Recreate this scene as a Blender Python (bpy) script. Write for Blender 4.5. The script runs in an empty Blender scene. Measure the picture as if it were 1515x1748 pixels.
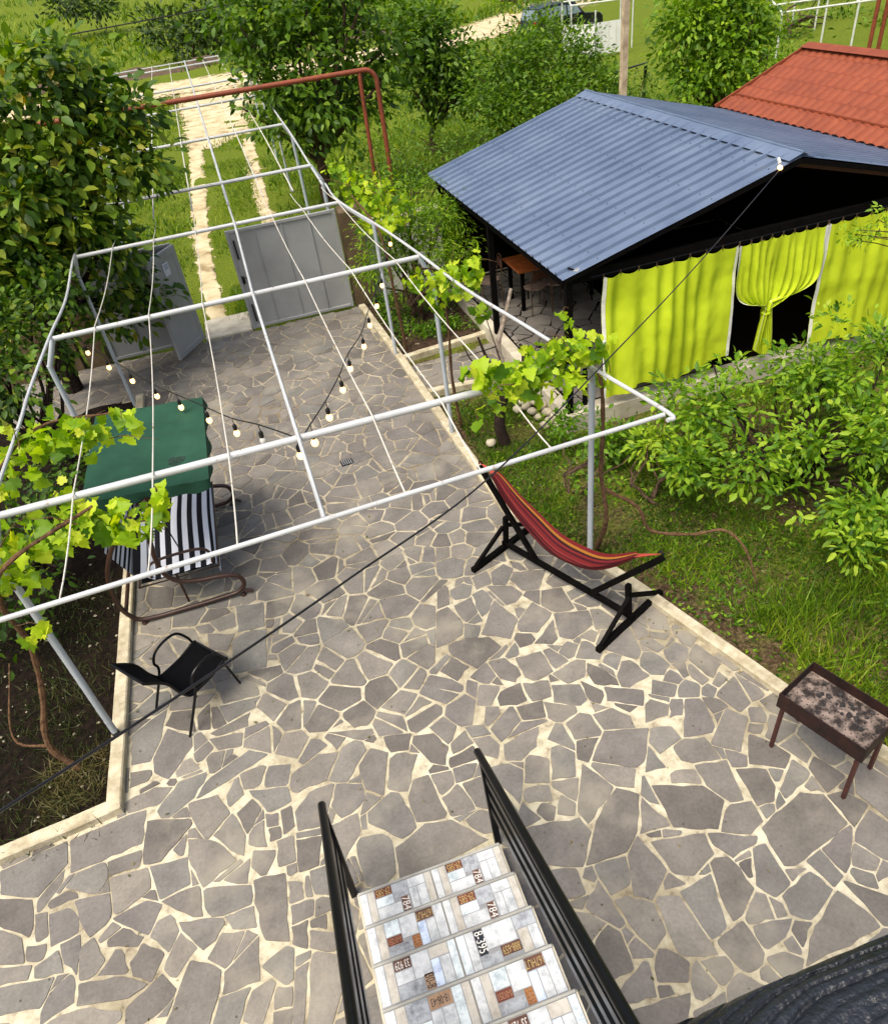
import bpy, math, random
import numpy as np
from mathutils import Vector, Matrix, noise as mnoise

random.seed(7); rng = np.random.default_rng(11)
scene = bpy.context.scene
col = scene.collection
R = math.radians

# ------------------------------------------------------------------ camera
# site frame: x across the yard, y from the house towards the gate, z up; the patio is z = 0 and the eye is 5.6 m above it
EYE = np.array([0.0, 0.0, 5.6])
CX = np.array([0.94955986, -0.29113596, -0.11651578])
CD = np.array([-0.27030589, -0.57155084, -0.7747673])
CF = np.array([0.15896793, 0.76718283, -0.6214175])
FOC = 1240.0
cam_data = bpy.data.cameras.new('camera'); cam = bpy.data.objects.new('camera', cam_data); col.objects.link(cam)
cam_data.sensor_fit = 'HORIZONTAL'; cam_data.sensor_width = 36.0; cam_data.lens = FOC / 1515 * 36
cam_data.clip_start = 0.05; cam_data.clip_end = 2000
cam.matrix_world = Matrix(((CX[0], -CD[0], -CF[0], EYE[0]), (CX[1], -CD[1], -CF[1], EYE[1]), (CX[2], -CD[2], -CF[2], EYE[2]), (0, 0, 0, 1)))
scene.camera = cam

# ------------------------------------------------------------------ sky, sun, exposure
SUN_EL, SUN_AZ = R(63), R(238)      # azimuth clockwise from +y
world = bpy.data.worlds.new('World'); scene.world = world; world.use_nodes = True
wn = world.node_tree; wn.nodes.clear()
sky = wn.nodes.new('ShaderNodeTexSky'); sky.sky_type = 'NISHITA'; sky.sun_disc = False
sky.sun_elevation = SUN_EL; sky.sun_rotation = SUN_AZ; sky.air_density = 1.0; sky.dust_density = 6.5; sky.ozone_density = 0.4
bg = wn.nodes.new('ShaderNodeBackground'); bg.inputs['Strength'].default_value = 0.11
wo = wn.nodes.new('ShaderNodeOutputWorld')
wn.links.new(sky.outputs[0], bg.inputs[0]); wn.links.new(bg.outputs[0], wo.inputs[0])
sun_data = bpy.data.lights.new('sun', 'SUN'); sun_data.energy = 1.5; sun_data.angle = R(34); sun_data.color = (1.0, 0.95, 0.86)
sun = bpy.data.objects.new('sun', sun_data); col.objects.link(sun)
sdir = Vector((math.sin(SUN_AZ) * math.cos(SUN_EL), math.cos(SUN_AZ) * math.cos(SUN_EL), math.sin(SUN_EL)))
sun.rotation_euler = sdir.to_track_quat('Z', 'Y').to_euler()
scene.view_settings.view_transform = 'Standard'; scene.view_settings.look = 'None'
scene.view_settings.exposure = 0.90; scene.view_settings.gamma = 1.0; scene.view_settings.use_curve_mapping = False
scene.cycles.max_bounces = 6; scene.cycles.transparent_max_bounces = 6; scene.cycles.use_denoising = True

# ------------------------------------------------------------------ survey helpers: a sighted direction met with a known height or wall line
def ray(px, py): return CF * FOC + CX * (px - 757.5) + CD * (py - 874.0)
def on_z(px, py, z=0.0): d = ray(px, py); return EYE + d * ((z - EYE[2]) / d[2])
def on_y(px, py, y): d = ray(px, py); return EYE + d * (y / d[1])
def on_plane(px, py, p, n): d = ray(px, py); n = np.array(n); return EYE + d * (((np.array(p) - EYE) @ n) / (d @ n))
def depth(p): return float((np.array(p, float) - EYE) @ CF)

# ------------------------------------------------------------------ materials
def new_mat(name):
    m = bpy.data.materials.new(name); m.use_nodes = True; nt = m.node_tree
    return m, nt, nt.nodes['Principled BSDF']
def N(nt, kind, **kw):
    n = nt.nodes.new('ShaderNode' + kind)
    for k, v in kw.items():
        if k in n.inputs: n.inputs[k].default_value = v
        else: setattr(n, k, v)
    return n
def ramp(nt, stops):
    n = nt.nodes.new('ShaderNodeValToRGB'); e = n.color_ramp.elements
    while len(e) < len(stops): e.new(0.5)
    for el, (p, c) in zip(e, stops): el.position = p; el.color = (*c, 1) if len(c) == 3 else c
    return n
def bump(nt, b, height, strength, dist=0.02):
    n = N(nt, 'Bump', Strength=strength, Distance=dist); nt.links.new(height, n.inputs['Height']); nt.links.new(n.outputs[0], b.inputs['Normal'])
def mat(name, c1, c2=None, scale=8.0, rough=0.6, detail=6.0, metal=0.0, bmp=0.0, bscale=None, spec=0.5, rand=0.0, p=(0.35, 0.65)):
    m, nt, b = new_mat(name); c2 = c2 or tuple(x * 0.75 for x in c1)
    tc = N(nt, 'TexCoord'); nz = N(nt, 'TexNoise', Scale=scale, Detail=detail, Roughness=0.62)
    nt.links.new(tc.outputs['Object'], nz.inputs['Vector'])
    rp = ramp(nt, [(p[0], c1), (p[1], c2)]); nt.links.new(nz.outputs[0], rp.inputs[0]); out = rp.outputs[0]
    if rand:
        oi = N(nt, 'ObjectInfo'); mr = N(nt, 'MapRange'); mr.inputs['To Min'].default_value = 1 - rand; mr.inputs['To Max'].default_value = 1 + rand
        nt.links.new(oi.outputs['Random'], mr.inputs[0])
        hs = N(nt, 'HueSaturation'); nt.links.new(out, hs.inputs['Color']); nt.links.new(mr.outputs[0], hs.inputs['Value']); out = hs.outputs[0]
    nt.links.new(out, b.inputs['Base Color'])
    b.inputs['Roughness'].default_value = rough; b.inputs['Metallic'].default_value = metal; b.inputs['Specular IOR Level'].default_value = spec
    if bmp:
        n2 = N(nt, 'TexNoise', Scale=bscale or scale * 6, Detail=5.0); nt.links.new(tc.outputs['Object'], n2.inputs['Vector']); bump(nt, b, n2.outputs[0], bmp)
    return m
def leaf_mat(name, stops, transl=0.35, src='attr', rough=0.5, spec=0.3):
    m, nt, b = new_mat(name)
    if src == 'attr': a = N(nt, 'Attribute', attribute_name='var'); fac = a.outputs['Fac']
    else: a = N(nt, 'ObjectInfo'); fac = a.outputs['Random']
    k = len(stops); rp = ramp(nt, [(i / max(1, k - 1), s) for i, s in enumerate(stops)]); nt.links.new(fac, rp.inputs[0])
    nt.links.new(rp.outputs[0], b.inputs['Base Color']); b.inputs['Roughness'].default_value = rough; b.inputs['Specular IOR Level'].default_value = spec
    tr = N(nt, 'BsdfTranslucent'); hs = N(nt, 'HueSaturation', Saturation=1.1, Value=1.5); nt.links.new(rp.outputs[0], hs.inputs['Color']); nt.links.new(hs.outputs[0], tr.inputs['Color'])
    mx = N(nt, 'MixShader'); mx.inputs[0].default_value = transl
    nt.links.new(b.outputs[0], mx.inputs[1]); nt.links.new(tr.outputs[0], mx.inputs[2]); nt.links.new(mx.outputs[0], nt.nodes['Material Output'].inputs[0])
    return m

M = {}
def stone_mat(name, src):
    m, nt, b = new_mat(name); tc = N(nt, 'TexCoord'); geo = N(nt, 'NewGeometry')
    if src == 'rand': oi = N(nt, 'ObjectInfo'); fac = oi.outputs['Random']
    else: at = N(nt, 'Attribute', attribute_name='var'); fac = at.outputs['Fac']
    base = ramp(nt, [(0.0, (0.122, 0.110, 0.097)), (0.2, (0.160, 0.146, 0.127)), (0.45, (0.198, 0.182, 0.155)), (0.65, (0.154, 0.141, 0.129)), (0.85, (0.172, 0.166, 0.147)), (1.0, (0.232, 0.210, 0.176))])
    nt.links.new(fac, base.inputs[0])
    n1 = N(nt, 'TexNoise', Scale=3.0, Detail=8.0, Roughness=0.6); nt.links.new(geo.outputs['Position'], n1.inputs['Vector'])
    n2 = N(nt, 'TexNoise', Scale=38.0, Detail=6.0, Roughness=0.75); nt.links.new(geo.outputs['Position'], n2.inputs['Vector'])
    n3 = N(nt, 'TexNoise', Scale=1.1, Detail=5.0, Roughness=0.6); nt.links.new(geo.outputs['Position'], n3.inputs['Vector'])
    mr = N(nt, 'MapRange'); mr.inputs['From Min'].default_value = 0.25; mr.inputs['From Max'].default_value = 0.75; mr.inputs['To Min'].default_value = 0.70; mr.inputs['To Max'].default_value = 1.28; nt.links.new(n1.outputs[0], mr.inputs[0])
    mr2 = N(nt, 'MapRange'); mr2.inputs['From Min'].default_value = 0.3; mr2.inputs['From Max'].default_value = 0.7; mr2.inputs['To Min'].default_value = 0.80; mr2.inputs['To Max'].default_value = 1.20; nt.links.new(n2.outputs[0], mr2.inputs[0])
    mu = N(nt, 'Math', operation='MULTIPLY'); nt.links.new(mr.outputs[0], mu.inputs[0]); nt.links.new(mr2.outputs[0], mu.inputs[1])
    hs = N(nt, 'HueSaturation'); nt.links.new(base.outputs[0], hs.inputs['Color']); nt.links.new(mu.outputs[0], hs.inputs['Value'])
    # cement smeared over parts of the stones
    sm = ramp(nt, [(0.53, (0, 0, 0)), (0.68, (0.7, 0.7, 0.7))]); nt.links.new(n3.outputs[0], sm.inputs[0])
    mx = N(nt, 'Mix', data_type='RGBA'); nt.links.new(sm.outputs[0], mx.inputs[0]); nt.links.new(hs.outputs[0], mx.inputs[6]); mx.inputs[7].default_value = (0.31, 0.285, 0.22, 1)
    # dark specks and droppings
    vo = N(nt, 'TexVoronoi', Scale=9.0); nt.links.new(geo.outputs['Position'], vo.inputs['Vector'])
    sp = ramp(nt, [(0.06, (1, 1, 1)), (0.10, (0, 0, 0))]); nt.links.new(vo.outputs[0], sp.inputs[0])
    n5 = N(nt, 'TexNoise', Scale=2.3, Detail=2.0); nt.links.new(geo.outputs['Position'], n5.inputs['Vector'])
    r5 = ramp(nt, [(0.50, (0, 0, 0)), (0.58, (0.85, 0.85, 0.85))]); nt.links.new(n5.outputs[0], r5.inputs[0])
    ms = N(nt, 'Math', operation='MULTIPLY'); nt.links.new(sp.outputs[0], ms.inputs[0]); nt.links.new(r5.outputs[0], ms.inputs[1])
    mx2 = N(nt, 'Mix', data_type='RGBA'); nt.links.new(ms.outputs[0], mx2.inputs[0]); nt.links.new(mx.outputs[2], mx2.inputs[6]); mx2.inputs[7].default_value = (0.045, 0.035, 0.025, 1)
    nt.links.new(mx2.outputs[2], b.inputs['Base Color'])
    b.inputs['Roughness'].default_value = 0.72; b.inputs['Specular IOR Level'].default_value = 0.3
    bump(nt, b, n2.outputs[0], 0.4, 0.008)
    return m
M['stone'] = stone_mat('flagstone', 'rand'); M['stone_field'] = stone_mat('flagstone_field', 'attr')
def mortar_mat():
    m, nt, b = new_mat('mortar'); geo = N(nt, 'NewGeometry')
    n1 = N(nt, 'TexNoise', Scale=9.0, Detail=9.0, Roughness=0.68); nt.links.new(geo.outputs['Position'], n1.inputs['Vector'])
    n2 = N(nt, 'TexNoise', Scale=0.8, Detail=6.0, Roughness=0.6); nt.links.new(geo.outputs['Position'], n2.inputs['Vector'])
    a = ramp(nt, [(0.30, (0.17, 0.14, 0.095)), (0.42, (0.48, 0.43, 0.31)), (0.56, (0.64, 0.595, 0.44)), (0.7, (0.72, 0.68, 0.52))]); nt.links.new(n1.outputs[0], a.inputs[0])
    d = ramp(nt, [(0.36, (0.50, 0.47, 0.42)), (0.50, (0.86, 0.85, 0.82)), (0.62, (1, 1, 1))]); nt.links.new(n2.outputs[0], d.inputs[0])
    mx = N(nt, 'Mix', data_type='RGBA', blend_type='MULTIPLY'); mx.inputs[0].default_value = 1.0; nt.links.new(a.outputs[0], mx.inputs[6]); nt.links.new(d.outputs[0], mx.inputs[7])
    sx = N(nt, 'SeparateXYZ'); nt.links.new(geo.outputs['Position'], sx.inputs[0]); ad = N(nt, 'Math', operation='MULTIPLY_ADD'); ad.inputs[1].default_value = 5.0; nt.links.new(n2.outputs[0], ad.inputs[0]); nt.links.new(sx.outputs[1], ad.inputs[2])
    mr = N(nt, 'MapRange'); mr.inputs['From Min'].default_value = 6.5; mr.inputs['From Max'].default_value = 11.0; nt.links.new(ad.outputs[0], mr.inputs[0])
    old = N(nt, 'Mix', data_type='RGBA', blend_type='MULTIPLY'); nt.links.new(mr.outputs[0], old.inputs[0]); nt.links.new(mx.outputs[2], old.inputs[6]); old.inputs[7].default_value = (0.70, 0.67, 0.66, 1)
    nt.links.new(old.outputs[2], b.inputs['Base Color']); b.inputs['Roughness'].default_value = 0.9; b.inputs['Specular IOR Level'].default_value = 0.15
    bump(nt, b, n1.outputs[0], 0.5, 0.012); return m
M['mortar'] = mortar_mat()
M['kerb'] = mat('kerb_concrete', (0.62, 0.56, 0.40), (0.36, 0.31, 0.20), 7.0, 0.85, 9.0, bmp=0.35, bscale=40, spec=0.2)
M['concrete'] = mat('concrete', (0.60, 0.56, 0.44), (0.38, 0.34, 0.26), 3.0, 0.85, 9.0, bmp=0.3, bscale=45, spec=0.2)
M['brown_concrete'] = mat('rough_concrete', (0.17, 0.125, 0.075), (0.09, 0.062, 0.035), 4.0, 0.9, 9.0, bmp=0.4, spec=0.1)
M['white_wall'] = mat('whitewash', (0.78, 0.77, 0.70), (0.55, 0.53, 0.46), 2.0, 0.85, 8.0, bmp=0.2)
def paint_mat(name, c, rust, scale=9.0, lo=0.63, hi=0.70, rough=0.42):
    m, nt, b = new_mat(name); geo = N(nt, 'NewGeometry')
    n1 = N(nt, 'TexNoise', Scale=scale, Detail=9.0, Roughness=0.7); nt.links.new(geo.outputs['Position'], n1.inputs['Vector'])
    n2 = N(nt, 'TexNoise', Scale=2.0, Detail=4.0); nt.links.new(geo.outputs['Position'], n2.inputs['Vector'])
    a = ramp(nt, [(0.3, tuple(x * 0.82 for x in c)), (0.6, c)]); nt.links.new(n2.outputs[0], a.inputs[0])
    f = ramp(nt, [(lo, (0, 0, 0)), (hi, (1, 1, 1))]); nt.links.new(n1.outputs[0], f.inputs[0])
    mx = N(nt, 'Mix', data_type='RGBA'); nt.links.new(f.outputs[0], mx.inputs[0]); nt.links.new(a.outputs[0], mx.inputs[6]); mx.inputs[7].default_value = (*rust, 1)
    nt.links.new(mx.outputs[2], b.inputs['Base Color']); b.inputs['Roughness'].default_value = rough
    bump(nt, b, n1.outputs[0], 0.12, 0.004); return m
M['white_pipe'] = paint_mat('white_pipe_paint', (0.50, 0.52, 0.52), (0.24, 0.16, 0.10), 11.0, 0.60, 0.68)
M['grey_pipe'] = paint_mat('grey_pipe_paint', (0.45, 0.50, 0.53), (0.28, 0.22, 0.16), lo=0.66, hi=0.74)
M['wire'] = paint_mat('wire_paint', (0.66, 0.63, 0.54), (0.26, 0.16, 0.08), 14.0, 0.58, 0.66)
M['gate'] = paint_mat('gate_paint', (0.33, 0.34, 0.34), (0.16, 0.13, 0.10), 6.0, 0.66, 0.78, 0.45)
M['rust_pipe'] = paint_mat('rust_red_pipe', (0.24, 0.052, 0.016), (0.11, 0.026, 0.010), 12.0, 0.5, 0.7, 0.6)
M['brown_tube'] = paint_mat('brown_tube', (0.045, 0.020, 0.012), (0.10, 0.055, 0.03), 18.0, 0.55, 0.75, 0.38)
M['black_metal'] = mat('black_metal', (0.004, 0.004, 0.005), (0.007, 0.007, 0.008), 20, 0.30, spec=0.25)
M['black_cloth'] = mat('black_mesh_cloth', (0.0025, 0.0025, 0.003), (0.005, 0.005, 0.006), 60, 0.85, spec=0.08)
M['cable'] = mat('black_cable', (0.008, 0.007, 0.007), (0.014, 0.012, 0.012), 30, 0.45)
M['black_wood'] = mat('black_timber', (0.0025, 0.002, 0.002), (0.005, 0.0045, 0.004), 10, 0.75, spec=0.06)  # black timber, its colour deepened further for the shade under the pavilion roof
M['interior_shade'] = mat('shade_dark_boards', (0.008, 0.006, 0.005), (0.004, 0.003, 0.002), 5, 0.9, spec=0.03)  # shade inside the pavilion, put into the colour of its walls and floor
M['interior_timber'] = mat('red_brown_timber', (0.10, 0.028, 0.012), (0.05, 0.014, 0.007), 6, 0.6)
M['table_wood'] = mat('varnished_table_wood', (0.42, 0.12, 0.03), (0.26, 0.065, 0.018), 5, 0.35)
M['chair_pad'] = mat('faded_seat_pad', (0.20, 0.14, 0.11), (0.13, 0.09, 0.07), 20, 0.8)
def sheet_mat():
    m, nt, b = new_mat('slate_blue_roof_sheet'); geo = N(nt, 'NewGeometry')
    n1 = N(nt, 'TexNoise', Scale=1.3, Detail=7.0, Roughness=0.65); nt.links.new(geo.outputs['Position'], n1.inputs['Vector'])
    n2 = N(nt, 'TexNoise', Scale=16.0, Detail=4.0); nt.links.new(geo.outputs['Position'], n2.inputs['Vector'])
    a = ramp(nt, [(0.28, (0.108, 0.150, 0.235)), (0.5, (0.145, 0.195, 0.285)), (0.72, (0.190, 0.240, 0.330))]); nt.links.new(n1.outputs[0], a.inputs[0])
    nt.links.new(a.outputs[0], b.inputs['Base Color']); b.inputs['Metallic'].default_value = 0.25
    r = ramp(nt, [(0.3, (0.30, 0.30, 0.30)), (0.7, (0.46, 0.46, 0.46))]); nt.links.new(n2.outputs[0], r.inputs[0]); nt.links.new(r.outputs[0], b.inputs['Roughness'])
    return m
M['roof_sheet'] = sheet_mat()
M['screw'] = mat('roof_screw', (0.03, 0.035, 0.05), rough=0.5, metal=0.5)
M['red_tile'] = mat('red_metal_tile', (0.27, 0.066, 0.026), (0.18, 0.042, 0.018), 2.5, 0.55, 8, bmp=0.05, p=(0.3, 0.7), spec=0.3)
M['canopy'] = mat('green_canopy_cloth', (0.021, 0.078, 0.046), (0.015, 0.058, 0.035), 3.0, 0.75, bmp=0.06, bscale=400, spec=0.2)
M['puddle'] = mat('wet_dark_patch', (0.010, 0.030, 0.020), (0.03, 0.05, 0.035), 30, 0.12)
M['hammock_rope'] = mat('red_hammock_cord', (0.42, 0.06, 0.04), rough=0.8)
def stripes_mat(name, cols, per, axis=0, rough=0.8):
    """woven stripes: axis coordinate of the uv layer"""
    m, nt, b = new_mat(name); uv = N(nt, 'UVMap'); sx = N(nt, 'SeparateXYZ'); nt.links.new(uv.outputs[0], sx.inputs[0])
    mu = N(nt, 'Math', operation='MULTIPLY'); mu.inputs[1].default_value = per; nt.links.new(sx.outputs[axis], mu.inputs[0])
    fr = N(nt, 'Math', operation='FRACT'); nt.links.new(mu.outputs[0], fr.inputs[0])
    rp = nt.nodes.new('ShaderNodeValToRGB'); rp.color_ramp.interpolation = 'CONSTANT'; e = rp.color_ramp.elements
    while len(e) < len(cols): e.new(0.5)
    for el, (p, c) in zip(e, cols): el.position = p; el.color = (*c, 1)
    nt.links.new(fr.outputs[0], rp.inputs[0]); nt.links.new(rp.outputs[0], b.inputs['Base Color']); b.inputs['Roughness'].default_value = rough; b.inputs['Specular IOR Level'].default_value = 0.2
    return m
BLK, WHT = (0.010, 0.010, 0.014), (0.72, 0.75, 0.82)
M['swing_cloth'] = stripes_mat('black_white_stripes', [(0, BLK), (0.07, WHT), (0.125, BLK), (0.135, WHT), (0.20, BLK), (0.27, WHT), (0.33, BLK), (0.41, WHT), (0.49, BLK), (0.55, WHT), (0.62, BLK), (0.69, WHT), (0.75, BLK), (0.82, WHT), (0.89, BLK), (0.93, WHT)], 1.0)
RED, DRED, ORG = (0.15, 0.014, 0.016), (0.045, 0.006, 0.010), (0.36, 0.15, 0.025)
M['hammock_cloth'] = stripes_mat('red_striped_hammock', [(0, RED), (0.06, DRED), (0.10, RED), (0.17, (0.22, 0.045, 0.035)), (0.22, DRED), (0.30, RED), (0.36, (0.02, 0.005, 0.008)), (0.42, RED), (0.48, DRED), (0.55, (0.20, 0.03, 0.028)), (0.62, RED), (0.70, DRED), (0.76, RED), (0.84, (0.03, 0.008, 0.01)), (0.89, ORG), (0.93, RED)], 1.0)
def curtain_mat():
    m, nt, b = new_mat('lime_curtain'); tc = N(nt, 'TexCoord'); n1 = N(nt, 'TexNoise', Scale=2.5, Detail=5.0); nt.links.new(tc.outputs['Object'], n1.inputs['Vector'])
    a = ramp(nt, [(0.25, (0.52, 0.65, 0.022)), (0.5, (0.59, 0.73, 0.028)), (0.75, (0.65, 0.79, 0.036))]); nt.links.new(n1.outputs[0], a.inputs[0]); nt.links.new(a.outputs[0], b.inputs['Base Color']); b.inputs['Roughness'].default_value = 0.85; b.inputs['Specular IOR Level'].default_value = 0.1
    n2 = N(nt, 'TexNoise', Scale=6.0, Detail=5.0); nt.links.new(tc.outputs['Object'], n2.inputs['Vector']); bump(nt, b, n2.outputs[0], 0.28, 0.04)
    tr = N(nt, 'BsdfTranslucent'); nt.links.new(a.outputs[0], tr.inputs[0]); mx = N(nt, 'MixShader'); mx.inputs[0].default_value = 0.2
    nt.links.new(b.outputs[0], mx.inputs[1]); nt.links.new(tr.outputs[0], mx.inputs[2]); nt.links.new(mx.outputs[0], nt.nodes['Material Output'].inputs[0]); return m
M['curtain'] = curtain_mat()
M['hem'] = mat('white_hem', (0.80, 0.80, 0.70), rough=0.8)
M['bark'] = mat('bark', (0.13, 0.085, 0.055), (0.05, 0.032, 0.022), 18, 0.95, bmp=0.6, spec=0.1)
M['dark_bark'] = mat('dark_bark', (0.045, 0.030, 0.024), (0.018, 0.012, 0.010), 22, 0.95, bmp=0.7, spec=0.1)
M['vine_bark'] = mat('vine_bark', (0.20, 0.115, 0.060), (0.075, 0.042, 0.025), 25, 0.95, bmp=0.7, spec=0.1)
M['pale_bark'] = mat('pale_bark', (0.36, 0.31, 0.25), (0.16, 0.12, 0.09), 14, 0.9, bmp=0.4, spec=0.1)
M['pole_wood'] = mat('weathered_pole', (0.62, 0.50, 0.33), (0.34, 0.25, 0.16), 5, 0.85, bmp=0.3)
M['river_stone'] = mat('pale_river_stone', (0.52, 0.47, 0.34), (0.30, 0.26, 0.17), 6, 0.8, bmp=0.3, bscale=20, rand=0.18)
M['rust_box'] = mat('rusted_grill_steel', (0.032, 0.012, 0.009), (0.013, 0.007, 0.006), 9, 0.7, bmp=0.35, spec=0.3)
M['rust_leg'] = mat('rusted_leg', (0.085, 0.022, 0.015), (0.040, 0.012, 0.010), 20, 0.65)
M['ash_plate'] = mat('ash_on_plate', (0.26, 0.20, 0.165), (0.020, 0.014, 0.012), 11, 0.9, 9.0, bmp=0.6, bscale=30, p=(0.40, 0.58))
M['coal'] = mat('charcoal', (0.012, 0.010, 0.010), (0.05, 0.045, 0.045), 30, 0.9, bmp=0.5)
M['hole'] = mat('dark_hole', (0.006, 0.004, 0.004), rough=0.9)
M['paper'] = mat('white_notice', (0.70, 0.73, 0.80), rough=0.5); M['print_blue'] = mat('notice_print', (0.10, 0.14, 0.32), rough=0.6)
M['bulb_socket'] = mat('black_socket', (0.008, 0.007, 0.007), rough=0.4)
def emit_mat(name, c, s):
    m, nt, b = new_mat(name); b.inputs['Base Color'].default_value = (*c, 1); b.inputs['Emission Color'].default_value = (*c, 1); b.inputs['Emission Strength'].default_value = s; b.inputs['Roughness'].default_value = 0.1; return m
M['bulb'] = emit_mat('lit_bulb', (1.0, 0.62, 0.24), 1.7)
m, nt, b = new_mat('unlit_bulb'); b.inputs['Base Color'].default_value = (0.9, 0.9, 0.85, 1); b.inputs['Roughness'].default_value = 0.05; b.inputs['Transmission Weight'].default_value = 0.4; M['bulb_off'] = m
M['car_paint'] = mat('dark_car_paint', (0.010, 0.011, 0.016), (0.014, 0.015, 0.02), 3, 0.22, metal=0.2, spec=0.6)
M['car_glass'] = mat('car_glass', (0.22, 0.28, 0.30), (0.16, 0.21, 0.24), 1, 0.06, spec=0.9)
M['tyre'] = mat('tyre_rubber', (0.012, 0.012, 0.012), rough=0.85); M['rim'] = mat('alloy_rim', (0.45, 0.45, 0.46), rough=0.3, metal=0.8)
M['tail_light'] = mat('tail_light', (0.30, 0.012, 0.010), rough=0.2)
M['white_sheet'] = mat('white_metal_sheet', (0.78, 0.78, 0.74), (0.66, 0.66, 0.62), 2, 0.5)
M['pale_frame'] = mat('pale_trellis_paint', (0.66, 0.68, 0.60), (0.50, 0.52, 0.46), 6, 0.5)
GRASS = [(0.030, 0.068, 0.006), (0.085, 0.17, 0.008), (0.17, 0.28, 0.012), (0.32, 0.36, 0.03)]
M['grass'] = leaf_mat('grass_blades', GRASS, 0.3)
M['bed_grass'] = leaf_mat('bed_grass_blades', [(0.018, 0.046, 0.004), (0.055, 0.125, 0.006), (0.13, 0.25, 0.010), (0.28, 0.37, 0.02)], 0.35)
M['dry_grass'] = leaf_mat('dry_grass_blades', [(0.05, 0.07, 0.015), (0.13, 0.12, 0.04), (0.26, 0.20, 0.08)], 0.25)
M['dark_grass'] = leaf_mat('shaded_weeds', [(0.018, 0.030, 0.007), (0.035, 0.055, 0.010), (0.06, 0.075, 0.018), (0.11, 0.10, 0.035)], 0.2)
VINE = [(0.050, 0.13, 0.006), (0.19, 0.34, 0.008), (0.34, 0.50, 0.014), (0.46, 0.60, 0.022), (0.56, 0.62, 0.05)]
M['vine_leaf'] = leaf_mat('vine_leaf', VINE, 0.42, 'rand'); M['vine_leaves'] = leaf_mat('vine_leaves', VINE, 0.42)
APPLE = [(0.026, 0.075, 0.005), (0.075, 0.18, 0.008), (0.16, 0.30, 0.012), (0.28, 0.43, 0.022), (0.42, 0.52, 0.05)]
M['apple_leaf'] = leaf_mat('apple_leaf', APPLE, 0.35, 'rand'); M['apple_leaves'] = leaf_mat('apple_leaves', APPLE, 0.35)
M['tree_dark'] = leaf_mat('dark_tree_leaves', [(0.010, 0.030, 0.004), (0.026, 0.068, 0.006), (0.065, 0.14, 0.010), (0.15, 0.25, 0.018), (0.30, 0.34, 0.025), (0.50, 0.26, 0.04)], 0.30)
M['tree_mid'] = leaf_mat('mid_tree_leaves', [(0.016, 0.046, 0.005), (0.050, 0.115, 0.008), (0.115, 0.22, 0.012), (0.24, 0.36, 0.03)], 0.32)
M['tree_light'] = leaf_mat('light_tree_leaves', [(0.030, 0.085, 0.005), (0.10, 0.21, 0.008), (0.22, 0.37, 0.014), (0.38, 0.50, 0.03)], 0.38)
M['shrub_far'] = leaf_mat('far_shrub_leaves', [(0.012, 0.030, 0.005), (0.032, 0.068, 0.009), (0.08, 0.13, 0.016)], 0.2)

def ground_mat():
    m, nt, b = new_mat('ground'); geo = N(nt, 'NewGeometry')
    a1 = N(nt, 'TexNoise', Scale=0.35, Detail=8.0, Roughness=0.65); a2 = N(nt, 'TexNoise', Scale=2.6, Detail=8.0, Roughness=0.7); a3 = N(nt, 'TexNoise', Scale=28.0, Detail=5.0, Roughness=0.7)
    for n in (a1, a2, a3): nt.links.new(geo.outputs['Position'], n.inputs['Vector'])
    soil = ramp(nt, [(0.32, (0.024, 0.015, 0.009)), (0.5, (0.085, 0.056, 0.030)), (0.72, (0.24, 0.175, 0.095))]); nt.links.new(a3.outputs[0], soil.inputs[0])
    gr = ramp(nt, [(0.3, (0.030, 0.055, 0.006)), (0.5, (0.115, 0.165, 0.012)), (0.7, (0.26, 0.28, 0.032))]); nt.links.new(a3.outputs[0], gr.inputs[0])
    f = ramp(nt, [(0.40, (0, 0, 0)), (0.56, (1, 1, 1))])
    ad = N(nt, 'Math', operation='ADD'); m1 = N(nt, 'Math', operation='MULTIPLY'); m1.inputs[1].default_value = 0.5; nt.links.new(a1.outputs[0], m1.inputs[0])
    m2 = N(nt, 'Math', operation='MULTIPLY'); m2.inputs[1].default_value = 0.5; nt.links.new(a2.outputs[0], m2.inputs[0]); nt.links.new(m1.outputs[0], ad.inputs[0]); nt.links.new(m2.outputs[0], ad.inputs[1])
    # more grass out in the fields than in the dug beds of the yard
    sx = N(nt, 'SeparateXYZ'); nt.links.new(geo.outputs['Position'], sx.inputs[0]); mr = N(nt, 'MapRange'); mr.inputs['From Min'].default_value = 9; mr.inputs['From Max'].default_value = 16; mr.inputs['To Min'].default_value = -0.045; mr.inputs['To Max'].default_value = 0.15; nt.links.new(sx.outputs[1], mr.inputs[0])
    ad2 = N(nt, 'Math', operation='ADD'); nt.links.new(ad.outputs[0], ad2.inputs[0]); nt.links.new(mr.outputs[0], ad2.inputs[1]); nt.links.new(ad2.outputs[0], f.inputs[0])
    mx = N(nt, 'Mix', data_type='RGBA'); nt.links.new(f.outputs[0], mx.inputs[0]); nt.links.new(soil.outputs[0], mx.inputs[6]); nt.links.new(gr.outputs[0], mx.inputs[7])
    nt.links.new(mx.outputs[2], b.inputs['Base Color']); b.inputs['Roughness'].default_value = 0.95; b.inputs['Specular IOR Level'].default_value = 0.1
    bump(nt, b, a3.outputs[0], 0.8, 0.05); return m
M['ground'] = ground_mat()
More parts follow.
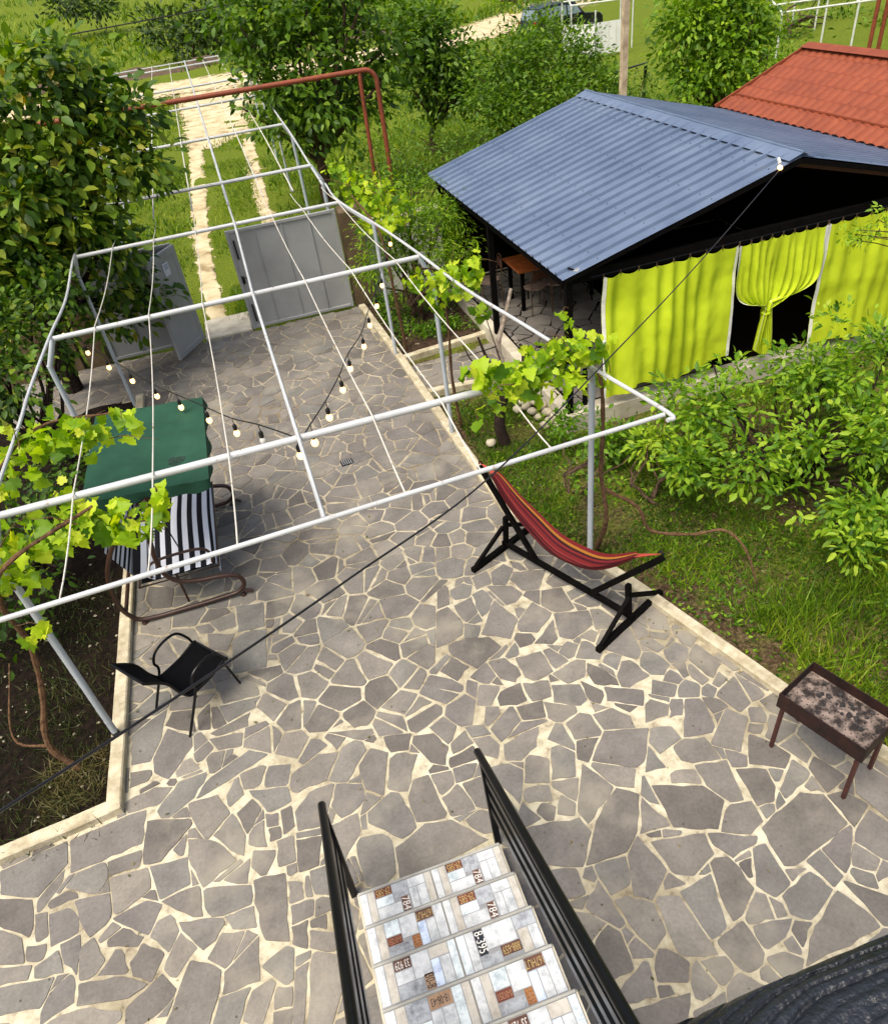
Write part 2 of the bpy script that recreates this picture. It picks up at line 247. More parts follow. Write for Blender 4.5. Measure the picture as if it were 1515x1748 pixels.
def sand_mat():
    m, nt, b = new_mat('sandy_track'); geo = N(nt, 'NewGeometry'); uv = N(nt, 'UVMap'); sx = N(nt, 'SeparateXYZ'); nt.links.new(uv.outputs[0], sx.inputs[0])
    n1 = N(nt, 'TexNoise', Scale=1.6, Detail=9.0, Roughness=0.7); n2 = N(nt, 'TexNoise', Scale=2.4, Detail=9.0, Roughness=0.75)
    for n in (n1, n2): nt.links.new(geo.outputs['Position'], n.inputs['Vector'])
    a = ramp(nt, [(0.34, (0.26, 0.20, 0.10)), (0.46, (0.50, 0.41, 0.24)), (0.62, (0.66, 0.56, 0.36))]); nt.links.new(n1.outputs[0], a.inputs[0]); nt.links.new(a.outputs[0], b.inputs['Base Color']); b.inputs['Roughness'].default_value = 0.95; b.inputs['Specular IOR Level'].default_value = 0.1; bump(nt, b, n1.outputs[0], 0.6, 0.05)
    # the sand thins out into the grass towards its edges
    e = N(nt, 'Math', operation='SUBTRACT'); e.inputs[1].default_value = 0.5; nt.links.new(sx.outputs[0], e.inputs[0]); ab = N(nt, 'Math', operation='ABSOLUTE'); nt.links.new(e.outputs[0], ab.inputs[0])
    k = N(nt, 'MapRange'); k.inputs['From Min'].default_value = 0.15; k.inputs['From Max'].default_value = 0.5; k.inputs['To Min'].default_value = 0.30; k.inputs['To Max'].default_value = 0.70; nt.links.new(ab.outputs[0], k.inputs[0])
    gt = N(nt, 'Math', operation='GREATER_THAN'); nt.links.new(n2.outputs[0], gt.inputs[0]); nt.links.new(k.outputs[0], gt.inputs[1])
    tr = N(nt, 'BsdfTransparent'); mx = N(nt, 'MixShader'); nt.links.new(gt.outputs[0], mx.inputs[0]); nt.links.new(tr.outputs[0], mx.inputs[1]); nt.links.new(b.outputs[0], mx.inputs[2]); nt.links.new(mx.outputs[0], nt.nodes['Material Output'].inputs[0]); return m
M['sand'] = sand_mat()
M['sand_plain'] = mat('sandy_ground', (0.66, 0.56, 0.36), (0.40, 0.31, 0.17), 1.2, 0.95, 9.0, bmp=0.5, bscale=9, spec=0.1)
M['bed_soil'] = mat('shaded_bed_soil', (0.005, 0.0035, 0.0025), (0.018, 0.012, 0.008), 14, 0.95, 8.0, bmp=0.8, bscale=30, spec=0.1)  # shade over the left bed is put into the soil colour
M['brown_soil'] = mat('brown_bed_soil', (0.026, 0.017, 0.011), (0.085, 0.055, 0.034), 9, 0.95, 8.0, bmp=0.8, bscale=25, spec=0.1)
M['bank'] = mat('eroded_bank', (0.12, 0.075, 0.040), (0.04, 0.028, 0.018), 1.5, 0.95, 8.0, bmp=0.6, bscale=6)

# ------------------------------------------------------------------ mesh helpers
ORIGIN = {}
def link(name, me, m, parent=None, smooth=False):
    o = bpy.data.objects.new(name, me); col.objects.link(o)
    if m is not None and not me.materials:
        for x in (m if isinstance(m, (list, tuple)) else [m]): me.materials.append(x)
    if parent is not None: o.parent = parent
    ORIGIN[o.name] = ORIGIN.get(parent.name, np.zeros(3)) if parent is not None else np.zeros(3)
    if smooth: me.polygons.foreach_set('use_smooth', np.ones(len(me.polygons), bool))
    return o
def tag(o, label=None, cat=None, group=None, kind=None):
    if label: o['label'] = label
    if cat: o['category'] = cat
    if group: o['group'] = group
    if kind: o['kind'] = kind
    return o
def empty(name, loc, label=None, cat=None, group=None):
    o = bpy.data.objects.new(name, None); col.objects.link(o); o.location = tuple(float(x) for x in loc); o.empty_display_size = 0.1
    ORIGIN[o.name] = np.array(loc, float); return tag(o, label, cat, group)
def np_mesh(name, V, F, var=None, uv=None, mats=None):
    """V (n,3); F list of faces or an (m,k) array; var one value per face"""
    me = bpy.data.meshes.new(name); V = np.asarray(V, np.float32)
    if isinstance(F, np.ndarray):
        m, k = F.shape; me.vertices.add(len(V)); me.vertices.foreach_set('co', V.ravel()); me.loops.add(m * k); me.polygons.add(m)
        me.loops.foreach_set('vertex_index', F.ravel().astype(np.int32)); me.polygons.foreach_set('loop_start', np.arange(0, m * k, k, dtype=np.int32))
        me.update(calc_edges=True)
    else:
        me.from_pydata([tuple(map(float, v)) for v in V], [], F); me.update()
    if var is not None:
        a = me.attributes.new('var', 'FLOAT', 'FACE'); a.data.foreach_set('value', np.asarray(var, np.float32))
    if mats is not None: me.polygons.foreach_set('material_index', np.asarray(mats, np.int32))
    if uv is not None:
        l = me.uv_layers.new(name='UVMap'); idx = np.empty(len(me.loops), np.int32); me.loops.foreach_get('vertex_index', idx)
        l.data.foreach_set('uv', np.asarray(uv, np.float32)[idx].ravel())
    return me

class MB:
    """collects shapes in world coordinates; build() links them as one mesh object"""
    def __init__(s): s.v = []; s.f = []; s.mi = []; s.cur = 0
    def mat(s, i): s.cur = i; return s
    def add(s, V, F):
        o = len(s.v); s.v.extend([tuple(float(c) for c in x) for x in V]); s.f.extend([tuple(i + o for i in f) for f in F]); s.mi.extend([s.cur] * len(F)); return s
    def box(s, c, size, rz=0.0, bev=0.0):
        hx, hy, hz = (x / 2 for x in size); cs, sn = math.cos(rz), math.sin(rz); V = []
        b = bev
        if b <= 0:
            P = [(-hx, -hy, -hz), (hx, -hy, -hz), (hx, hy, -hz), (-hx, hy, -hz), (-hx, -hy, hz), (hx, -hy, hz), (hx, hy, hz), (-hx, hy, hz)]
            F = [(0, 3, 2, 1), (4, 5, 6, 7), (0, 1, 5, 4), (1, 2, 6, 5), (2, 3, 7, 6), (3, 0, 4, 7)]
        else:
            ring = lambda x, y, z: [(-x, -y, z), (x, -y, z), (x, y, z), (-x, y, z)]
            P = ring(hx - b, hy - b, -hz) + ring(hx, hy, -hz + b) + ring(hx, hy, hz - b) + ring(hx - b, hy - b, hz)
            F = [(0, 3, 2, 1), (12, 13, 14, 15)]
            for k in range(3):
                for i in range(4): j = (i + 1) % 4; F.append((k * 4 + i, k * 4 + j, k * 4 + 4 + j, k * 4 + 4 + i))
        for x, y, z in P: V.append((c[0] + x * cs - y * sn, c[1] + x * sn + y * cs, c[2] + z))
        return s.add(V, F)
    def bar(s, p, q, w, h, up=(0, 0, 1)):
        p, q = np.array(p, float), np.array(q, float); d = q - p; d /= np.linalg.norm(d); up = np.array(up, float)
        if abs(d @ up) > 0.98: up = np.array([0, 1.0, 0])
        a = np.cross(d, up); a /= np.linalg.norm(a); b = np.cross(a, d); V = []
        for e in (p, q):
            for i, j in ((-1, -1), (1, -1), (1, 1), (-1, 1)): V.append(e + a * i * w / 2 + b * j * h / 2)
        return s.add(V, [(0, 1, 2, 3), (7, 6, 5, 4), (0, 4, 5, 1), (1, 5, 6, 2), (2, 6, 7, 3), (3, 7, 4, 0)])
    def tube(s, pts, r, seg=8, closed=False):
        P = [np.array(p, float) for p in pts]; n = len(P); rr = r if hasattr(r, '__len__') else [r] * n
        T = []
        for i in range(n):
            a = P[(i - 1) % n] if (closed or i > 0) else P[i]; b = P[(i + 1) % n] if (closed or i < n - 1) else P[i]
            t = b - a; l = np.linalg.norm(t); T.append(t / l if l > 1e-9 else np.array([0, 0, 1.0]))
        ref = np.array([0, 0, 1.0]) if abs(T[0][2]) < 0.9 else np.array([1.0, 0, 0])
        a = np.cross(T[0], ref); a /= np.linalg.norm(a); V = []
        for i in range(n):
            a = a - T[i] * (a @ T[i]); a /= (np.linalg.norm(a) + 1e-12); b = np.cross(T[i], a)
            for k in range(seg):
                w = 2 * math.pi * k / seg; V.append(P[i] + (a * math.cos(w) + b * math.sin(w)) * rr[i])
        F = []
        for i in range(n if closed else n - 1):
            j = (i + 1) % n
            for k in range(seg): l = (k + 1) % seg; F.append((i * seg + k, i * seg + l, j * seg + l, j * seg + k))
        if not closed: F.append(tuple(range(seg - 1, -1, -1))); F.append(tuple((n - 1) * seg + k for k in range(seg)))
        return s.add(V, F)
    def lathe(s, c, prof, seg=12, axis=(0, 0, 1)):
        z = np.array(axis, float); z /= np.linalg.norm(z); x = np.cross(z, (0, 1, 0) if abs(z[1]) < 0.9 else (1, 0, 0)); x /= np.linalg.norm(x); y = np.cross(z, x); V = []; F = []
        for r, h in prof:
            for k in range(seg): w = 2 * math.pi * k / seg; V.append(np.array(c) + z * h + (x * math.cos(w) + y * math.sin(w)) * r)
        for i in range(len(prof) - 1):
            for k in range(seg): l = (k + 1) % seg; F.append((i * seg + k, i * seg + l, (i + 1) * seg + l, (i + 1) * seg + k))
        F.append(tuple(range(seg - 1, -1, -1))); F.append(tuple((len(prof) - 1) * seg + k for k in range(seg)))
        return s.add(V, F)
    def prism(s, poly, z0, z1):
        n = len(poly); V = [(x, y, z0) for x, y in poly] + [(x, y, z1) for x, y in poly]
        return s.add(V, [tuple(range(n - 1, -1, -1)), tuple(range(n, 2 * n))] + [(i, (i + 1) % n, n + (i + 1) % n, n + i) for i in range(n)])
    def build(s, name, m, parent=None, smooth=False, uv=None):
        o = ORIGIN.get(parent.name, np.zeros(3)) if parent is not None else np.zeros(3)
        me = np_mesh(name, np.array(s.v) - o, s.f, uv=uv, mats=s.mi if isinstance(m, (list, tuple)) else None)
        ob = link(name, me, m, parent, False)
        if smooth:
            me.polygons.foreach_set('use_smooth', np.ones(len(me.polygons), bool))
            try: me.set_sharp_from_angle(angle=R(40))
            except Exception: pass
        return ob
def copy_tree(o, parent=None):
    c = o.copy(); col.objects.link(c); c.parent = parent; ORIGIN[c.name] = ORIGIN.get(o.name, np.zeros(3))
    for ch in list(o.children): copy_tree(ch, c)
    return c
def arc(c, r, a0, a1, ex, ez, n=8):
    c = np.array(c, float); ex = np.array(ex, float); ez = np.array(ez, float)
    return [c + ex * r * math.cos(R(a0 + (a1 - a0) * i / n)) + ez * r * math.sin(R(a0 + (a1 - a0) * i / n)) for i in range(n + 1)]
def spline(pts, n=6):
    """Catmull-Rom through the points"""
    P = [np.array(p, float) for p in pts]; P = [2 * P[0] - P[1]] + P + [2 * P[-1] - P[-2]]; out = []
    for i in range(1, len(P) - 2):
        for k in range(n):
            t = k / n; a, b, c, d = P[i - 1], P[i], P[i + 1], P[i + 2]
            out.append(0.5 * ((2 * b) + (-a + c) * t + (2 * a - 5 * b + 4 * c - d) * t * t + (-a + 3 * b - 3 * c + d) * t ** 3))
    out.append(P[-2]); return out
def grid_mesh(name, fn, nu, nv, m, parent=None, smooth=True, uv=True):
    o = ORIGIN.get(parent.name, np.zeros(3)) if parent is not None else np.zeros(3)
    V = []; U = []
    for j in range(nv + 1):
        for i in range(nu + 1): V.append(np.array(fn(i / nu, j / nv), float) - o); U.append((i / nu, j / nv))
    a = np.arange((nu + 1) * (nv + 1)).reshape(nv + 1, nu + 1)
    F = np.stack([a[:-1, :-1].ravel(), a[:-1, 1:].ravel(), a[1:, 1:].ravel(), a[1:, :-1].ravel()], 1)
    return link(name, np_mesh(name, V, F, uv=U if uv else None), m, parent, smooth)

# ------------------------------------------------------------------ foliage
def unit(a): return a / (np.linalg.norm(a, axis=-1, keepdims=True) + 1e-9)
OVAL_V = np.array([(0, 0, 0), (.32, .42, .07), (.32, 0, 0), (.32, -.42, .07), (.68, .36, .03), (.68, 0, -.03), (.68, -.36, .03), (1, 0, -.12)], float)
OVAL_F = np.array([(0, 2, 1, 1), (0, 3, 2, 2), (2, 5, 4, 1), (3, 6, 5, 2), (5, 7, 4, 4), (6, 7, 5, 5)])
OVAL_T = [(0, 2, 1), (0, 3, 2), (2, 5, 4), (2, 4, 1), (3, 6, 5), (3, 5, 2), (5, 7, 4), (6, 7, 5)]
DIAM_V = np.array([(0, 0, 0), (.45, .4, .06), (.5, 0, -.01), (.45, -.4, .06), (1, 0, -.08)], float)
DIAM_T = [(0, 2, 1), (0, 3, 2), (2, 4, 1), (3, 4, 2)]
VO = [(0.02, 0.0), (-.10, .22), (.05, .48), (.22, .40), (.40, .58), (.52, .36), (.66, .38), (.78, .20), (1.0, 0.0)]
VO = VO + [(x, -y) for x, y in VO[-2:0:-1]]
VINE_V = np.array([(.38, 0, -.03)] + [(x, y, .05 * math.sin(7 * x + 5 * y) + .12 * abs(y) - .10 * max(0, x - .5)) for x, y in VO], float)
VINE_T = [(0, 1 + i, 1 + (i + 1) % len(VO)) for i in range(len(VO))]
BLADE_V = np.array([(0, .5, 0), (0, -.5, 0), (.55, .3, .02), (.55, -.3, .02), (1, 0, -.12)], float)
BLADE_T = [(0, 1, 3), (0, 3, 2), (2, 3, 4)]
def leaves(P, D, Nn, L, W, var, shape='oval'):
    TV, TT = {'oval': (OVAL_V, OVAL_T), 'diam': (DIAM_V, DIAM_T), 'vine': (VINE_V, VINE_T), 'blade': (BLADE_V, BLADE_T)}[shape]
    D = unit(D); S = unit(np.cross(Nn, D)); U = np.cross(D, S); L = np.asarray(L)[:, None, None]; W = np.asarray(W)[:, None, None]
    V = P[:, None, :] + D[:, None, :] * TV[None, :, 0:1] * L + S[:, None, :] * TV[None, :, 1:2] * W + U[:, None, :] * TV[None, :, 2:3] * L
    F = (np.arange(len(P)) * len(TV))[:, None, None] + np.array(TT)[None]
    return V.reshape(-1, 3), F.reshape(-1, 3), np.repeat(var, len(TT))
def foliage(name, P, D, Nn, L, W, var, m, parent=None, shape='oval'):
    V, F, va = leaves(P, D, Nn, L, W, np.clip(var, 0, 1), shape); o = ORIGIN.get(parent.name, np.zeros(3)) if parent is not None else np.zeros(3)
    return link(name, np_mesh(name, V - o, F, var=va), m, parent)
def crown_points(blobs, n_clusters, per, spread, gap=0.25, droop=0.3, seed=0, shell=0.55):
    """leaf positions: clusters spread through the blobs' volume, denser towards the outside, with holes"""
    g = np.random.default_rng(seed); w = np.array([b[3] * b[4] * b[5] for b in blobs]) ** 0.7; w /= w.sum()
    C = []; 
    while len(C) < n_clusters:
        b = blobs[g.choice(len(blobs), p=w)]; d = unit(g.normal(size=3)); r = g.random() ** (1 - shell * 0.8)
        p = np.array(b[:3]) + d * r * np.array(b[3:6])
        if mnoise.noise(Vector(p * 1.1 / max(0.5, b[3] / 1.5)) + Vector((seed, 0, 0))) < -gap: continue
        C.append((p, d))
    P = []; D = []; Nn = []; cl = []
    for k, (p, d) in enumerate(C):
        m = max(3, int(per * g.uniform(.6, 1.4))); off = g.normal(size=(m, 3)) * spread * np.array([1, 1, .75])
        P.append(p + off); out = unit(off + d * spread * 0.8 + g.normal(size=(m, 3)) * spread * 0.5); out[:, 2] -= droop * g.random(m); D.append(out)
        nn = g.normal(size=(m, 3)) * 0.55; nn[:, 2] += 1.0; nn += d * 0.3; Nn.append(nn); cl.append(np.full(m, k))
    return np.concatenate(P), np.concatenate(D), np.concatenate(Nn), np.concatenate(cl), [c[0] for c in C]
def branch_path(a, b, wob, n=6, g=random):
    a, b = np.array(a, float), np.array(b, float); L = np.linalg.norm(b - a); pts = []
    for i in range(n + 1):
        t = i / n; p = a + (b - a) * t; 
        if 0 < i < n: p = p + np.array([g.uniform(-1, 1), g.uniform(-1, 1), g.uniform(-.5, .8)]) * wob * L
        pts.append(p)
    return pts
def make_tree(name, label, cat, base, blobs, n_clusters, per, spread, leaf, m, trunk_r, fork_z, bark='bark', seed=0, shape='oval', group=None, gap=0.25, droop=0.3, limbs=14, tints=(0.0, 1.0), trunks=1, individual=0, ind_mat=None):
    t = empty(name, base, label, cat, group); b = np.array(base, float)
    P, D, Nn, cl, C = crown_points(blobs, n_clusters, per, spread, gap, droop, seed); g = np.random.default_rng(seed + 5); rr = random.Random(seed)
    mb = MB(); tops = []
    for k in range(trunks):
        s = b + np.array([rr.uniform(-.12, .12), rr.uniform(-.12, .12), 0]) * (trunks > 1); f = s + np.array([rr.uniform(-.25, .25), rr.uniform(-.25, .25), fork_z]); tops.append(f)
        pts = spline(branch_path(s - np.array([0, 0, .08]), f, .05, 4, rr), 4); mb.tube(pts, [trunk_r * (1.25 - .55 * i / len(pts)) for i in range(len(pts))], 8)
    idx = rr.sample(range(len(C)), min(limbs, len(C)))
    for i in idx:
        f = tops[i % len(tops)]; pts = spline(branch_path(f - np.array([0, 0, rr.uniform(0, .3) * fork_z]), C[i], .07, 4, rr), 3); n = len(pts)
        mb.tube(pts, [trunk_r * .55 * (1 - .85 * j / n) + .004 for j in range(n)], 6)
    mb.build('trunk', M[bark], t, True)
    hv = g.random(len(P)) * .45 + (g.random(len(C)) * .55)[cl]; hv = tints[0] + (tints[1] - tints[0]) * hv
    L = leaf[0] * g.uniform(.45, 1.3, len(P)); W = L * leaf[1]
    if individual:
        dist = (P - EYE) @ CF; order = np.argsort(dist - 0.35 * P[:, 2]); first = order[:individual]; rest = order[individual:]
        leaf_objects(P[first], D[first], Nn[first], L[first], W[first], shape, ind_mat, t)
    else: rest = np.arange(len(P))
    o = foliage('crown', P[rest], D[rest], Nn[rest], L[rest], W[rest], hv[rest], M[m], t, shape)
    if individual: o['kind'] = 'stuff'
    return t
LEAF_MESH = {}
def leaf_objects(P, D, Nn, L, W, shape, m, parent, name='leaf'):
    if (shape, m) not in LEAF_MESH:
        TV, TT = {'oval': (OVAL_V, OVAL_T), 'diam': (DIAM_V, DIAM_T), 'vine': (VINE_V, VINE_T)}[shape]; ms = []
        for k in range(8):
            g = np.random.default_rng(k); V = TV.copy(); V[:, 2] += g.normal(size=len(V)) * .055 + (V[:, 0] ** 2) * g.uniform(-.45, .05) + np.abs(V[:, 1]) * g.uniform(-.1, .35); V[:, :2] *= 1 + g.normal(size=(len(V), 2)) * .05
            me = np_mesh('leaf_%s' % shape, V, np.array(TT)); me.materials.append(M[m]); ms.append(me)
        LEAF_MESH[(shape, m)] = ms
    org = ORIGIN[parent.name]; D = unit(D); S = unit(np.cross(Nn, D)); U = np.cross(D, S)
    for i in range(len(P)):
        o = bpy.data.objects.new(name, LEAF_MESH[(shape, m)][i % 8]); col.objects.link(o); o.parent = parent; p = P[i] - org
        d, s, u = D[i] * L[i], S[i] * W[i], U[i] * L[i]
        o.matrix_basis = Matrix(((d[0], s[0], u[0], p[0]), (d[1], s[1], u[1], p[1]), (d[2], s[2], u[2], p[2]), (0, 0, 0, 1)))
def grass_patch(name, pts, hmin, hmax, width, m, label=None, lean=0.5, seed=0):
    g = np.random.default_rng(seed); n = len(pts); D = g.normal(size=(n, 3)) * lean; D[:, 2] = 1.0; Nn = g.normal(size=(n, 3)); Nn[:, 2] = .2
    cl = np.array([mnoise.noise(Vector((p[0] * .9, p[1] * .9, seed))) for p in pts]); L = g.uniform(hmin, hmax, n) * (1 + .6 * cl)
    var = np.clip(.45 + .5 * cl + g.normal(size=n) * .2, 0, 1)
    o = foliage(name, np.array(pts), D, Nn, L, np.full(n, width) * g.uniform(.6, 1.3, n), var, M[m], None, 'blade'); tag(o, label, 'grass', None, 'stuff'); return o
def scatter(n, inside, box, z=0.0, clump=0.0, seed=0, cscale=1.0):
    g = np.random.default_rng(seed); out = []
    while len(out) < n:
        x = g.uniform(box[0], box[1]); y = g.uniform(box[2], box[3])
        if not inside(x, y): continue
        if clump and mnoise.noise(Vector((x * cscale, y * cscale, 3.3 + seed))) < g.uniform(-clump, clump) * 1.0 + 0.0: continue
        out.append((x, y, z(x, y) if callable(z) else z))
    return out
def in_poly(x, y, poly):
    c = False; j = len(poly) - 1
    for i in range(len(poly)):
        xi, yi = poly[i]; xj, yj = poly[j]
        if (yi > y) != (yj > y) and x < (xj - xi) * (y - yi) / (yj - yi) + xi: c = not c
        j = i
    return c

# ================================================================== THE SETTING
def ground_z(x, y):
    z = -0.055 + 0.03 * mnoise.noise(Vector((x * .8, y * .8, 0)))
    if y > 15: z += 0.05 * mnoise.noise(Vector((x * .3, y * .3, 5)))
    if y > 74: k = y - 74; z += 0.085 * k + 0.6 * mnoise.noise(Vector((x * .05, y * .05, 9))) * min(1, k / 10)
    return z
def axis(lo, hi, flo, fhi, fine):
    a = list(np.arange(flo, fhi, fine)); s = fine; v = flo
    while v > lo: s *= 1.18; v -= s; a.insert(0, v)
    s = fine; v = a[-1]
    while v < hi: s *= 1.18; v += s; a.append(v)
    return np.array(a)
gx = axis(-400, 500, -8, 12, 0.4); gy = axis(-60, 700, -2, 20, 0.4)
GV = np.array([(x, y, ground_z(x, y)) for y in gy for x in gx]); ga = np.arange(len(GV)).reshape(len(gy), len(gx))
GF = np.stack([ga[:-1, :-1].ravel(), ga[:-1, 1:].ravel(), ga[1:, 1:].ravel(), ga[1:, :-1].ravel()], 1)
tag(link('ground', np_mesh('ground', GV, GF), M['ground'], None, True), kind='structure')

PATIO = [(-7.0, -2.5), (-7.0, 3.60), (-2.35, 4.16), (-2.35, 12.1), (-4.6, 12.1), (-4.6, 13.84), (1.76, 13.84), (1.94, 10.8), (2.09, 6.48), (2.81, 4.92), (3.44, 3.02), (3.85, 1.95), (5.6, -2.5)]
PATH = [(1.93, 10.84), (3.60, 10.98), (3.60, 9.84), (1.98, 9.94)]
patio = tag(MB().prism(PATIO, -0.12, 0.0).build('patio', M['mortar']), kind='structure')
side_path = tag(MB().prism(PATH, -0.12, -0.004).build('path', M['mortar']), kind='structure')

def clip_half(poly, p, n):
    """keep the side where (q-p).n <= 0"""
    out = []; m = len(poly)
    for i in range(m):
        a, b = poly[i], poly[(i + 1) % m]; da = (a[0] - p[0]) * n[0] + (a[1] - p[1]) * n[1]; db = (b[0] - p[0]) * n[0] + (b[1] - p[1]) * n[1]
        if da <= 0: out.append(a)
        if (da < 0 < db) or (db < 0 < da): t = da / (da - db); out.append((a[0] + (b[0] - a[0]) * t, a[1] + (b[1] - a[1]) * t))
    return out
def area(poly): return 0.5 * sum(poly[i][0] * poly[(i + 1) % len(poly)][1] - poly[(i + 1) % len(poly)][0] * poly[i][1] for i in range(len(poly)))
def crazy_paving(poly, spacing, seed, edge_out=0.05, joint=(0.004, 0.016)):
    """irregular split stones: cells round scattered centres, some broken across, every side cut back by its own joint"""
    g = random.Random(seed); xs = [p[0] for p in poly]; ys = [p[1] for p in poly]; S = []
    x0, x1, y0, y1 = min(xs) - .4, max(xs) + .4, min(ys) - .4, max(ys) + .4
    cell = spacing; tries = int((x1 - x0) * (y1 - y0) / spacing ** 2 * 14); hashg = {}
    for _ in range(tries):
        p = (g.uniform(x0, x1), g.uniform(y0, y1)); k = (int(p[0] / cell), int(p[1] / cell))
        rmin = spacing * (0.55 + 0.75 * (0.5 + 0.5 * mnoise.noise(Vector((p[0] * .55, p[1] * .55, seed))))) * g.choice((.6, .9, 1.1, 1.25))
        ok = True
        for i in (-2, -1, 0, 1, 2):
            for j in (-2, -1, 0, 1, 2):
                for q in hashg.get((k[0] + i, k[1] + j), ()):
                    if (q[0] - p[0]) ** 2 + (q[1] - p[1]) ** 2 < rmin * rmin: ok = False
        if ok: S.append(p); hashg.setdefault(k, []).append(p)
    A = np.array(S); out = []; m = len(poly); ccw = area(poly) > 0
    for i, p in enumerate(S):
        d = (A - A[i]) ** 2; o = np.argsort(d.sum(1))[1:22]; c = [(p[0] - 1.2, p[1] - 1.2), (p[0] + 1.2, p[1] - 1.2), (p[0] + 1.2, p[1] + 1.2), (p[0] - 1.2, p[1] + 1.2)]
        for j in o:
            q = S[j]; w = 0.5; c = clip_half(c, (p[0] + (q[0] - p[0]) * w, p[1] + (q[1] - p[1]) * w), (q[0] - p[0], q[1] - p[1]))
            if len(c) < 3: break
        if len(c) < 3: continue
        pieces = [c]; ar = abs(area(c))
        for lev in range(2):
            nx = []
            for c in pieces:
                ar = abs(area(c))
                if ar > 0.06 * (spacing / .4) ** 2 * (1 + 1.2 * lev) and g.random() < (0.42 if lev == 0 else .35):
                    cx = sum(v[0] for v in c) / len(c) + g.uniform(-.3, .3) * ar ** .5; cy = sum(v[1] for v in c) / len(c) + g.uniform(-.3, .3) * ar ** .5; an = g.uniform(0, math.pi); n = (math.cos(an), math.sin(an))
                    nx += [q for q in (clip_half(c, (cx, cy), n), clip_half(c, (cx, cy), (-n[0], -n[1]))) if len(q) >= 3]
                else: nx.append(c)
            pieces = nx
        for c in pieces:
            cx = sum(v[0] for v in c) / len(c); cy = sum(v[1] for v in c) / len(c); inside = in_poly(cx, cy, poly)
            near = []
            for k in range(m):
                a, b = poly[k], poly[(k + 1) % m]; e = (b[0] - a[0], b[1] - a[1]); l = math.hypot(*e); t = ((cx - a[0]) * e[0] + (cy - a[1]) * e[1]) / l; n = (e[1] / l, -e[0] / l) if ccw else (-e[1] / l, e[0] / l)
                dd = (cx - a[0]) * n[0] + (cy - a[1]) * n[1]
                if -0.2 < t < l + .2 and abs(dd) < 0.9: near.append((a, n, dd))
            if not inside and not near: continue
            for a, n, dd in near:
                if dd < 0 or not inside: c = clip_half(c, (a[0] + n[0] * edge_out, a[1] + n[1] * edge_out), n)
                if len(c) < 3: break
            if len(c) < 3: continue
            cx = sum(v[0] for v in c) / len(c); cy = sum(v[1] for v in c) / len(c)
            if not in_poly(cx, cy, poly): continue
            out.append(c)
    stones = []
    for c in out:
        if area(c) < 0: c = c[::-1]
        e = c; n_ = len(c)
        for k in range(n_):
            a, b = c[k], c[(k + 1) % n_]; d = (b[0] - a[0], b[1] - a[1]); l = math.hypot(*d)
            if l < 1e-4: continue
            n = (d[1] / l, -d[0] / l); ins = g.uniform(*joint) * g.choice((.6, 1, 1, 1.5)); wob = g.uniform(-.07, .07); n2 = (n[0] - n[1] * wob, n[1] + n[0] * wob)
            mid = ((a[0] + b[0]) / 2 - n[0] * ins, (a[1] + b[1]) / 2 - n[1] * ins); e = clip_half(e, mid, n2)
            if len(e) < 3: break
        if len(e) < 3 or abs(area(e)) < 0.0022: continue
        # knock off corners, then roughen the sides
        r = []; k_ = len(e)
        for k in range(k_):
            a, b, d = e[k - 1], e[k], e[(k + 1) % k_]
            la, lb = math.dist(a, b), math.dist(b, d); q = g.uniform(.002, .016)
            ta, tb = min(.3, q / max(la, 1e-5)), min(.3, q / max(lb, 1e-5))
            r.append((b[0] + (a[0] - b[0]) * ta, b[1] + (a[1] - b[1]) * ta)); r.append((b[0] + (d[0] - b[0]) * tb, b[1] + (d[1] - b[1]) * tb))
        f = []; k_ = len(r)
        for k in range(k_):
            a, b = r[k], r[(k + 1) % k_]; l = math.dist(a, b); f.append(a)
            ns = int(l / .11)
            for q in range(1, ns + 1):
                t = q / (ns + 1); j = g.gauss(0, .005); f.append((a[0] + (b[0] - a[0]) * t - (b[1] - a[1]) / l * j, a[1] + (b[1] - a[1]) * t + (b[0] - a[0]) / l * j))
        stones.append(f)
    return stones
def stone_geo(f, g, z0=0.0):
    n = len(f); cx = sum(p[0] for p in f) / n; cy = sum(p[1] for p in f) / n; h = g.uniform(.003, .0085); tx, ty = g.gauss(0, .006), g.gauss(0, .006)
    top = [(cx + (x - cx) * .985, cy + (y - cy) * .985, z0 + h + (x - cx) * tx + (y - cy) * ty) for x, y in f]; bot = [(x, y, z0 - .012) for x, y in f]
    return top + bot, [tuple(range(n))] + [(n + i, n + (i + 1) % n, (i + 1) % n, i) for i in range(n)]
def lay(stones, parent, z0, single, seed):
    g = random.Random(seed); order = sorted(range(len(stones)), key=lambda i: -abs(area(stones[i])) / max(1.0, depth((stones[i][0][0], stones[i][0][1], 0))) ** 2)
    def visible(f):
        c = (sum(p[0] for p in f) / len(f), sum(p[1] for p in f) / len(f), 0.0); v = np.array(c) - EYE; w = v @ CF
        if w < .5: return False
        x, y = 757.5 + FOC * (v @ CX) / w, 874 + FOC * (v @ CD) / w; return -40 < x < 1555 and -40 < y < 1790
    vis = [i for i in order if visible(stones[i])]; ones = set(vis[:single]); V = []; F = []; va = []
    for i in vis:
        v, fc = stone_geo(stones[i], g, z0)
        if i in ones:
            c = np.mean(np.array(v), 0); o = link('flagstone', np_mesh('flagstone', np.array(v) - c, fc), M['stone'], parent); o.location = tuple(c)
        else:
            k = len(V); V += v; F += [tuple(j + k for j in q) for q in fc]; va += [g.random()] * len(fc)
    if V: tag(link('small_flagstones', np_mesh('small_flagstones', V, F, var=va), M['stone_field'], parent), kind='stuff')
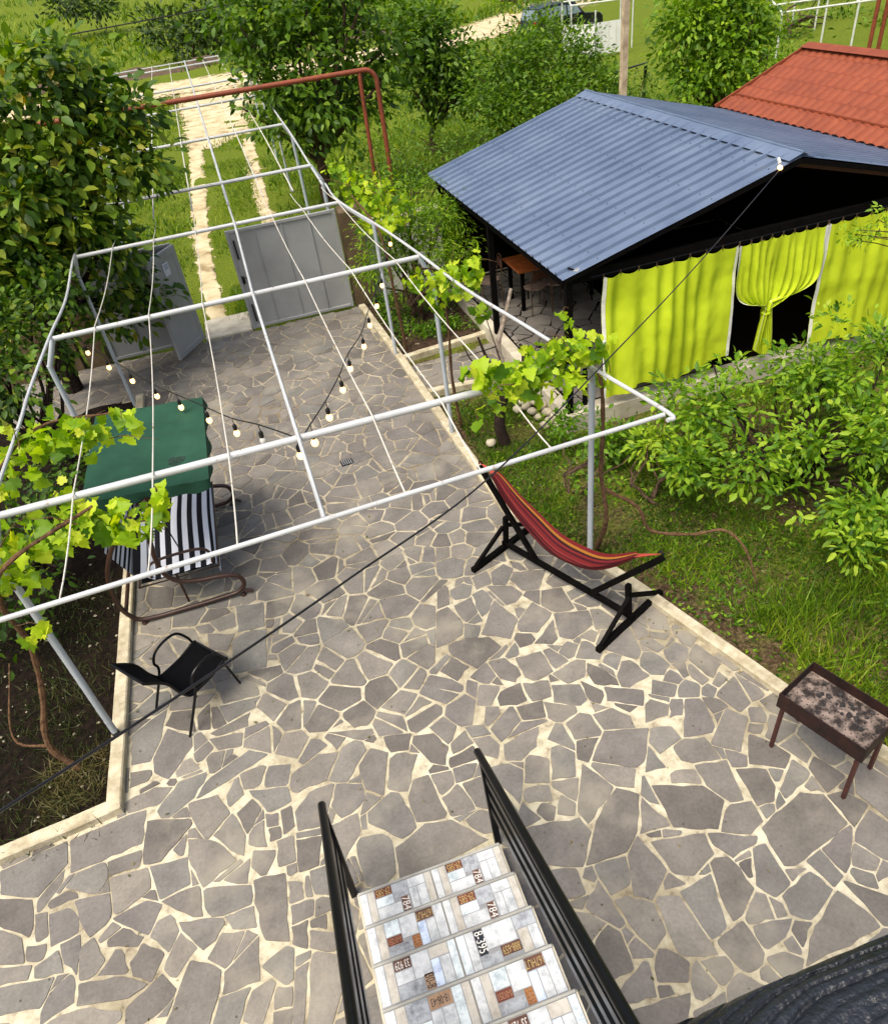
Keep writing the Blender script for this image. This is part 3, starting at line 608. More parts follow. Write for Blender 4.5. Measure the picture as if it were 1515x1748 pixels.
SURVEY = '''-2.76,4.01 -2.73,3.74 -2.17,3.79 -2.14,4.09|-2.13,3.62 -2.01,3.58 -1.79,3.78 -1.78,3.86 -2.13,3.97|-2.44,3.7 -2.42,3.62 -2.21,3.61 -2.19,3.7|
-2.74,3.61 -2.69,3.58 -2.52,3.5 -2.44,3.61 -2.46,3.7 -2.65,3.72|-2.41,3.55 -2.38,3.34 -2.33,3.28 -2.12,3.39 -2.12,3.53|-2.09,3.55 -2.01,3.26 -1.78,3.3 -1.79,3.52|
-1.79,3.67 -1.78,3.51 -1.67,3.24 -1.44,3.35 -1.57,3.57|-1.76,3.99 -1.72,3.84 -1.62,3.64 -1.46,3.78 -1.55,3.98|-2.03,4.09 -1.97,3.95 -1.74,4.07 -1.88,4.17|
-3.29,3.94 -3.26,3.77 -2.96,3.64 -2.78,3.82 -2.82,4.01|-2.95,3.51 -2.83,3.66 -2.82,3.8 -2.94,3.81|-3.26,3.68 -3.25,3.49 -3.03,3.33 -3,3.43 -3.03,3.6|
-2.67,3.48 -2.61,3.32 -2.51,3.16 -2.42,3.26 -2.4,3.44|-2.88,3.53 -2.86,3.5 -2.69,3.51 -2.71,3.57|-2.97,3.47 -2.94,3.28 -2.81,3.33 -2.79,3.45|
-3.23,3.42 -3.2,3.2 -3.04,3.15 -3.09,3.36|-1.98,3.23 -1.83,3.1 -1.71,3.03 -1.72,3.23|-1.66,3.1 -1.59,2.98 -1.35,2.99 -1.31,3.11 -1.65,3.21|
-1.29,3.13 -1.28,2.91 -1.22,2.69 -1.07,2.63 -1.04,3.1|-2.34,3.23 -2.33,3.19 -2.1,3.01 -2,3.2 -2.12,3.27|-2.38,3.1 -2.37,3.03 -2.17,2.96 -2.13,3.01 -2.29,3.14|
-2.46,3.08 -2.41,3.04 -2.31,3.15 -2.35,3.19|-2.07,3.01 -1.95,2.87 -1.89,3 -1.95,3.08 -2.06,3.06|-1.86,3.02 -1.84,2.96 -1.71,2.79 -1.59,2.84 -1.55,2.94|
-1.96,2.7 -1.88,2.67 -1.75,2.8 -1.86,2.91 -1.93,2.8|-2.23,2.85 -2.21,2.78 -2.09,2.7 -2.01,2.84 -2.16,2.95|-2.44,2.87 -2.27,2.82 -2.25,2.84 -2.34,2.99|
-2.59,2.72 -2.24,2.65 -2.14,2.68 -2.4,2.8 -2.59,2.83|-3.17,3.02 -3.14,2.85 -2.84,2.8 -2.77,2.96|-2.82,2.8 -2.81,2.68 -2.62,2.74 -2.66,2.9|
-2.23,2.47 -2.17,2.44 -2.03,2.48 -1.9,2.57 -1.98,2.68 -2.23,2.54|-1.94,2.36 -1.67,2.27 -1.6,2.44 -1.59,2.59 -1.8,2.7 -1.9,2.49|-1.66,2.69 -1.55,2.59 -1.42,2.8 -1.56,2.82|
-1.57,2.42 -1.32,2.42 -1.3,2.7 -1.55,2.55|-1.65,2.26 -1.47,2.21 -1.42,2.31 -1.4,2.4 -1.6,2.39|-1.44,2.24 -1.33,2.16 -1.21,2.39 -1.38,2.35|
-1.28,2.48 -1.16,2.34 -1.08,2.38 -1.08,2.56|-1.05,2.83 -1.04,2.76 -0.92,2.72 -0.92,2.83|-1.04,2.89 -0.95,2.89 -0.95,2.98 -1.03,3.01|-1.06,3.21 -0.97,3.21 -0.96,3.39 -1.05,3.39|
-0.91,3.08 -0.81,3.08 -0.75,3.3 -0.9,3.33|-1.29,3.3 -1.21,3.18 -1.12,3.31 -1.27,3.36|-1.37,3.74 -1.31,3.56 -1.18,3.73 -1.23,3.83|
-1.57,3.64 -1.49,3.53 -1.37,3.43 -1.34,3.59 -1.43,3.75|-1.23,3.91 -1.12,3.7 -0.93,3.74 -0.94,3.83|-0.89,3.38 -0.71,3.36 -0.65,3.67 -0.86,3.59|
-1.01,3.47 -0.94,3.5 -0.95,3.64 -1.01,3.63|-1.27,3.47 -1.17,3.42 -1.17,3.59 -1.26,3.56|-1.13,3.56 -1.06,3.55 -1.05,3.64 -1.13,3.66|-1.11,3.43 -1.06,3.43 -1.04,3.51 -1.11,3.52|
-0.9,2.5 -0.85,2.48 -0.82,2.68 -0.89,2.68|-0.89,2.9 -0.79,2.87 -0.75,3.08 -0.85,3.08|-1.11,2.08 -0.93,2.02 -0.86,2.42 -1.06,2.37|-2.75,3.23 -2.74,3.1 -2.62,2.96 -2.62,3.2|
-2.59,3.11 -2.56,2.87 -2.45,2.91 -2.43,2.99 -2.51,3.15|-2.87,3.42 -2.83,3.18 -2.66,3.21 -2.66,3.34 -2.74,3.42|-2.9,3.07 -2.89,2.99 -2.71,2.97 -2.76,3.13|
-2.76,2.65 -2.35,2.5 -2.29,2.53 -2.53,2.64|-1.05,2.58 -0.96,2.52 -0.94,2.71 -1.05,2.67|-3.19,3.16 -3.17,3.03 -3,3 -2.98,3.1|-2.98,3.16 -2.9,3.13 -2.88,3.21 -2.98,3.23|
-1.2,2.23 -1.13,2.22 -1.1,2.3 -1.19,2.33|-1.89,3.65 -1.83,3.57 -1.81,3.71|-1.46,3.23 -1.34,3.15 -1.31,3.3|-2.29,4.21 -2.27,4.12 -2.12,4.11 -1.88,4.19 -2.07,4.26|
-1.49,2.93 -1.44,2.83 -1.33,2.8 -1.31,2.92|1.21,2.39 1.51,2.38 1.69,2.55 1.78,2.73 1.64,2.84 1.31,2.52|1.66,2.44 1.9,2.42 1.8,2.67|1.92,2.4 2.23,2.28 2.39,2.45 2.29,2.63 1.94,2.77|
2.26,2.27 2.44,2.16 2.6,2.22 2.6,2.35 2.44,2.39 2.36,2.35|2.53,1.89 2.59,1.86 2.9,1.93 3.14,1.99 3.1,2.25 2.98,2.31 2.56,2.18 2.54,2.05|
3.15,2.19 3.16,1.97 3.26,1.99 3.34,2.06 3.26,2.18|3.09,1.84 3.18,1.68 3.25,1.7 3.39,1.86 3.33,2 3.25,1.96|2.84,1.87 2.89,1.71 2.96,1.75 3.14,1.95|
2.98,1.71 3.07,1.66 3.17,1.72 3.06,1.82|2.68,1.84 2.73,1.65 2.83,1.69 2.81,1.87|1.71,2.36 1.74,2.12 1.89,2.05 2.09,2.13 2.11,2.28|2.14,2.26 2.15,2.16 2.21,2.06 2.39,2.09 2.43,2.13|
2.25,1.83 2.31,1.72 2.46,1.75 2.47,2.03 2.37,2.04|1.98,1.7 2.07,1.72 2.2,1.81 2.17,2.04 2.05,2.07 2,1.95|1.4,2.06 1.51,1.99 1.7,2.13 1.63,2.42 1.49,2.31|
1.24,2.14 1.41,2.16 1.44,2.3 1.25,2.32|1.26,2.04 1.35,1.71 1.48,1.78 1.48,1.96 1.37,2.04|1.49,1.62 1.72,1.53 1.68,1.92 1.52,1.97|1.74,1.94 1.76,1.62 1.88,1.65 1.97,1.97|
2.05,1.63 2.22,1.6 2.25,1.72 2.19,1.76|2.35,1.59 2.43,1.52 2.7,1.64 2.62,1.77 2.37,1.7|2.25,1.6 2.29,1.59 2.32,1.66 2.28,1.71|2.25,1.3 2.83,1.34 2.72,1.57 2.31,1.36|
2.82,1.62 2.86,1.34 2.91,1.32 3.01,1.44|1.79,1.54 1.84,1.37 1.99,1.39 2.01,1.41 2,1.62 1.81,1.6|2.05,1.49 2.1,1.44 2.21,1.46 2.32,1.54 2.08,1.58|
2.29,1.39 2.42,1.48 2.36,1.51 2.29,1.5|1.07,2.09 1.11,2.02 1.18,1.91 1.24,1.93 1.2,2.2|0.99,1.79 1,1.64 1.17,1.65 1.19,1.85 1.14,1.91 1.02,1.85|
1.29,1.5 1.46,1.44 1.53,1.54 1.41,1.69 1.33,1.6|1.48,1.36 1.52,1.33 1.62,1.39 1.59,1.51 1.5,1.46|1.63,1.4 1.68,1.37 1.75,1.42 1.76,1.49 1.63,1.51|
1.03,1.49 1.22,1.44 1.26,1.59 1.24,1.63 1.03,1.53|1.26,1.41 1.31,1.43 1.31,1.47 1.26,1.48|1.01,1.35 1.33,1.24 1.41,1.36 1.27,1.4 1.03,1.42|1.41,1.28 1.45,1.22 1.61,1.25 1.64,1.31|
1.65,1.26 1.92,1.27 1.82,1.37 1.69,1.32|2.01,1.38 2.04,1.27 2.23,1.3 2.15,1.37|1.93,1.28 2,1.27 2.02,1.34 1.96,1.34|2.21,1.38 2.25,1.37 2.25,1.45 2.21,1.45|
2.5,1.83 2.52,1.77 2.6,1.8|1.84,2.36 1.91,2.34 1.94,2.37 1.86,2.41|1.66,2.04 1.75,2.03 1.71,2.09 1.67,2.08|2.23,1.91 2.26,1.91 2.28,1.97 2.24,1.97|
1.19,1.73 1.22,1.7 1.32,1.67 1.27,1.77|2.93,1.6 2.99,1.56 3.01,1.61 2.93,1.68|2.63,3.44 2.74,3.39 2.83,3.49 2.77,3.56 2.68,3.54|2.81,3.42 2.86,3.34 2.94,3.41 2.91,3.47|
2.92,3.34 3,3.12 3.11,3.16 3.14,3.22 3.13,3.43|2.78,3.19 2.9,3.2 2.88,3.3 2.78,3.36|2.44,3.09 2.68,3.05 2.75,3.36 2.62,3.4|2.61,2.95 2.77,2.79 3.01,3.04 2.9,3.18|
2.46,3.31 2.54,3.3 2.61,3.41 2.54,3.43|3.15,3.2 3.26,3.19 3.26,3.27 3.18,3.44|3.02,3 3.13,2.96 3.15,3.07 3.07,3.11|2.97,2.93 3.01,2.9 3.08,2.94 3,2.98|
3.06,2.85 3.1,2.75 3.28,2.79 3.33,2.83 3.2,2.99|2.76,2.66 3,2.52 3.12,2.62 3.07,2.73 2.95,2.87 2.89,2.86|3.11,2.6 3.17,2.48 3.27,2.58 3.26,2.75 3.12,2.72|
3.3,2.76 3.32,2.49 3.41,2.42 3.52,2.49 3.42,2.8|3.17,2.27 3.35,2.32 3.36,2.36 3.27,2.54 3.18,2.48|2.62,2.72 2.76,2.66 2.77,2.73 2.64,2.84|
2.31,2.9 2.39,2.84 2.57,2.81 2.56,2.99 2.42,3.03 2.31,3|2.13,2.73 2.29,2.66 2.33,2.74 2.24,2.78 2.15,2.78|2.35,2.63 2.44,2.45 2.55,2.43 2.62,2.74 2.36,2.79|
2.6,2.33 2.72,2.32 2.84,2.46 2.86,2.57 2.63,2.64|2.87,2.33 3.1,2.4 3.14,2.42 3.08,2.56 2.88,2.41|2.86,2.49 2.91,2.47 2.98,2.52 2.87,2.54|2.62,2.24 2.67,2.24 2.7,2.3 2.63,2.31|
3.07,2.34 3.1,2.27 3.14,2.27 3.13,2.38|3.37,2.39 3.41,2.32 3.47,2.35 3.47,2.4|3.38,2.18 3.45,1.94 3.65,2.15 3.59,2.3 3.52,2.37|3.24,3.15 3.25,3.05 3.36,2.87 3.41,2.91 3.35,3.17|
2.82,3.61 2.86,3.5 2.94,3.53 2.9,3.7 2.85,3.7|2.74,3.78 2.75,3.64 2.81,3.65 2.82,3.76|2.94,3.51 2.96,3.43 3.07,3.47 3.05,3.53|2.93,3.65 3.01,3.53 3.12,3.61 3.04,3.88 2.93,3.81|
2.9,3.82 2.98,3.89 2.91,3.89|-0.3,3.3 -0.09,3.09 0.01,3.1 0.01,3.21 -0.07,3.48 -0.29,3.37|0.05,3.34 0.06,3.16 0.25,3.12 0.3,3.18 0.26,3.5 0.11,3.5|
-0.18,2.76 -0.01,2.77 0.53,2.84 0.35,3.05 0.09,3.11 -0.17,3.01|-0.44,2.99 -0.42,2.81 -0.34,2.77 -0.21,2.85 -0.19,3.03 -0.26,3.13 -0.43,3.16|
-0.1,3.51 0.04,3.44 0.2,3.73 0.07,3.81 -0.03,3.76|-0.3,3.82 -0.29,3.63 -0.15,3.51 -0.04,3.84 -0.16,3.93|-0.57,3.81 -0.43,3.72 -0.23,3.94 -0.25,4.08 -0.44,4.02|
-0.89,3.83 -0.85,3.8 -0.58,3.83 -0.46,4.01 -0.62,4.05 -0.86,3.94|-0.58,3.58 -0.51,3.42 -0.35,3.5 -0.31,3.64 -0.52,3.72|
-0.88,3.42 -0.73,3.4 -0.6,3.59 -0.56,3.72 -0.74,3.71 -0.88,3.58|-0.34,3.42 -0.22,3.46 -0.29,3.52|0.3,3.16 0.35,3.12 0.52,3.12 0.44,3.33 0.31,3.26|
0.28,3.39 0.33,3.33 0.43,3.38 0.44,3.48 0.29,3.5|0.46,3.01 0.49,2.9 0.58,2.89 0.59,3.05|0.51,3.32 0.55,3.11 0.63,3.06 0.68,3.32|0.22,3.92 0.33,3.65 0.43,3.59 0.48,3.69 0.39,3.88|
0,4 0.02,3.87 0.16,3.84 0.21,3.95|-0.41,4.22 -0.21,4.08 -0.12,4.05 -0.13,4.14|0.48,3.52 0.54,3.52 0.7,3.55 0.69,3.66 0.48,3.62|0.46,3.39 0.58,3.39 0.63,3.46 0.48,3.5|
0.73,3.69 0.75,3.58 0.85,3.5 0.89,3.58 0.85,3.67|0.78,3.37 0.9,3.04 1.01,3.25 0.92,3.35|0.95,3.43 1.08,3.38 1.17,3.42 1.26,3.59 1.14,3.58 0.98,3.54|
1,3.18 1.18,3.11 1.26,3.26 1.09,3.38|1.21,3.12 1.38,3.08 1.48,3.25 1.38,3.36 1.31,3.36|1.5,3.22 1.59,3.14 1.7,3.31 1.55,3.34|
1.61,3.17 1.62,3.15 1.88,2.98 1.98,3.01 2.14,3.24 1.79,3.35|1.29,2.76 1.32,2.65 1.65,2.86 1.51,3.14|1.59,3.13 1.67,2.9 1.79,2.84 1.87,2.96|0.96,3.08 0.97,3 1.12,2.96 1.14,3.06|
1.22,3.08 1.23,2.98 1.31,2.87 1.39,3.03|0.84,2.59 0.91,2.49 1.14,2.39 1.29,2.58 1.29,2.71 0.88,2.78|0.81,2.84 0.86,2.82 0.98,2.84 0.91,2.99|1,2.87 1.07,2.8 1.13,2.85 1.06,2.92|
1.15,2.84 1.26,2.78 1.34,2.92 1.2,2.92|0.9,2.21 1.05,2.21 1.06,2.36 0.93,2.39|-0.64,3.16 -0.62,3.02 -0.41,3.24 -0.37,3.4 -0.6,3.37|
-0.93,3.11 -0.84,3.1 -0.77,3.23 -0.78,3.33 -0.91,3.32|-0.86,3.08 -0.85,2.91 -0.72,2.85 -0.69,3.04|-1.04,2.71 -0.91,2.72 -0.89,2.82 -1.02,2.83|
-0.93,2.51 -0.79,2.44 -0.78,2.57 -0.91,2.63|-1.01,2.04 -0.89,2 -0.78,2.19 -0.73,2.39 -0.85,2.45 -0.94,2.43 -1.01,2.15|-0.68,2.54 -0.62,2.52 -0.58,2.64 -0.66,2.74|
0.53,3.63 0.71,3.7 0.67,3.79 0.54,3.72|1.56,5.48 1.67,5.42 1.82,5.6 1.76,5.69 1.59,5.62|1.77,5.48 1.83,5.28 1.97,5.24 2.12,5.44 1.83,5.53|
1.93,4.95 2.05,4.83 2.18,4.83 2.18,5.11 2.01,5.14|1.52,5.44 1.6,5.15 1.67,5.15 1.76,5.22 1.7,5.36|1.21,4.87 1.23,4.83 1.45,4.68 1.59,4.86 1.46,5.21|
1.59,4.81 1.61,4.7 1.71,4.65 1.95,4.84 1.85,5.02|1.92,4.54 2.02,4.46 2.25,4.55 2.29,4.71 1.98,4.8|0.76,4.88 0.86,4.89 1.03,4.95 1.07,5.08 0.99,5.32 0.89,5.3|
1.3,5.28 1.31,5.11 1.47,5.18 1.4,5.41 1.31,5.39|1.09,5.54 1.12,5.44 1.24,5.42 1.3,5.54 1.24,5.59|1.39,5.5 1.54,5.52 1.53,5.67 1.4,5.64|1.51,4.67 1.52,4.56 1.65,4.56 1.62,4.77|
1.68,4.54 1.8,4.48 1.87,4.52 1.93,4.72|0.71,4.55 0.8,4.42 0.92,4.51 0.82,4.64|0.87,4.69 1.03,4.46 1.3,4.61 1.22,4.79 1.06,4.83 0.87,4.81|
1.4,4.22 1.5,4.11 1.68,4.15 1.67,4.38 1.4,4.4|1.68,4.38 1.73,4.19 1.84,4.22 1.76,4.38|1.84,4.31 1.88,4.25 1.96,4.26 2.01,4.33 1.95,4.39|
1.95,4.21 2.12,4.12 2.19,4.19 2.14,4.33 2.06,4.34|1.69,4.11 1.76,3.98 1.94,4 2,4.11 1.94,4.17|1.99,4.09 2,3.86 2.17,3.78 2.06,4.01|
2.18,3.75 2.24,3.73 2.46,3.78 2.4,3.96 2.33,3.97 2.19,3.81|2.2,4.28 2.47,4 2.56,4.08 2.59,4.31 2.31,4.4|2.47,3.86 2.5,3.79 2.63,3.73 2.7,3.79 2.64,3.97 2.55,3.99|
2.57,3.67 2.65,3.58 2.72,3.63 2.65,3.73|2.43,3.58 2.56,3.49 2.64,3.58 2.5,3.69|2.62,3.44 2.76,3.39 2.82,3.48 2.73,3.57 2.67,3.54|2.59,4.14 2.68,3.98 2.74,4 2.69,4.12|
2.01,3.67 2.25,3.52 2.31,3.63 2.04,3.78|1.85,3.75 1.92,3.68 1.98,3.74 1.86,3.9|1.57,3.83 1.75,3.72 1.84,3.76 1.84,3.88 1.61,3.96|1.37,4.1 1.39,3.92 1.53,3.91 1.56,4.05|
1.1,3.98 1.22,3.94 1.31,3.95 1.32,4.1 1.11,4.07|0.91,4.06 1.01,4.02 1.13,4.16 0.99,4.23|1.15,4.46 1.18,4.29 1.3,4.19 1.38,4.25 1.29,4.44|0.95,4.38 1.05,4.26 1.14,4.32 1.1,4.46|
2.74,3.82 2.87,3.79 2.95,3.89 2.87,4 2.77,3.97|2.55,4.28 2.58,4.19 2.68,4.19 2.7,4.28 2.66,4.38|2.11,4.41 2.18,4.33 2.25,4.4 2.22,4.44|0.92,5.39 1.03,5.4 1.09,5.66 0.98,5.59|
1.04,4.82 1.14,4.82 1.21,4.94 1.07,5.03|1.09,5.32 1.11,5.09 1.25,5.17 1.26,5.36|-2.07,4.63 -2.06,4.47 -1.93,4.35 -1.76,4.56 -1.76,4.72 -1.96,4.88|
-1.69,4.5 -1.67,4.39 -1.56,4.49 -1.58,4.57|-2.03,4.07 -1.98,3.96 -1.72,4.09 -1.62,4.25 -1.89,4.24|-1.68,4.07 -1.44,4.14 -1.12,4.26 -1.24,4.34 -1.52,4.22|
-1.95,4.94 -1.9,4.9 -1.73,4.81 -1.75,5.01 -1.9,5.05|-1.45,5.24 -1.39,4.98 -1.1,4.99 -1.11,5.08 -1.29,5.25|-1.43,4.97 -1.36,4.75 -1.17,4.8 -1.09,4.94|
-1.54,4.7 -1.48,4.65 -1.23,4.66 -1.2,4.79|-1.55,4.6 -1.49,4.48 -1.31,4.45 -1.29,4.56|-1.28,5.36 -0.99,5.32 -0.94,5.8 -1.11,5.85 -1.25,5.78|
-1.5,5.96 -1.49,5.77 -1.35,5.71 -1.28,5.87|-1.19,5.91 -0.95,5.89 -0.93,6.22 -1.18,6.27|-1.46,6.16 -1.39,6.02 -1.25,6.02 -1.26,6.19|-2.26,4.4 -2.15,4.41 -2.12,4.46 -2.26,4.49|
-2.27,4.93 -2.26,4.63 -2.12,4.61 -2.06,4.72 -2,5.09 -2.1,5.04|-1.42,3.89 -1.34,3.94 -1.36,4.07 -1.42,3.97|-1.35,3.74 -1.32,3.62 -1.17,3.74 -1.25,3.84|
-1.87,4.43 -1.85,4.35 -1.71,4.36 -1.76,4.45|-1.6,4.43 -1.58,4.28 -1.52,4.26 -1.47,4.43'''
def clip_away(c, h, gap):
    """cut polygon c back from convex polygon h along the side of h that keeps most of c"""
    best, ba = None, -1.0
    if min(p[0] for p in c) > max(p[0] for p in h) + gap or max(p[0] for p in c) < min(p[0] for p in h) - gap or min(p[1] for p in c) > max(p[1] for p in h) + gap or max(p[1] for p in c) < min(p[1] for p in h) - gap: return c
    for k in range(len(h)):
        a, b = h[k], h[(k + 1) % len(h)]; l = math.dist(a, b)
        if l < 1e-4: continue
        n = ((b[1] - a[1]) / l, -(b[0] - a[0]) / l); q = clip_half(c, (a[0] + n[0] * gap, a[1] + n[1] * gap), (-n[0], -n[1]))
        ar = abs(area(q)) if len(q) >= 3 else 0
        if ar > ba: best, ba = q, ar
    return best
def rough(e, g):
    r = []; k_ = len(e)
    for k in range(k_):
        a, b, d = e[k - 1], e[k], e[(k + 1) % k_]; la, lb = math.dist(a, b), math.dist(b, d); q = g.uniform(.002, .012); ta, tb = min(.3, q / max(la, 1e-5)), min(.3, q / max(lb, 1e-5))
        r.append((b[0] + (a[0] - b[0]) * ta, b[1] + (a[1] - b[1]) * ta)); r.append((b[0] + (d[0] - b[0]) * tb, b[1] + (d[1] - b[1]) * tb))
    f = []; k_ = len(r)
    for k in range(k_):
        a, b = r[k], r[(k + 1) % k_]; l = math.dist(a, b); f.append(a); ns = int(l / .09)
        for q in range(1, ns + 1): t = q / (ns + 1); j = g.gauss(0, .0055); f.append((a[0] + (b[0] - a[0]) * t - (b[1] - a[1]) / l * j, a[1] + (b[1] - a[1]) * t + (b[0] - a[0]) / l * j))
    return f
def patio_stones():
    g = random.Random(12); T = [[tuple(map(float, q.split(','))) for q in p.split()] for p in SURVEY.replace('\n', '').split('|') if p.strip()]
    T = sorted([t for t in T if len(t) >= 3], key=lambda t: -abs(area(t))); H = []
    for t in T:
        c = t if area(t) > 0 else t[::-1]
        for h in H:
            c = clip_away(c, h, .010)
            if not c or len(c) < 3: break
        if c and len(c) >= 3 and abs(area(c)) > .0016: H.append(c)
    def offset(h, r):
        c = [(min(p[0] for p in h) - .3, min(p[1] for p in h) - .3), (max(p[0] for p in h) + .3, min(p[1] for p in h) - .3), (max(p[0] for p in h) + .3, max(p[1] for p in h) + .3), (min(p[0] for p in h) - .3, max(p[1] for p in h) + .3)]
        for k in range(len(h)):
            a, b = h[k], h[(k + 1) % len(h)]; l = math.dist(a, b)
            if l > 1e-4: n = ((b[1] - a[1]) / l, -(b[0] - a[0]) / l); c = clip_half(c, (a[0] + n[0] * r, a[1] + n[1] * r), n)
        return c
    # the joints are narrow: each stone reaches out until it nearly meets its neighbours
    E_ = []; cen = [(sum(p[0] for p in h) / len(h), sum(p[1] for p in h) / len(h)) for h in H]
    for i, h in enumerate(H):
        e = offset(h, .032)
        for j, o in enumerate(H):
            if i == j or abs(cen[i][0] - cen[j][0]) > .9 or abs(cen[i][1] - cen[j][1]) > .9: continue
            best = None
            for own, (p, q) in ((True, (h, o)), (False, (o, h))):
                for k in range(len(p)):
                    a, b = p[k], p[(k + 1) % len(p)]; l = math.dist(a, b)
                    if l < 1e-4: continue
                    n = ((b[1] - a[1]) / l, -(b[0] - a[0]) / l); sep = min((v[0] - a[0]) * n[0] + (v[1] - a[1]) * n[1] for v in q)
                    if best is None or sep > best[0]: best = (sep, a, n, own)
            sep, a, n, own = best; jt = g.uniform(.004, .009)
            if sep > .1: continue
            if own: e = clip_half(e, (a[0] + n[0] * (sep / 2 - jt), a[1] + n[1] * (sep / 2 - jt)), n)
            else: e = clip_half(e, (a[0] + n[0] * (sep / 2 + jt), a[1] + n[1] * (sep / 2 + jt)), (-n[0], -n[1]))
            if len(e) < 3: break
        if len(e) >= 3: E_.append(e)
    H = E_; out = [rough(h, g) for h in H]
    for s in crazy_paving(PATIO, 0.36, 3):
        c = s
        for h in H:
            c = clip_away(c, h, .010)
            if not c or len(c) < 3: break
        if not c or len(c) < 3: continue
        if abs(area(c)) < .99 * abs(area(s)):
            if abs(area(c)) < .0035: continue
            per = sum(math.dist(c[i], c[i - 1]) for i in range(len(c)))
            if 4 * math.pi * abs(area(c)) / per ** 2 < .30: continue
        out.append(c)
    return out
lay(patio_stones(), patio, 0.0, 300, 4)
lay(crazy_paving(PATH, 0.36, 9), side_path, -0.004, 12, 5)

# kerbs: cast strips along the edges of the paving
def strip(name, pts, w, z0, z1, m, side=1, parent=None):
    """a strip on one side of a polyline, its top a little uneven"""
    P = []
    for a, b in zip(pts[:-1], pts[1:]):
        n = max(1, int(math.dist(a, b) / .22)); P += [(a[0] + (b[0] - a[0]) * i / n, a[1] + (b[1] - a[1]) * i / n) for i in range(n)]
    P.append(pts[-1]); V = []; F = []; n = len(P)
    for i, p in enumerate(P):
        a = P[max(0, i - 1)]; b = P[min(n - 1, i + 1)]; d = (b[0] - a[0], b[1] - a[1]); l = math.hypot(*d); nx, ny = -d[1] / l * side, d[0] / l * side
        k = .006 * mnoise.noise(Vector((p[0] * 3, p[1] * 3, 1))); zz = z1 + .008 * mnoise.noise(Vector((p[0] * 2, p[1] * 2, 7))); bv = .012
        for o, z in ((0, z0), (k, zz - bv), (bv + k, zz), (w - bv + k, zz), (w + k, zz - bv), (w, z0)): V.append((p[0] + nx * o, p[1] + ny * o, z))
    for i in range(n - 1):
        for k in range(5): F.append((i * 6 + k, (i + 1) * 6 + k, (i + 1) * 6 + k + 1, i * 6 + k + 1))
    F.append((0, 1, 2, 3, 4, 5)); F.append(tuple((n - 1) * 6 + k for k in (5, 4, 3, 2, 1, 0)))
    return tag(link(name, np_mesh(name, V, F), m, parent), kind='structure')
strip('kerb', [(1.78, 13.78), (1.92, 11.0), (2.0, 8.52), (2.08, 6.60), (2.26, 6.16), (2.81, 4.90), (3.42, 3.02), (3.95, 1.75), (5.4, -1.6)], 0.125, -0.1, 0.075, M['kerb'], 1)
strip('kerb', [(-7.2, 3.57), (-2.33, 4.14)], 0.13, -0.1, 0.085, M['kerb'], 1)
strip('kerb', [(-2.33, 4.13), (-2.34, 12.12)], 0.13, -0.1, 0.085, M['kerb'], 1)
strip('kerb', [(1.94, 11.25), (3.75, 11.46)], 0.12, -0.1, 0.06, M['kerb'], -1)
strip('kerb', [(2.02, 9.93), (3.62, 9.82)], 0.12, -0.12, 0.05, M['kerb'], -1)
tag(MB().box((-0.77, 14.40, -0.01), (.90, .94, .10), 0, .02).build('threshold', M['concrete']), 'pale worn concrete threshold slab in the open gateway', 'threshold')

dp = on_z(592, 790, 0.0); dr = empty('drain_grate', (dp[0], dp[1], 0), 'small dark metal drain grate set in the paving', 'drain')
MB().box((dp[0], dp[1], .006), (.17, .14, .014), .1).build('grate_frame', M['black_metal'], dr)
for k in range(5): MB().box((dp[0] - .06 + .03 * k, dp[1], .015), (.010, .12, .006), .1).build('bar', M['gate'], dr)
# dug beds
def bed(name, poly, z, m, step=0.16, amp=0.035):
    xs = [p[0] for p in poly]; ys = [p[1] for p in poly]; nx = int((max(xs) - min(xs)) / step) + 1; ny = int((max(ys) - min(ys)) / step) + 1; V = []; idx = {}; F = []
    for j in range(ny + 1):
        for i in range(nx + 1):
            x = min(xs) + i * step; y = min(ys) + j * step; idx[(i, j)] = len(V); V.append((x, y, z + amp * mnoise.noise(Vector((x * 2.2, y * 2.2, 4))) + amp * .5 * mnoise.noise(Vector((x * 7, y * 7, 2)))))
    for j in range(ny):
        for i in range(nx):
            if in_poly(min(xs) + (i + .5) * step, min(ys) + (j + .5) * step, poly): F.append((idx[(i, j)], idx[(i + 1, j)], idx[(i + 1, j + 1)], idx[(i, j + 1)]))
    return tag(link(name, np_mesh(name, V, F), m, None, True), kind='structure')
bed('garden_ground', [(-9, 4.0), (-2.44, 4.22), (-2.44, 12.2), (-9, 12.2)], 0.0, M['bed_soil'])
bed('garden_ground', [(1.98, 11.4), (3.9, 11.5), (3.95, 14.1), (1.85, 14.1)], 0.0, M['brown_soil'])

# sandy wheel tracks of the drive and the dirt road beyond
def ragged(name, centre, half, z, m, seed, step=0.7, amp=0.3):
    V = []; F = []; U = []; P = spline(centre, 10)
    for i, p in enumerate(P):
        a = P[max(0, i - 1)]; b = P[min(len(P) - 1, i + 1)]; d = unit((b - a)[:2]); n = np.array([-d[1], d[0]]); h = half(i / (len(P) - 1)) if callable(half) else half
        for k in range(7):
            t = -1 + k / 3; e = h * t + (amp * h * mnoise.noise(Vector((p[0] * 1.3 + k, p[1] * 1.3, seed))) if abs(t) > .9 else 0); q = p[:2] + n * e
            V.append((q[0], q[1], ground_z(q[0], q[1]) + (z if abs(t) < .9 else -.02))); U.append((k / 6, i * .3))
    for i in range(len(P) - 1):
        for k in range(6): F.append((i * 7 + k, (i + 1) * 7 + k, (i + 1) * 7 + k + 1, i * 7 + k + 1))
    return tag(link(name, np_mesh(name, V, F, uv=U), m, None, True), kind='structure')
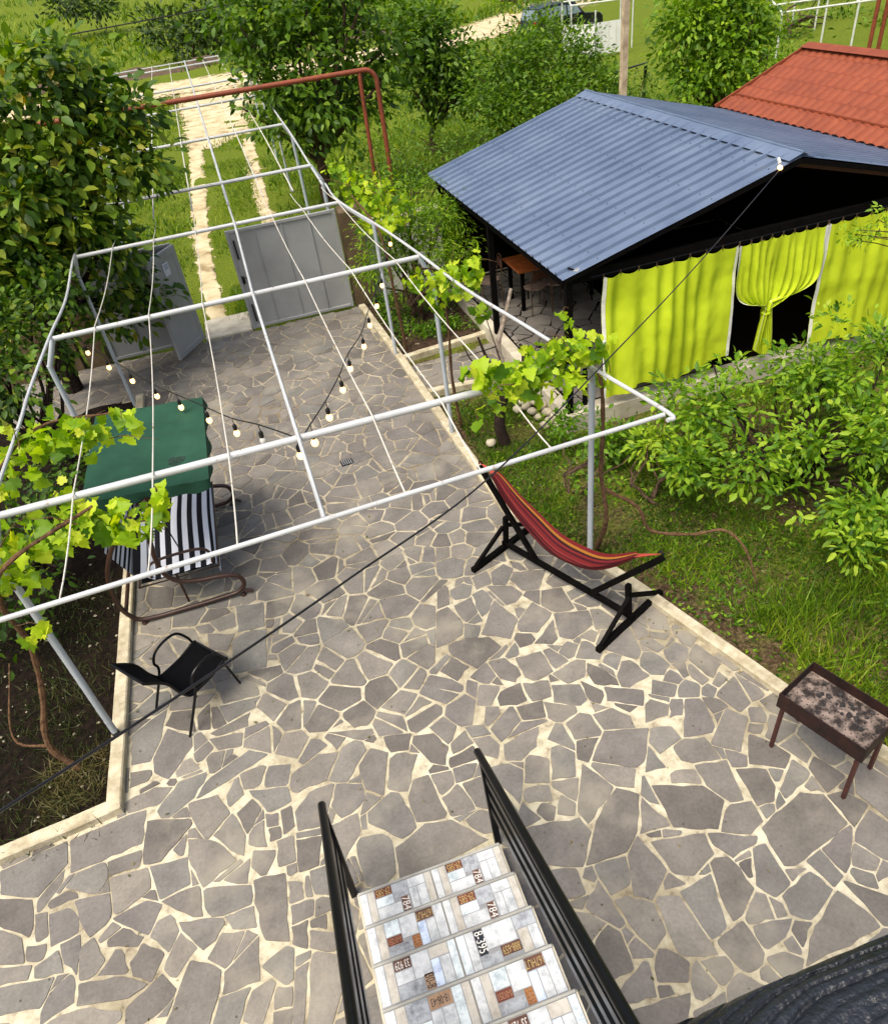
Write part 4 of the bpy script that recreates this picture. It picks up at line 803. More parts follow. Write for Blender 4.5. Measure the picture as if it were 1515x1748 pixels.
ragged('path', [(-0.95, 15.0, 0), (-1.05, 18, 0), (-1.1, 22, 0), (-0.95, 28, 0), (-.85, 36, 0), (-.6, 50, 0)], lambda t: .24 + .24 * t, 0.012, M['sand'], 2, amp=1.3)
ragged('path', [(0.60, 17, 0), (0.72, 21, 0), (0.9, 26, 0), (1.15, 33, 0), (1.4, 40, 0), (1.9, 50, 0)], lambda t: .21 + .25 * t, 0.012, M['sand'], 3, amp=1.3)
ragged('path', [(-.6, 33, 0), (0.0, 36, 0), (.4, 42, 0), (.8, 52, 0)], lambda t: 1.0 + 2.6 * t, 0.018, M['sand'], 6, amp=.6)
ragged('road', [(-60, 62, 0), (-20, 57, 0), (-2, 54, 0), (8, 53, 0), (16, 54, 0), (24, 60, 0), (32, 72, 0), (40, 96, 0)], 5.0, 0.06, M['sand'], 4, amp=.35)
V = []; F = []
for i in range(60):
    x = -34 + i * 1.0; y0 = 63 + .02 * abs(x) + 1.2 * mnoise.noise(Vector((x * .2, 0, 0)))
    for k, (dy, z) in enumerate(((0, 0), (.6, .5), (1.6, .8), (3.0, .5), (5, -.3))): V.append((x, y0 + dy + .5 * mnoise.noise(Vector((x * .6, k, 0))), z * (.55 + .9 * mnoise.noise(Vector((x * .35, k * .4, 3)))) * min(1, (x + 35) / 6, max(0, (20 - x) / 8)) - .1))
for i in range(59):
    for k in range(4): F.append((i * 5 + k, (i + 1) * 5 + k, (i + 1) * 5 + k + 1, i * 5 + k + 1))
tag(link('terrain', np_mesh('bank', V, F), M['bank'], None, True), kind='structure')

# ================================================================== GATE AND WALLS
GY = 13.90
def gate_leaf(name, label, x0, x1, h, ribs, parent=None):
    t = empty(name, ((x0 + x1) / 2, GY, 0), label, 'gate')
    mb = MB(); mb.box(((x0 + x1) / 2, GY, .06 + h / 2), (x1 - x0 - .02, .012, h - .06)); mb.build('panel', M['gate'], t)
    fr = MB()
    for x in (x0 + .03, x1 - .03): fr.box((x, GY - .012, h / 2 + .04), (.055, .05, h), 0, .006)
    for z in (.075, h + .01): fr.box(((x0 + x1) / 2, GY - .010, z), (x1 - x0 - .12, .045, .055), 0, .006)
    fr.build('gate_frame', M['gate'], t)
    for k in range(ribs):
        x = x0 + (x1 - x0) * (k + 1) / (ribs + 1); MB().box((x, GY - .018, h / 2 + .04), (.026, .022, h - .1), 0, .004).build('rib', M['gate'], t)
    return t
g1 = gate_leaf('yard_gate', 'closed grey steel gate leaf with vertical ribs beside the brown pillar', -0.31, 1.70, 1.86, 3)
mb = MB().box((-.22, GY - .045, 1.0), (.05, .03, .14), 0, .005); mb.tube([(-.22, GY - .05, 1.05), (-.22, GY - .10, 1.05), (-.15, GY - .10, 1.05)], .009, 6); mb.build('lock', M['black_metal'], g1)
for z in (.35, 1.55): MB().bar((-.20, GY - .035, z - .17), (-.20, GY - .035, z + .17), .03, .016).build('hinge', M['black_metal'], g1)
MB().lathe((.82, GY - .02, .70), [(.018, 0), (.018, .02)], 8, (0, -1, 0)).build('handle', M['black_metal'], g1)
g2 = gate_leaf('yard_gate', 'shaded grey steel gate leaf left of the open wicket door', -2.95, -1.27, 1.86, 2)
# wicket door standing open into the yard
H0, H1 = np.array([-1.24, 13.90]), np.array([-1.71, 13.14]); dd = unit(H1 - H0); nn = np.array([-dd[1], dd[0]])
door = empty('wicket_door', (H0[0], H0[1], 0), 'open grey wicket door with a small white notice, swung into the yard', 'door'); ang = math.atan2(dd[1], dd[0]); wd = float(np.linalg.norm(H1 - H0)); cm = (H0 + H1) / 2
MB().box((cm[0], cm[1], .97), (wd, .045, 1.80), ang, .006).build('door_panel', M['gate'], door)
f = MB()
for s, z0, z1 in ((.07, .12, 1.82), (wd - .07, .12, 1.82)):
    p = H0 + dd * s + nn * .0; f.box((p[0], p[1], (z0 + z1) / 2), (.10, .062, z1 - z0), ang, .008)
for z in (.13, 1.80): f.box((cm[0], cm[1], z), (wd - .02, .064, .11), ang, .008)
f.build('door_frame', M['gate'], door)
p = H0 + dd * .42 + nn * .036
for q, s in ((p, 1),): 
    no = MB().box((q[0], q[1], 1.58), (.17, .006, .22), ang); no = no.build('notice', M['paper'], door)
    for k in range(3): pp = q + nn * s * .005; MB().box((pp[0], pp[1], 1.655 - .032 * k), (.12 - .03 * (k % 2), .002, .012), ang).build('print', M['print_blue'], no)
p = H0 + dd * (wd - .08) - nn * .05; MB().bar((p[0], p[1], .83), (p[0], p[1], 1.0), .03, .03).build('handle', M['black_metal'], door)
# masonry
tag(MB().box((1.96, 14.08, .9), (.40, .42, 1.86), 0, .03).build('gate_pillar', M['brown_concrete']), 'rough brown concrete pillar at the hinge of the closed gate', 'pillar')
tag(MB().box((-3.2, 14.05, .9), (.36, .36, 1.86), 0, .03).build('gate_pillar', M['brown_concrete']), 'dark concrete pillar half hidden behind the leafy tree', 'pillar')
w = empty('boundary_wall', (3.4, 14.3, 0), 'whitewashed low wall behind the young fruit tree by the gate', 'wall')
MB().box((3.25, 14.28, .68), (2.2, .20, 1.46)).build('wall', M['white_wall'], w); MB().box((3.25, 14.28, 1.435), (2.24, .27, .06), 0, .01).build('coping', M['concrete'], w)
MB().box((5.25, 14.32, .80), (1.7, .20, 1.7)).build('wall', M['white_wall'], w)
tag(MB().box((-5.5, 14.05, .8), (4.0, .2, 1.8)).build('yard_wall', M['brown_concrete']), 'dim concrete yard wall behind the big leafy tree', 'wall')

# ================================================================== PERGOLA OVER THE PATIO
ZB = 2.60
per = empty('pergola', (0, 8, 0), 'white steel pipe pergola spanning the stone patio', 'pergola')
def frame_part(y, xl, xr, r, post_l, post_r, z=ZB, m='white_pipe'):
    MB().tube([(xl, y, z), (xr, y, z)], r, 12).build('beam', M[m], per, True)
    for s, x, base in ((-1, xl, post_l), (1, xr, post_r)):
        if base is None: continue
        bx, by = base; e = np.array([bx, by, z - .30])
        MB().tube([(x - s * .0, y, z - .002), e], r * .98, 12).build('elbow', M['grey_pipe'], per, True)
        MB().tube([e + np.array([0, 0, .02]), (bx, by, -.05)], r, 12).build('post', M['grey_pipe'], per, True)
        MB().tube([(bx, by, .30), (bx, by, .275)], r * 1.04, 12).build('weld', M['grey_pipe'], per, True)
frame_part(11.75, -2.40, 1.52, .028, (-2.50, 11.9), (1.93, 11.33), 2.54)
frame_part(8.50, -2.31, 1.92, .030, (-2.47, 8.5), (2.05, 8.50))
frame_part(5.10, -2.32, 2.50, .030, (-2.41, 4.96), (2.63, 5.32))
MB().tube([(-2.42, 3.86, ZB), (2.62, 4.10, ZB)], .019, 10).build('beam', M['white_pipe'], per, True)
MB().tube(spline([(2.60, 4.02, ZB), (2.66, 4.11, ZB), (2.49, 4.93, ZB + .01), (2.30, 6.1, ZB), (2.10, 7.35, ZB - .02), (1.94, 8.45, ZB + .03), (1.80, 10.0, ZB - .03), (1.52, 11.75, 2.57), (1.55, 13.2, 2.5)], 5), .017, 8).build('side_rail', M['white_pipe'], per, True)
MB().tube(spline([(-2.40, 3.84, ZB), (-2.36, 5.1, ZB + .03), (-2.37, 6.56, ZB), (-2.38, 7.25, ZB), (-2.32, 8.5, ZB + .04), (-2.30, 9.77, ZB), (-2.40, 11.75, 2.57), (-2.4, 13.0, 2.4)], 5), .016, 8).build('side_rail', M['white_pipe'], per, True)
def sagging(xs, name, r, m):
    """along the yard over the beams, sagging a little between them"""
    ys = [13.0, 11.75, 8.5, 5.1, 4.02]; P = []; zz = [2.50, 2.54 + .036, ZB + .04, ZB + .04, ZB + .004]
    for i in range(4):
        for k in range(6):
            t = k / 6; P.append((xs[i] + (xs[i + 1] - xs[i]) * t, ys[i] + (ys[i + 1] - ys[i]) * t, zz[i] + (zz[i + 1] - zz[i]) * t - (.06 if i in (1, 2) else .02) * math.sin(math.pi * t)))
    yf = lambda x: 3.86 + (x + 2.42) / 5.04 * .24
    P = [(x, y if y > 5.1 else 5.1 + (y - 5.1) * (5.1 - yf(x)) / (5.1 - ys[4]), z) for x, y, z in P]; P.append((xs[4], yf(xs[4]), ZB + .012)); MB().tube(P, r, 6).build(name, M[m], per, True)
sagging([-.10, -.08, -.08, -.02, 0.0], 'ridge_pipe', .0165, 'white_pipe')
for xs in ([-1.88, -1.86, -1.84, -1.74, -1.72], [-1.28, -1.27, -1.25, -1.15, -1.17], [-.68, -.66, -.65, -.57, -.59], [.46, .48, .53, .59, .58], [.92, .95, 1.08, 1.16, 1.14], [1.45, 1.5, 1.62, 1.69, 1.69]): sagging(xs, 'wire', .0062, 'wire')
MB().lathe((-2.41, 4.96, .02), [(.05, 0), (.05, .05), (.036, .06), (.036, .10)], 10).build('clamp', M['black_metal'], per); MB().tube([(-2.47, 4.92, .07), (-2.35, 5.0, .07)], .012, 6).build('clamp_bolt', M['black_metal'], per)
# the second pergola along the drive
per2 = empty('pergola', (0, 20, 0), 'long white pipe pergola over the grassy drive beyond the gate', 'pergola')
for y, xl, xr in ((14.25, -2.6, 1.48), (18.75, -2.6, 1.52), (23.85, -2.9, 1.6), (28.4, -3.0, 1.7), (35.2, -3.2, 1.84)):
    MB().tube([(xl, y, ZB), (xr, y, ZB)], .030, 8).build('beam', M['white_pipe'], per2, True)
    for x in (xl - .15, xr + .15):
        MB().tube([(x, y, ZB - .28), (x, y, -.1)], .034, 8).build('post', M['grey_pipe'], per2, True)
        MB().tube([(x, y, ZB - .28), (xl if x < 0 else xr, y, ZB)], .033, 8).build('elbow', M['grey_pipe'], per2, True)
MB().tube([(-3.2, 36.9, ZB), (1.84, 37.1, ZB)], .024, 8).build('beam', M['white_pipe'], per2, True)
for x0, x1, r in ((-1.30, -1.7, .012), (-.68, -1.0, .012), (-.10, -.37, .024), (.48, .35, .012), (.98, 1.0, .012), (1.48, 1.75, .02), (-2.6, -3.2, .02)):
    MB().tube([(x0 + (x1 - x0) * t, 13.0 + 24 * t, ZB - .06 + .10 * min(1, t * 8) - .03 * math.sin(t * 15.7) ** 2) for t in np.linspace(0, 1, 26)], r, 6).build('ridge_pipe' if r > .022 else 'wire', M['wire'] if r < .02 else M['white_pipe'], per2, True)
# gas pipe bridging the drive
gp = empty('gas_pipe', (3.1, 15.5, 0), 'rust red gas pipe rising and bridging over the drive', 'pipe')
MB().tube([(-6, 15.6, 3.82), (-.8, 15.5, 3.79), (2.95, 15.5, 3.75)] + arc((2.95, 15.5, 3.53), .22, 90, 0, (1, 0, 0), (0, 0, 1), 7)[1:] + [(3.17, 15.5, -.1)], .045, 10).build('pipe', M['rust_pipe'], gp, True)
MB().tube([(2.86, 15.5, 3.72), (2.80, 15.5, -.1)], .038, 10).build('support', M['rust_pipe'], gp, True)

# ================================================================== STRING LIGHTS
def bulb(parent, p, lit=True):
    p = np.array(p, float)
    MB().tube([p + np.array([0, 0, .16]), p + np.array([.006, 0, .09])], .004, 5).build('drop_wire', M['cable'], parent)
    MB().lathe(p + np.array([0, 0, .035]), [(.018, 0), (.021, .012), (.021, .05), (.010, .066)], 10).build('socket', M['bulb_socket'], parent, True)
    pr = [(.004, -.038), (.018, -.034), (.028, -.021), (.032, -.003), (.028, .015), (.019, .030), (.014, .038)]
    MB().lathe(p, pr, 12).build('bulb', M['bulb'] if lit else M['bulb_off'], parent, True)
def string_of(label, pix, y0, dy, ends, off=()):
    B = [on_y(px, py, y0 + i * dy) for i, (px, py) in enumerate(pix)]; t = empty('string_light', B[0], label, 'string lights')
    top = [b + np.array([0, 0, .17]) for b in B]; MB().tube(spline([ends[0]] + top + [ends[1]], 4), .0065, 6).build('cable', M['cable'], t, True)
    for i, b in enumerate(B): bulb(t, b, i not in off)
string_of('lit globe bulb string from the middle beam towards the gate pillar', [(537, 755), (562, 712), (585, 665), (598, 629), (621, 591), (631, 555), (643, 522), (652, 487), (660, 450), (666, 416)], 5.25, .72, [(-.02, 5.1, 2.56), (2.28, 12.3, 2.1)])
string_of('lit globe bulb string from the middle beam over the green canopy', [(513, 777), (449, 752), (404, 739), (357, 717), (309, 695), (268, 676), (226, 650), (186, 627), (150, 602), (108, 572)], 5.12, .72, [(-.02, 5.06, 2.57), (-3.3, 12.2, 1.9)], off=(1,))

# ================================================================== GARDEN SWING
sw = empty('garden_swing', (-1.75, 7.35, 0), 'garden swing with green canopy and black and white striped seat', 'garden swing')
YS = (6.46, 8.28)
for y in YS:
    pts = spline([(-1.62, y, 1.56), (-1.98, y, 1.30), (-2.28, y, .85), (-2.36, y, .40), (-2.28, y, .12), (-2.10, y, .055), (-1.70, y, .05), (-1.32, y, .055), (-1.14, y, .075), (-1.05, y, .17), (-1.09, y, .30), (-1.25, y, .36), (-1.50, y, .39), (-1.70, y, .47), (-1.80, y, .68), (-1.76, y, 1.1), (-1.62, y, 1.56)], 6)
    MB().tube(pts, .026, 10).build('side_frame', M['brown_tube'], sw, True)
    for x in (-2.2, -1.1): MB().lathe((x, y - .0, 0), [(.035, 0), (.035, .02), (.02, .04)], 10).build('foot', M['brown_tube'], sw, True)
    MB().tube([(-1.10, y, .09), (-.98, y - .02, .04)], .02, 8).build('foot', M['brown_tube'], sw, True)
    a = y + (.10 if y < 7 else -.10)
    MB().tube(spline([(-1.95, a, .52), (-1.90, a, .70), (-1.62, a, .74), (-1.36, a, .72), (-1.28, a, .62), (-1.30, a, .48)], 5), .016, 8).build('armrest', M['brown_tube'], sw, True)
    MB().tube([(-1.55, a, .74), (-1.60, y, 1.55)], .007, 6).build('hanger', M['black_metal'], sw, True)
MB().tube([(-1.62, YS[0], 1.555), (-1.62, YS[1], 1.555)], .024, 10).build('top_rail', M['brown_tube'], sw, True)
MB().tube([(-2.32, YS[0], .25), (-2.32, YS[1], .25)], .022, 10).build('rear_rail', M['brown_tube'], sw, True)
MB().tube([(-1.70, YS[0] + .1, .05), (-1.70, YS[0] + .1, .48)], .014, 6).build('brace', M['brown_tube'], sw, True)
def seat(u, v):
    x = -2.10 + .90 * u; y = 6.54 + 1.66 * v; z = .53 - .03 * math.cos(6 * v) + .012 * math.sin(u * 30) * .4 + (.16 * max(0, (.2 - u) / .2) if u < .2 else 0) - (.14 * max(0, (u - .93) / .07) ** 2)
    return (x if u < .93 else -1.263 + (u - .93) * .25, y, z)
st = grid_mesh('seat', seat, 60, 24, M['swing_cloth'], sw)
sl = grid_mesh('seat_base', lambda u, v: (-2.08 + .80 * u, 6.56 + 1.62 * v, .47), 2, 2, M['black_cloth'], sw)
bk = grid_mesh('backrest', lambda u, v: (-2.10 - .16 * u, 6.56 + 1.62 * v, .58 + .42 * u), 20, 8, M['swing_cloth'], sw)
MB().tube([(-2.10, 6.52, .46), (-1.24, 6.52, .46), (-1.24, 8.22, .46), (-2.10, 8.22, .46)], .014, 6, True).build('seat_frame', M['brown_tube'], sw, True)
CZ = 1.60
def canopy_top(u, v):
    x = -2.20 + 1.21 * u; y = 6.47 + 1.82 * v; e = min(u, 1 - u, v, 1 - v)
    z = CZ + .05 - .03 * math.sin(math.pi * u) * math.sin(math.pi * v) - .09 * (u - .5) - .05 * math.exp(-((u - .72) ** 2 + (v - .33) ** 2) * 40) - .022 * math.sin(math.pi * ((v * 2) % 1)) * math.sin(math.pi * u) + .010 * mnoise.noise(Vector((u * 5, v * 6, 3))) + .005 * mnoise.noise(Vector((u * 16, v * 14, 8)))
    return (x, y, z)
cn = grid_mesh('canopy', canopy_top, 32, 40, M['canopy'], sw)
def valance(t, s):
    per = [(0, 0), (1, 0), (1, 1), (0, 1), (0, 0)]; k = min(3, int(t * 4)); f = t * 4 - k; u = per[k][0] + (per[k + 1][0] - per[k][0]) * f; v = per[k][1] + (per[k + 1][1] - per[k][1]) * f
    p = np.array(canopy_top(u, v)); o = np.array([(u - .5) * 2, (v - .5) * 2, 0]); o = o / max(1e-6, np.abs(o).max()); o[np.abs(o) < .99] = 0
    return p + o * (.008 * s + .02 * s * math.sin(t * 90)) - np.array([0, 0, (.115 + .02 * math.sin(t * 40)) * s])
grid_mesh('valance', valance, 160, 3, M['canopy'], sw)
pv = []
for k in range(20):
    a = 2 * math.pi * k / 20; r = 1 + .10 * math.sin(3 * a + 1) + .05 * math.sin(7 * a); u, v = .72 + .075 * r * math.cos(a), .33 + .042 * r * math.sin(a); q = np.array(canopy_top(u, v)); pv.append((q[0], q[1], max(q[2], canopy_top(.72, .33)[2]) + .004))
MB().add(pv, [tuple(range(20))]).build('puddle', M['puddle'], sw)
MB().tube([(-2.18, 6.49, 1.60), (-1.01, 6.49, 1.53), (-1.01, 8.27, 1.53), (-2.18, 8.27, 1.60)], .014, 6, True).build('canopy_frame', M['brown_tube'], sw, True)

# ================================================================== BLACK CHAIR
ch = empty('garden_chair', (-1.65, 5.1, 0), 'black metal garden chair with mesh sling beside the left kerb', 'chair')
fA, fB, fD = np.array([-1.75, 4.72, 0]), np.array([-2.07, 5.17, 0]), np.array([-1.24, 5.18, 0]); fE = fD + fB - fA
face = unit(np.array([.77, .64, 0])); side = np.array([.64, -.77, 0])
fc = np.array([-1.41, 5.33, .42]); 
def cp(f, s, z): return np.array([-1.41, 5.33, 0]) + face * f + side * s + np.array([0, 0, z])
sling = [(-.62 - .14, .90), (-.60, .72), (-.53, .52), (-.47, .40), (-.40, .375), (-.2, .38), (-.02, .42), (.02, .41)]
sp = spline([(a, 0, b) for a, b in sling], 4)
grid_mesh('sling', lambda u, v: cp(sp[min(len(sp) - 1, int(v * (len(sp) - 1) + .5))][0], (-.22 + .44 * u), sp[min(len(sp) - 1, int(v * (len(sp) - 1) + .5))][2] - .025 * math.sin(math.pi * u)), 8, len(sp) - 1, M['black_cloth'], ch)
for s, rear, front in ((.245, fA, fD), (-.245, fB, fE)):
    MB().tube([cp(p[0], s * .93, p[2]) for p in sp], .013, 8).build('side_rail', M['black_metal'], ch, True)
    q = [np.array(rear), cp(-.42, s * 1.06, .30), cp(-.42, s * 1.1, .52), cp(-.36, s * 1.1, .62), cp(-.22, s * 1.1, .655), cp(-.10, s * 1.1, .62), cp(-.03, s * 1.02, .50), cp(-.01, s, .42)]
    MB().tube(spline([rear, cp(-.42, s * 1.06, .40)] + q[2:], 5), .0135, 8).build('leg', M['black_metal'], ch, True)
    MB().tube([cp(-.04, s, .41), front], .0125, 8).build('leg', M['black_metal'], ch, True)
MB().tube([cp(-.76, .23, .90), cp(-.76, -.23, .90)], .013, 8).build('crossbar', M['black_metal'], ch, True)
MB().tube([cp(.01, .24, .41), cp(.01, -.24, .41)], .014, 8).build('crossbar', M['black_metal'], ch, True)
MB().tube([cp(-.42, .25, .34), cp(-.42, -.25, .34)], .011, 8).build('crossbar', M['black_metal'], ch, True)

# ================================================================== HAMMOCK AND ITS STAND
hb, hf = np.array([2.63, 4.41, 0]), np.array([1.88, 5.96, 0]); hd = unit(hf - hb); hs = np.array([hd[1], -hd[0], 0])
def hp(s, z, o=0.0): return hb + hd * s + hs * o + np.array([0, 0, z])
hst = empty('hammock_stand', hp(.85, 0), 'black timber hammock stand on the paving along the kerb', 'stand')
LEN = float(np.linalg.norm(hf - hb))
MB().bar(hp(-.02, .10), hp(LEN + .02, .10), .05, .05).build('base_beam', M['black_wood'], hst)
for k, s in enumerate((0.0, LEN)):
    sg = 1 if k == 0 else -1
    MB().bar(hp(s, .035, -.52), hp(s, .035, .52), .055, .06).build('foot_beam', M['black_wood'], hst)
    MB().bar(hp(s + sg * .02, .07), hp(s + sg * .05, .50), .045, .05, (hs)).build('post', M['black_wood'], hst)
    for o in (-1, 1): MB().bar(hp(s, .07, .46 * o), hp(s + sg * .02, .36, .02 * o), .035, .04).build('brace', M['black_wood'], hst)
    MB().bar(hp(s + sg * .50, .08), hp(s - sg * .29, 1.05), .045, .055).build('arm', M['black_wood'], hst)
    e = hp(s - sg * .29, 1.07); MB().tube([e, e + np.array([0, 0, .04]), e + hd * sg * .03 + np.array([0, 0, .05]), e + hd * sg * .045 + np.array([0, 0, .02])], .009, 6).build('hook', M['black_metal'], hst, True)
hs0, hs1 = -.24, LEN + .27
def cloth(u, v):
    t = v; s = hs0 + .22 + (hs1 - hs0 - .40) * t; z = .90 - 2.15 * t * (1 - t) * (1.18 - .25 * t) + .12 * t; z = max(z, .30 + .04 * (t - .4) ** 2)
    wd = .025 + .115 * math.sin(math.pi * min(1, max(0, t))) ** .45; a = (u - .5) * 2
    return hp(s, z + .13 * (a * a) * (wd / .14) + .010 * math.sin(u * 26 + 3 * v) * math.sin(math.pi * v), a * wd + .006 * math.sin(v * 20))
hm = empty('hammock', hp(.85, .3), 'red striped cloth hammock slung on the black timber stand', 'hammock')
grid_mesh('cloth', cloth, 36, 60, M['hammock_cloth'], hm)
for v, e in ((0.0, hp(hs0 - .02, 1.08)), (1.0, hp(hs1 + .02, 1.10))):
    mb = MB()
    for u in np.linspace(0.02, .98, 9): mb.tube([e, np.array(cloth(u, v))], .005, 4)
    mb.build('cords', M['hammock_rope'], hm)

# ================================================================== CHARCOAL GRILL
bz = empty('charcoal_grill', (3.31, 2.51, 0), 'rusty box charcoal grill on four legs over the right kerb', 'grill')
bl = unit(np.array([.21, -.56])); bw = np.array([-bl[1], bl[0]]); bc = np.array([3.31, 2.515]); HL, HW, Z0, Z1 = .335, .225, .56, .72
def bp(a, b, z): q = bc + bl * a + bw * b; return (q[0], q[1], z)
for a, b, c, d in ((-1, -1, 1, -1), (-1, 1, 1, 1), (-1, -1, -1, 1), (1, -1, 1, 1)):
    p, q = np.array(bp(a * HL, b * HW, (Z0 + Z1) / 2)), np.array(bp(c * HL, d * HW, (Z0 + Z1) / 2)); e = unit(q - p) * (.006 if b == d else -.004); MB().bar(p - e, q + e, .008, Z1 - Z0).build('side_plate', M['rust_box'], bz)
pl = MB().prism([bp(a * (HL - .006), b * (HW - .006), 0)[:2] for a, b in ((-1, -1), (1, -1), (1, 1), (-1, 1))], Z0 + .055, Z0 + .062).build('ash_plate', M['ash_plate'], bz)
mb = MB(); g = random.Random(4)
for i in range(15):
    for j in range(9):
        a = -HL + .03 + i * .0435 + (j % 2) * .02; b = -HW + .03 + j * .049
        if a < HL - .02 and g.random() < .82: mb.lathe(bp(a, b, Z0 + .0625), [(.0062, 0), (.0055, .0015)], 6)
mb.build('vent_holes', M['hole'], pl)
mb = MB()
for k in range(34):
    a, b = g.gauss(.02, .12), g.gauss(.09, .07)
    if abs(a) < HL - .03 and abs(b) < HW - .03: r = g.uniform(.008, .024); mb.lathe(bp(a, b, Z0 + .062), [(r, 0), (r * g.uniform(.7, 1.1), r * .6), (r * .3, r * 1.0)], 6)
tag(mb.build('charcoal', M['coal'], bz), kind='stuff')
for a, b in ((-1, -1), (1, -1), (-1, 1), (1, 1)): MB().bar(bp(a * .30 * 1.03, b * .19, 0.0), bp(a * .30, b * .19, Z0 + .02), .026, .026).build('leg', M['rust_leg'], bz)

# ================================================================== STAIRCASE WITH PRINTED TILES
stair = empty('staircase', (0.05, 2.7, 0), 'tiled staircase with black railings coming down to the patio', 'staircase')
RUN, RISE, Y1 = .32, .17, 2.68
def sxl(y): return -.51 + .05 * (2.65 - y)
def sxr(y): return .592 + .03 * (2.65 - y)
M['tile_base'] = mat('tile_grout', (0.30, 0.31, 0.32), rough=0.5)
M['nosing'] = mat('cream_nosing', (0.42, 0.42, 0.38), (0.28, 0.28, 0.25), 7, 0.5)
def wood_print(name, c1, c2, sc=(1, 1, 1)):
    m, nt, b = new_mat(name); geo = N(nt, 'NewGeometry'); mp = N(nt, 'Mapping'); mp.inputs['Scale'].default_value = sc; nt.links.new(geo.outputs['Position'], mp.inputs[0])
    n = N(nt, 'TexNoise', Scale=14.0, Detail=8.0, Roughness=0.7); nt.links.new(mp.outputs[0], n.inputs['Vector']); r = ramp(nt, [(0.32, c2), (0.55, c1)]); nt.links.new(n.outputs[0], r.inputs[0])
    nt.links.new(r.outputs[0], b.inputs['Base Color']); b.inputs['Roughness'].default_value = 0.55; b.inputs['Specular IOR Level'].default_value = 0.2; return m
PRINT = {'white': wood_print('print_white', (.60, .63, .64), (.34, .37, .39)), 'cream': wood_print('print_cream', (.52, .50, .44), (.36, .33, .28)), 'grey': wood_print('print_grey', (.40, .43, .46), (.16, .17, .19)), 'blue': wood_print('print_blue', (.62, .72, .86), (.25, .33, .52)), 'pale': wood_print('print_pale', (.66, .74, .76), (.34, .40, .44)),
         'red': wood_print('print_red_plate', (.17, .058, .036), (.085, .032, .024)), 'black': wood_print('print_black_plate', (.02, .025, .035), (.05, .055, .07)), 'brown': wood_print('print_brown_plate', (.13, .065, .045), (.06, .03, .025)), 'orange': wood_print('print_orange_plate', (.30, .13, .04), (.15, .06, .025)), 'tan': wood_print('print_tan_plate', (.36, .24, .15), (.22, .13, .08)), 'olive': wood_print('print_olive_plate', (.30, .21, .07), (.15, .09, .03))}
PKEY = list(PRINT); PMAT = [M['tile_base']] + [PRINT[k] for k in PKEY]
M['ink_white'] = mat('plate_white_ink', (.78, .77, .72), rough=.5); M['ink_black'] = mat('plate_black_ink', (.015, .012, .012), rough=.5); M['ink_gold'] = mat('plate_gold_ink', (.46, .33, .12), rough=.5); M['ink_rust'] = mat('plate_rust_ink', (.42, .20, .10), rough=.5)
# a tile: patches (x0, y0, x1, y1, colour) with y towards the foot of the stairs; plates carry (text, ink, turn in degrees)
D1 = [(0, 0, .10, 1, 'white'), (.10, 0, .20, 1, 'cream'), (.20, .70, .44, 1, 'red', '29-585', 'ink_gold', 180), (.44, .50, .66, 1, 'grey'), (.20, .38, .44, .70, 'pale'), (.20, 0, .53, .38, 'white'), (.53, 0, .64, .50, 'brown', '784', 'ink_white', -90), (.66, .68, .90, 1, 'white'), (.66, 0, .77, .68, 'white'), (.77, 0, .90, .68, 'white'), (.90, 0, 1, 1, 'cream')]
D2 = [(0, 0, .11, 1, 'white'), (.11, 0, .22, 1, 'cream'), (.22, .55, .42, 1, 'pale'), (.22, .28, .42, .55, 'red', '0-01251', 'ink_rust', 180), (.42, .38, .64, 1, 'white'), (.22, 0, .53, .28, 'grey'), (.53, 0, .64, .38, 'orange', '1445', 'ink_rust', -90), (.64, .68, .87, 1, 'brown', '167HUT', 'ink_gold', 180), (.64, 0, .75, .68, 'blue'), (.75, 0, .87, .68, 'white'), (.87, 0, 1, 1, 'white')]
D3 = [(0, 0, .11, 1, 'white'), (.11, 0, .22, 1, 'cream'), (.22, .70, .44, 1, 'brown', '33 929', 'ink_white', 180), (.22, .36, .44, .70, 'white'), (.44, .36, .66, 1, 'white'), (.22, 0, .54, .36, 'grey'), (.54, 0, .66, .42, 'tan', '30-8', 'ink_black', -90), (.66, .70, .90, 1, 'cream'), (.66, 0, .77, .70, 'blue'), (.77, 0, .90, .70, 'white'), (.90, 0, 1, 1, 'pale')]
D4 = [(0, 0, .11, 1, 'pale'), (.11, 0, .22, 1, 'white'), (.22, .30, .34, 1, 'black', '8-395', 'ink_white', -90), (.34, .40, .72, 1, 'white'), (.22, 0, .48, .30, 'grey'), (.48, .10, .74, .40, 'brown', '888-659', 'ink_gold', 180), (.72, .62, 1, 1, 'grey'), (.74, 0, .87, .62, 'cream'), (.87, 0, 1, .62, 'white')]
D5 = [(0, 0, .12, 1, 'white'), (.12, 0, .24, 1, 'cream'), (.24, .50, .50, 1, 'grey'), (.24, 0, .50, .50, 'pale'), (.50, .66, .78, 1, 'tan', '18-06-43', 'ink_black', 180), (.50, 0, .63, .66, 'white'), (.63, 0, .78, .66, 'white'), (.78, 0, .90, 1, 'pale'), (.90, 0, 1, 1, 'cream')]
ROWS = [(D1, D1), (D2, D1), (D3, D4), (D5, D2), (D4, D3), (D1, D2), (D3, D5), (D2, D1), (D5, D4), (D1, D3), (D4, D2)]
def lm_h(me):
    ys = [v.co.y for v in me.vertices]; return max(ys) - min(ys) if ys else .02
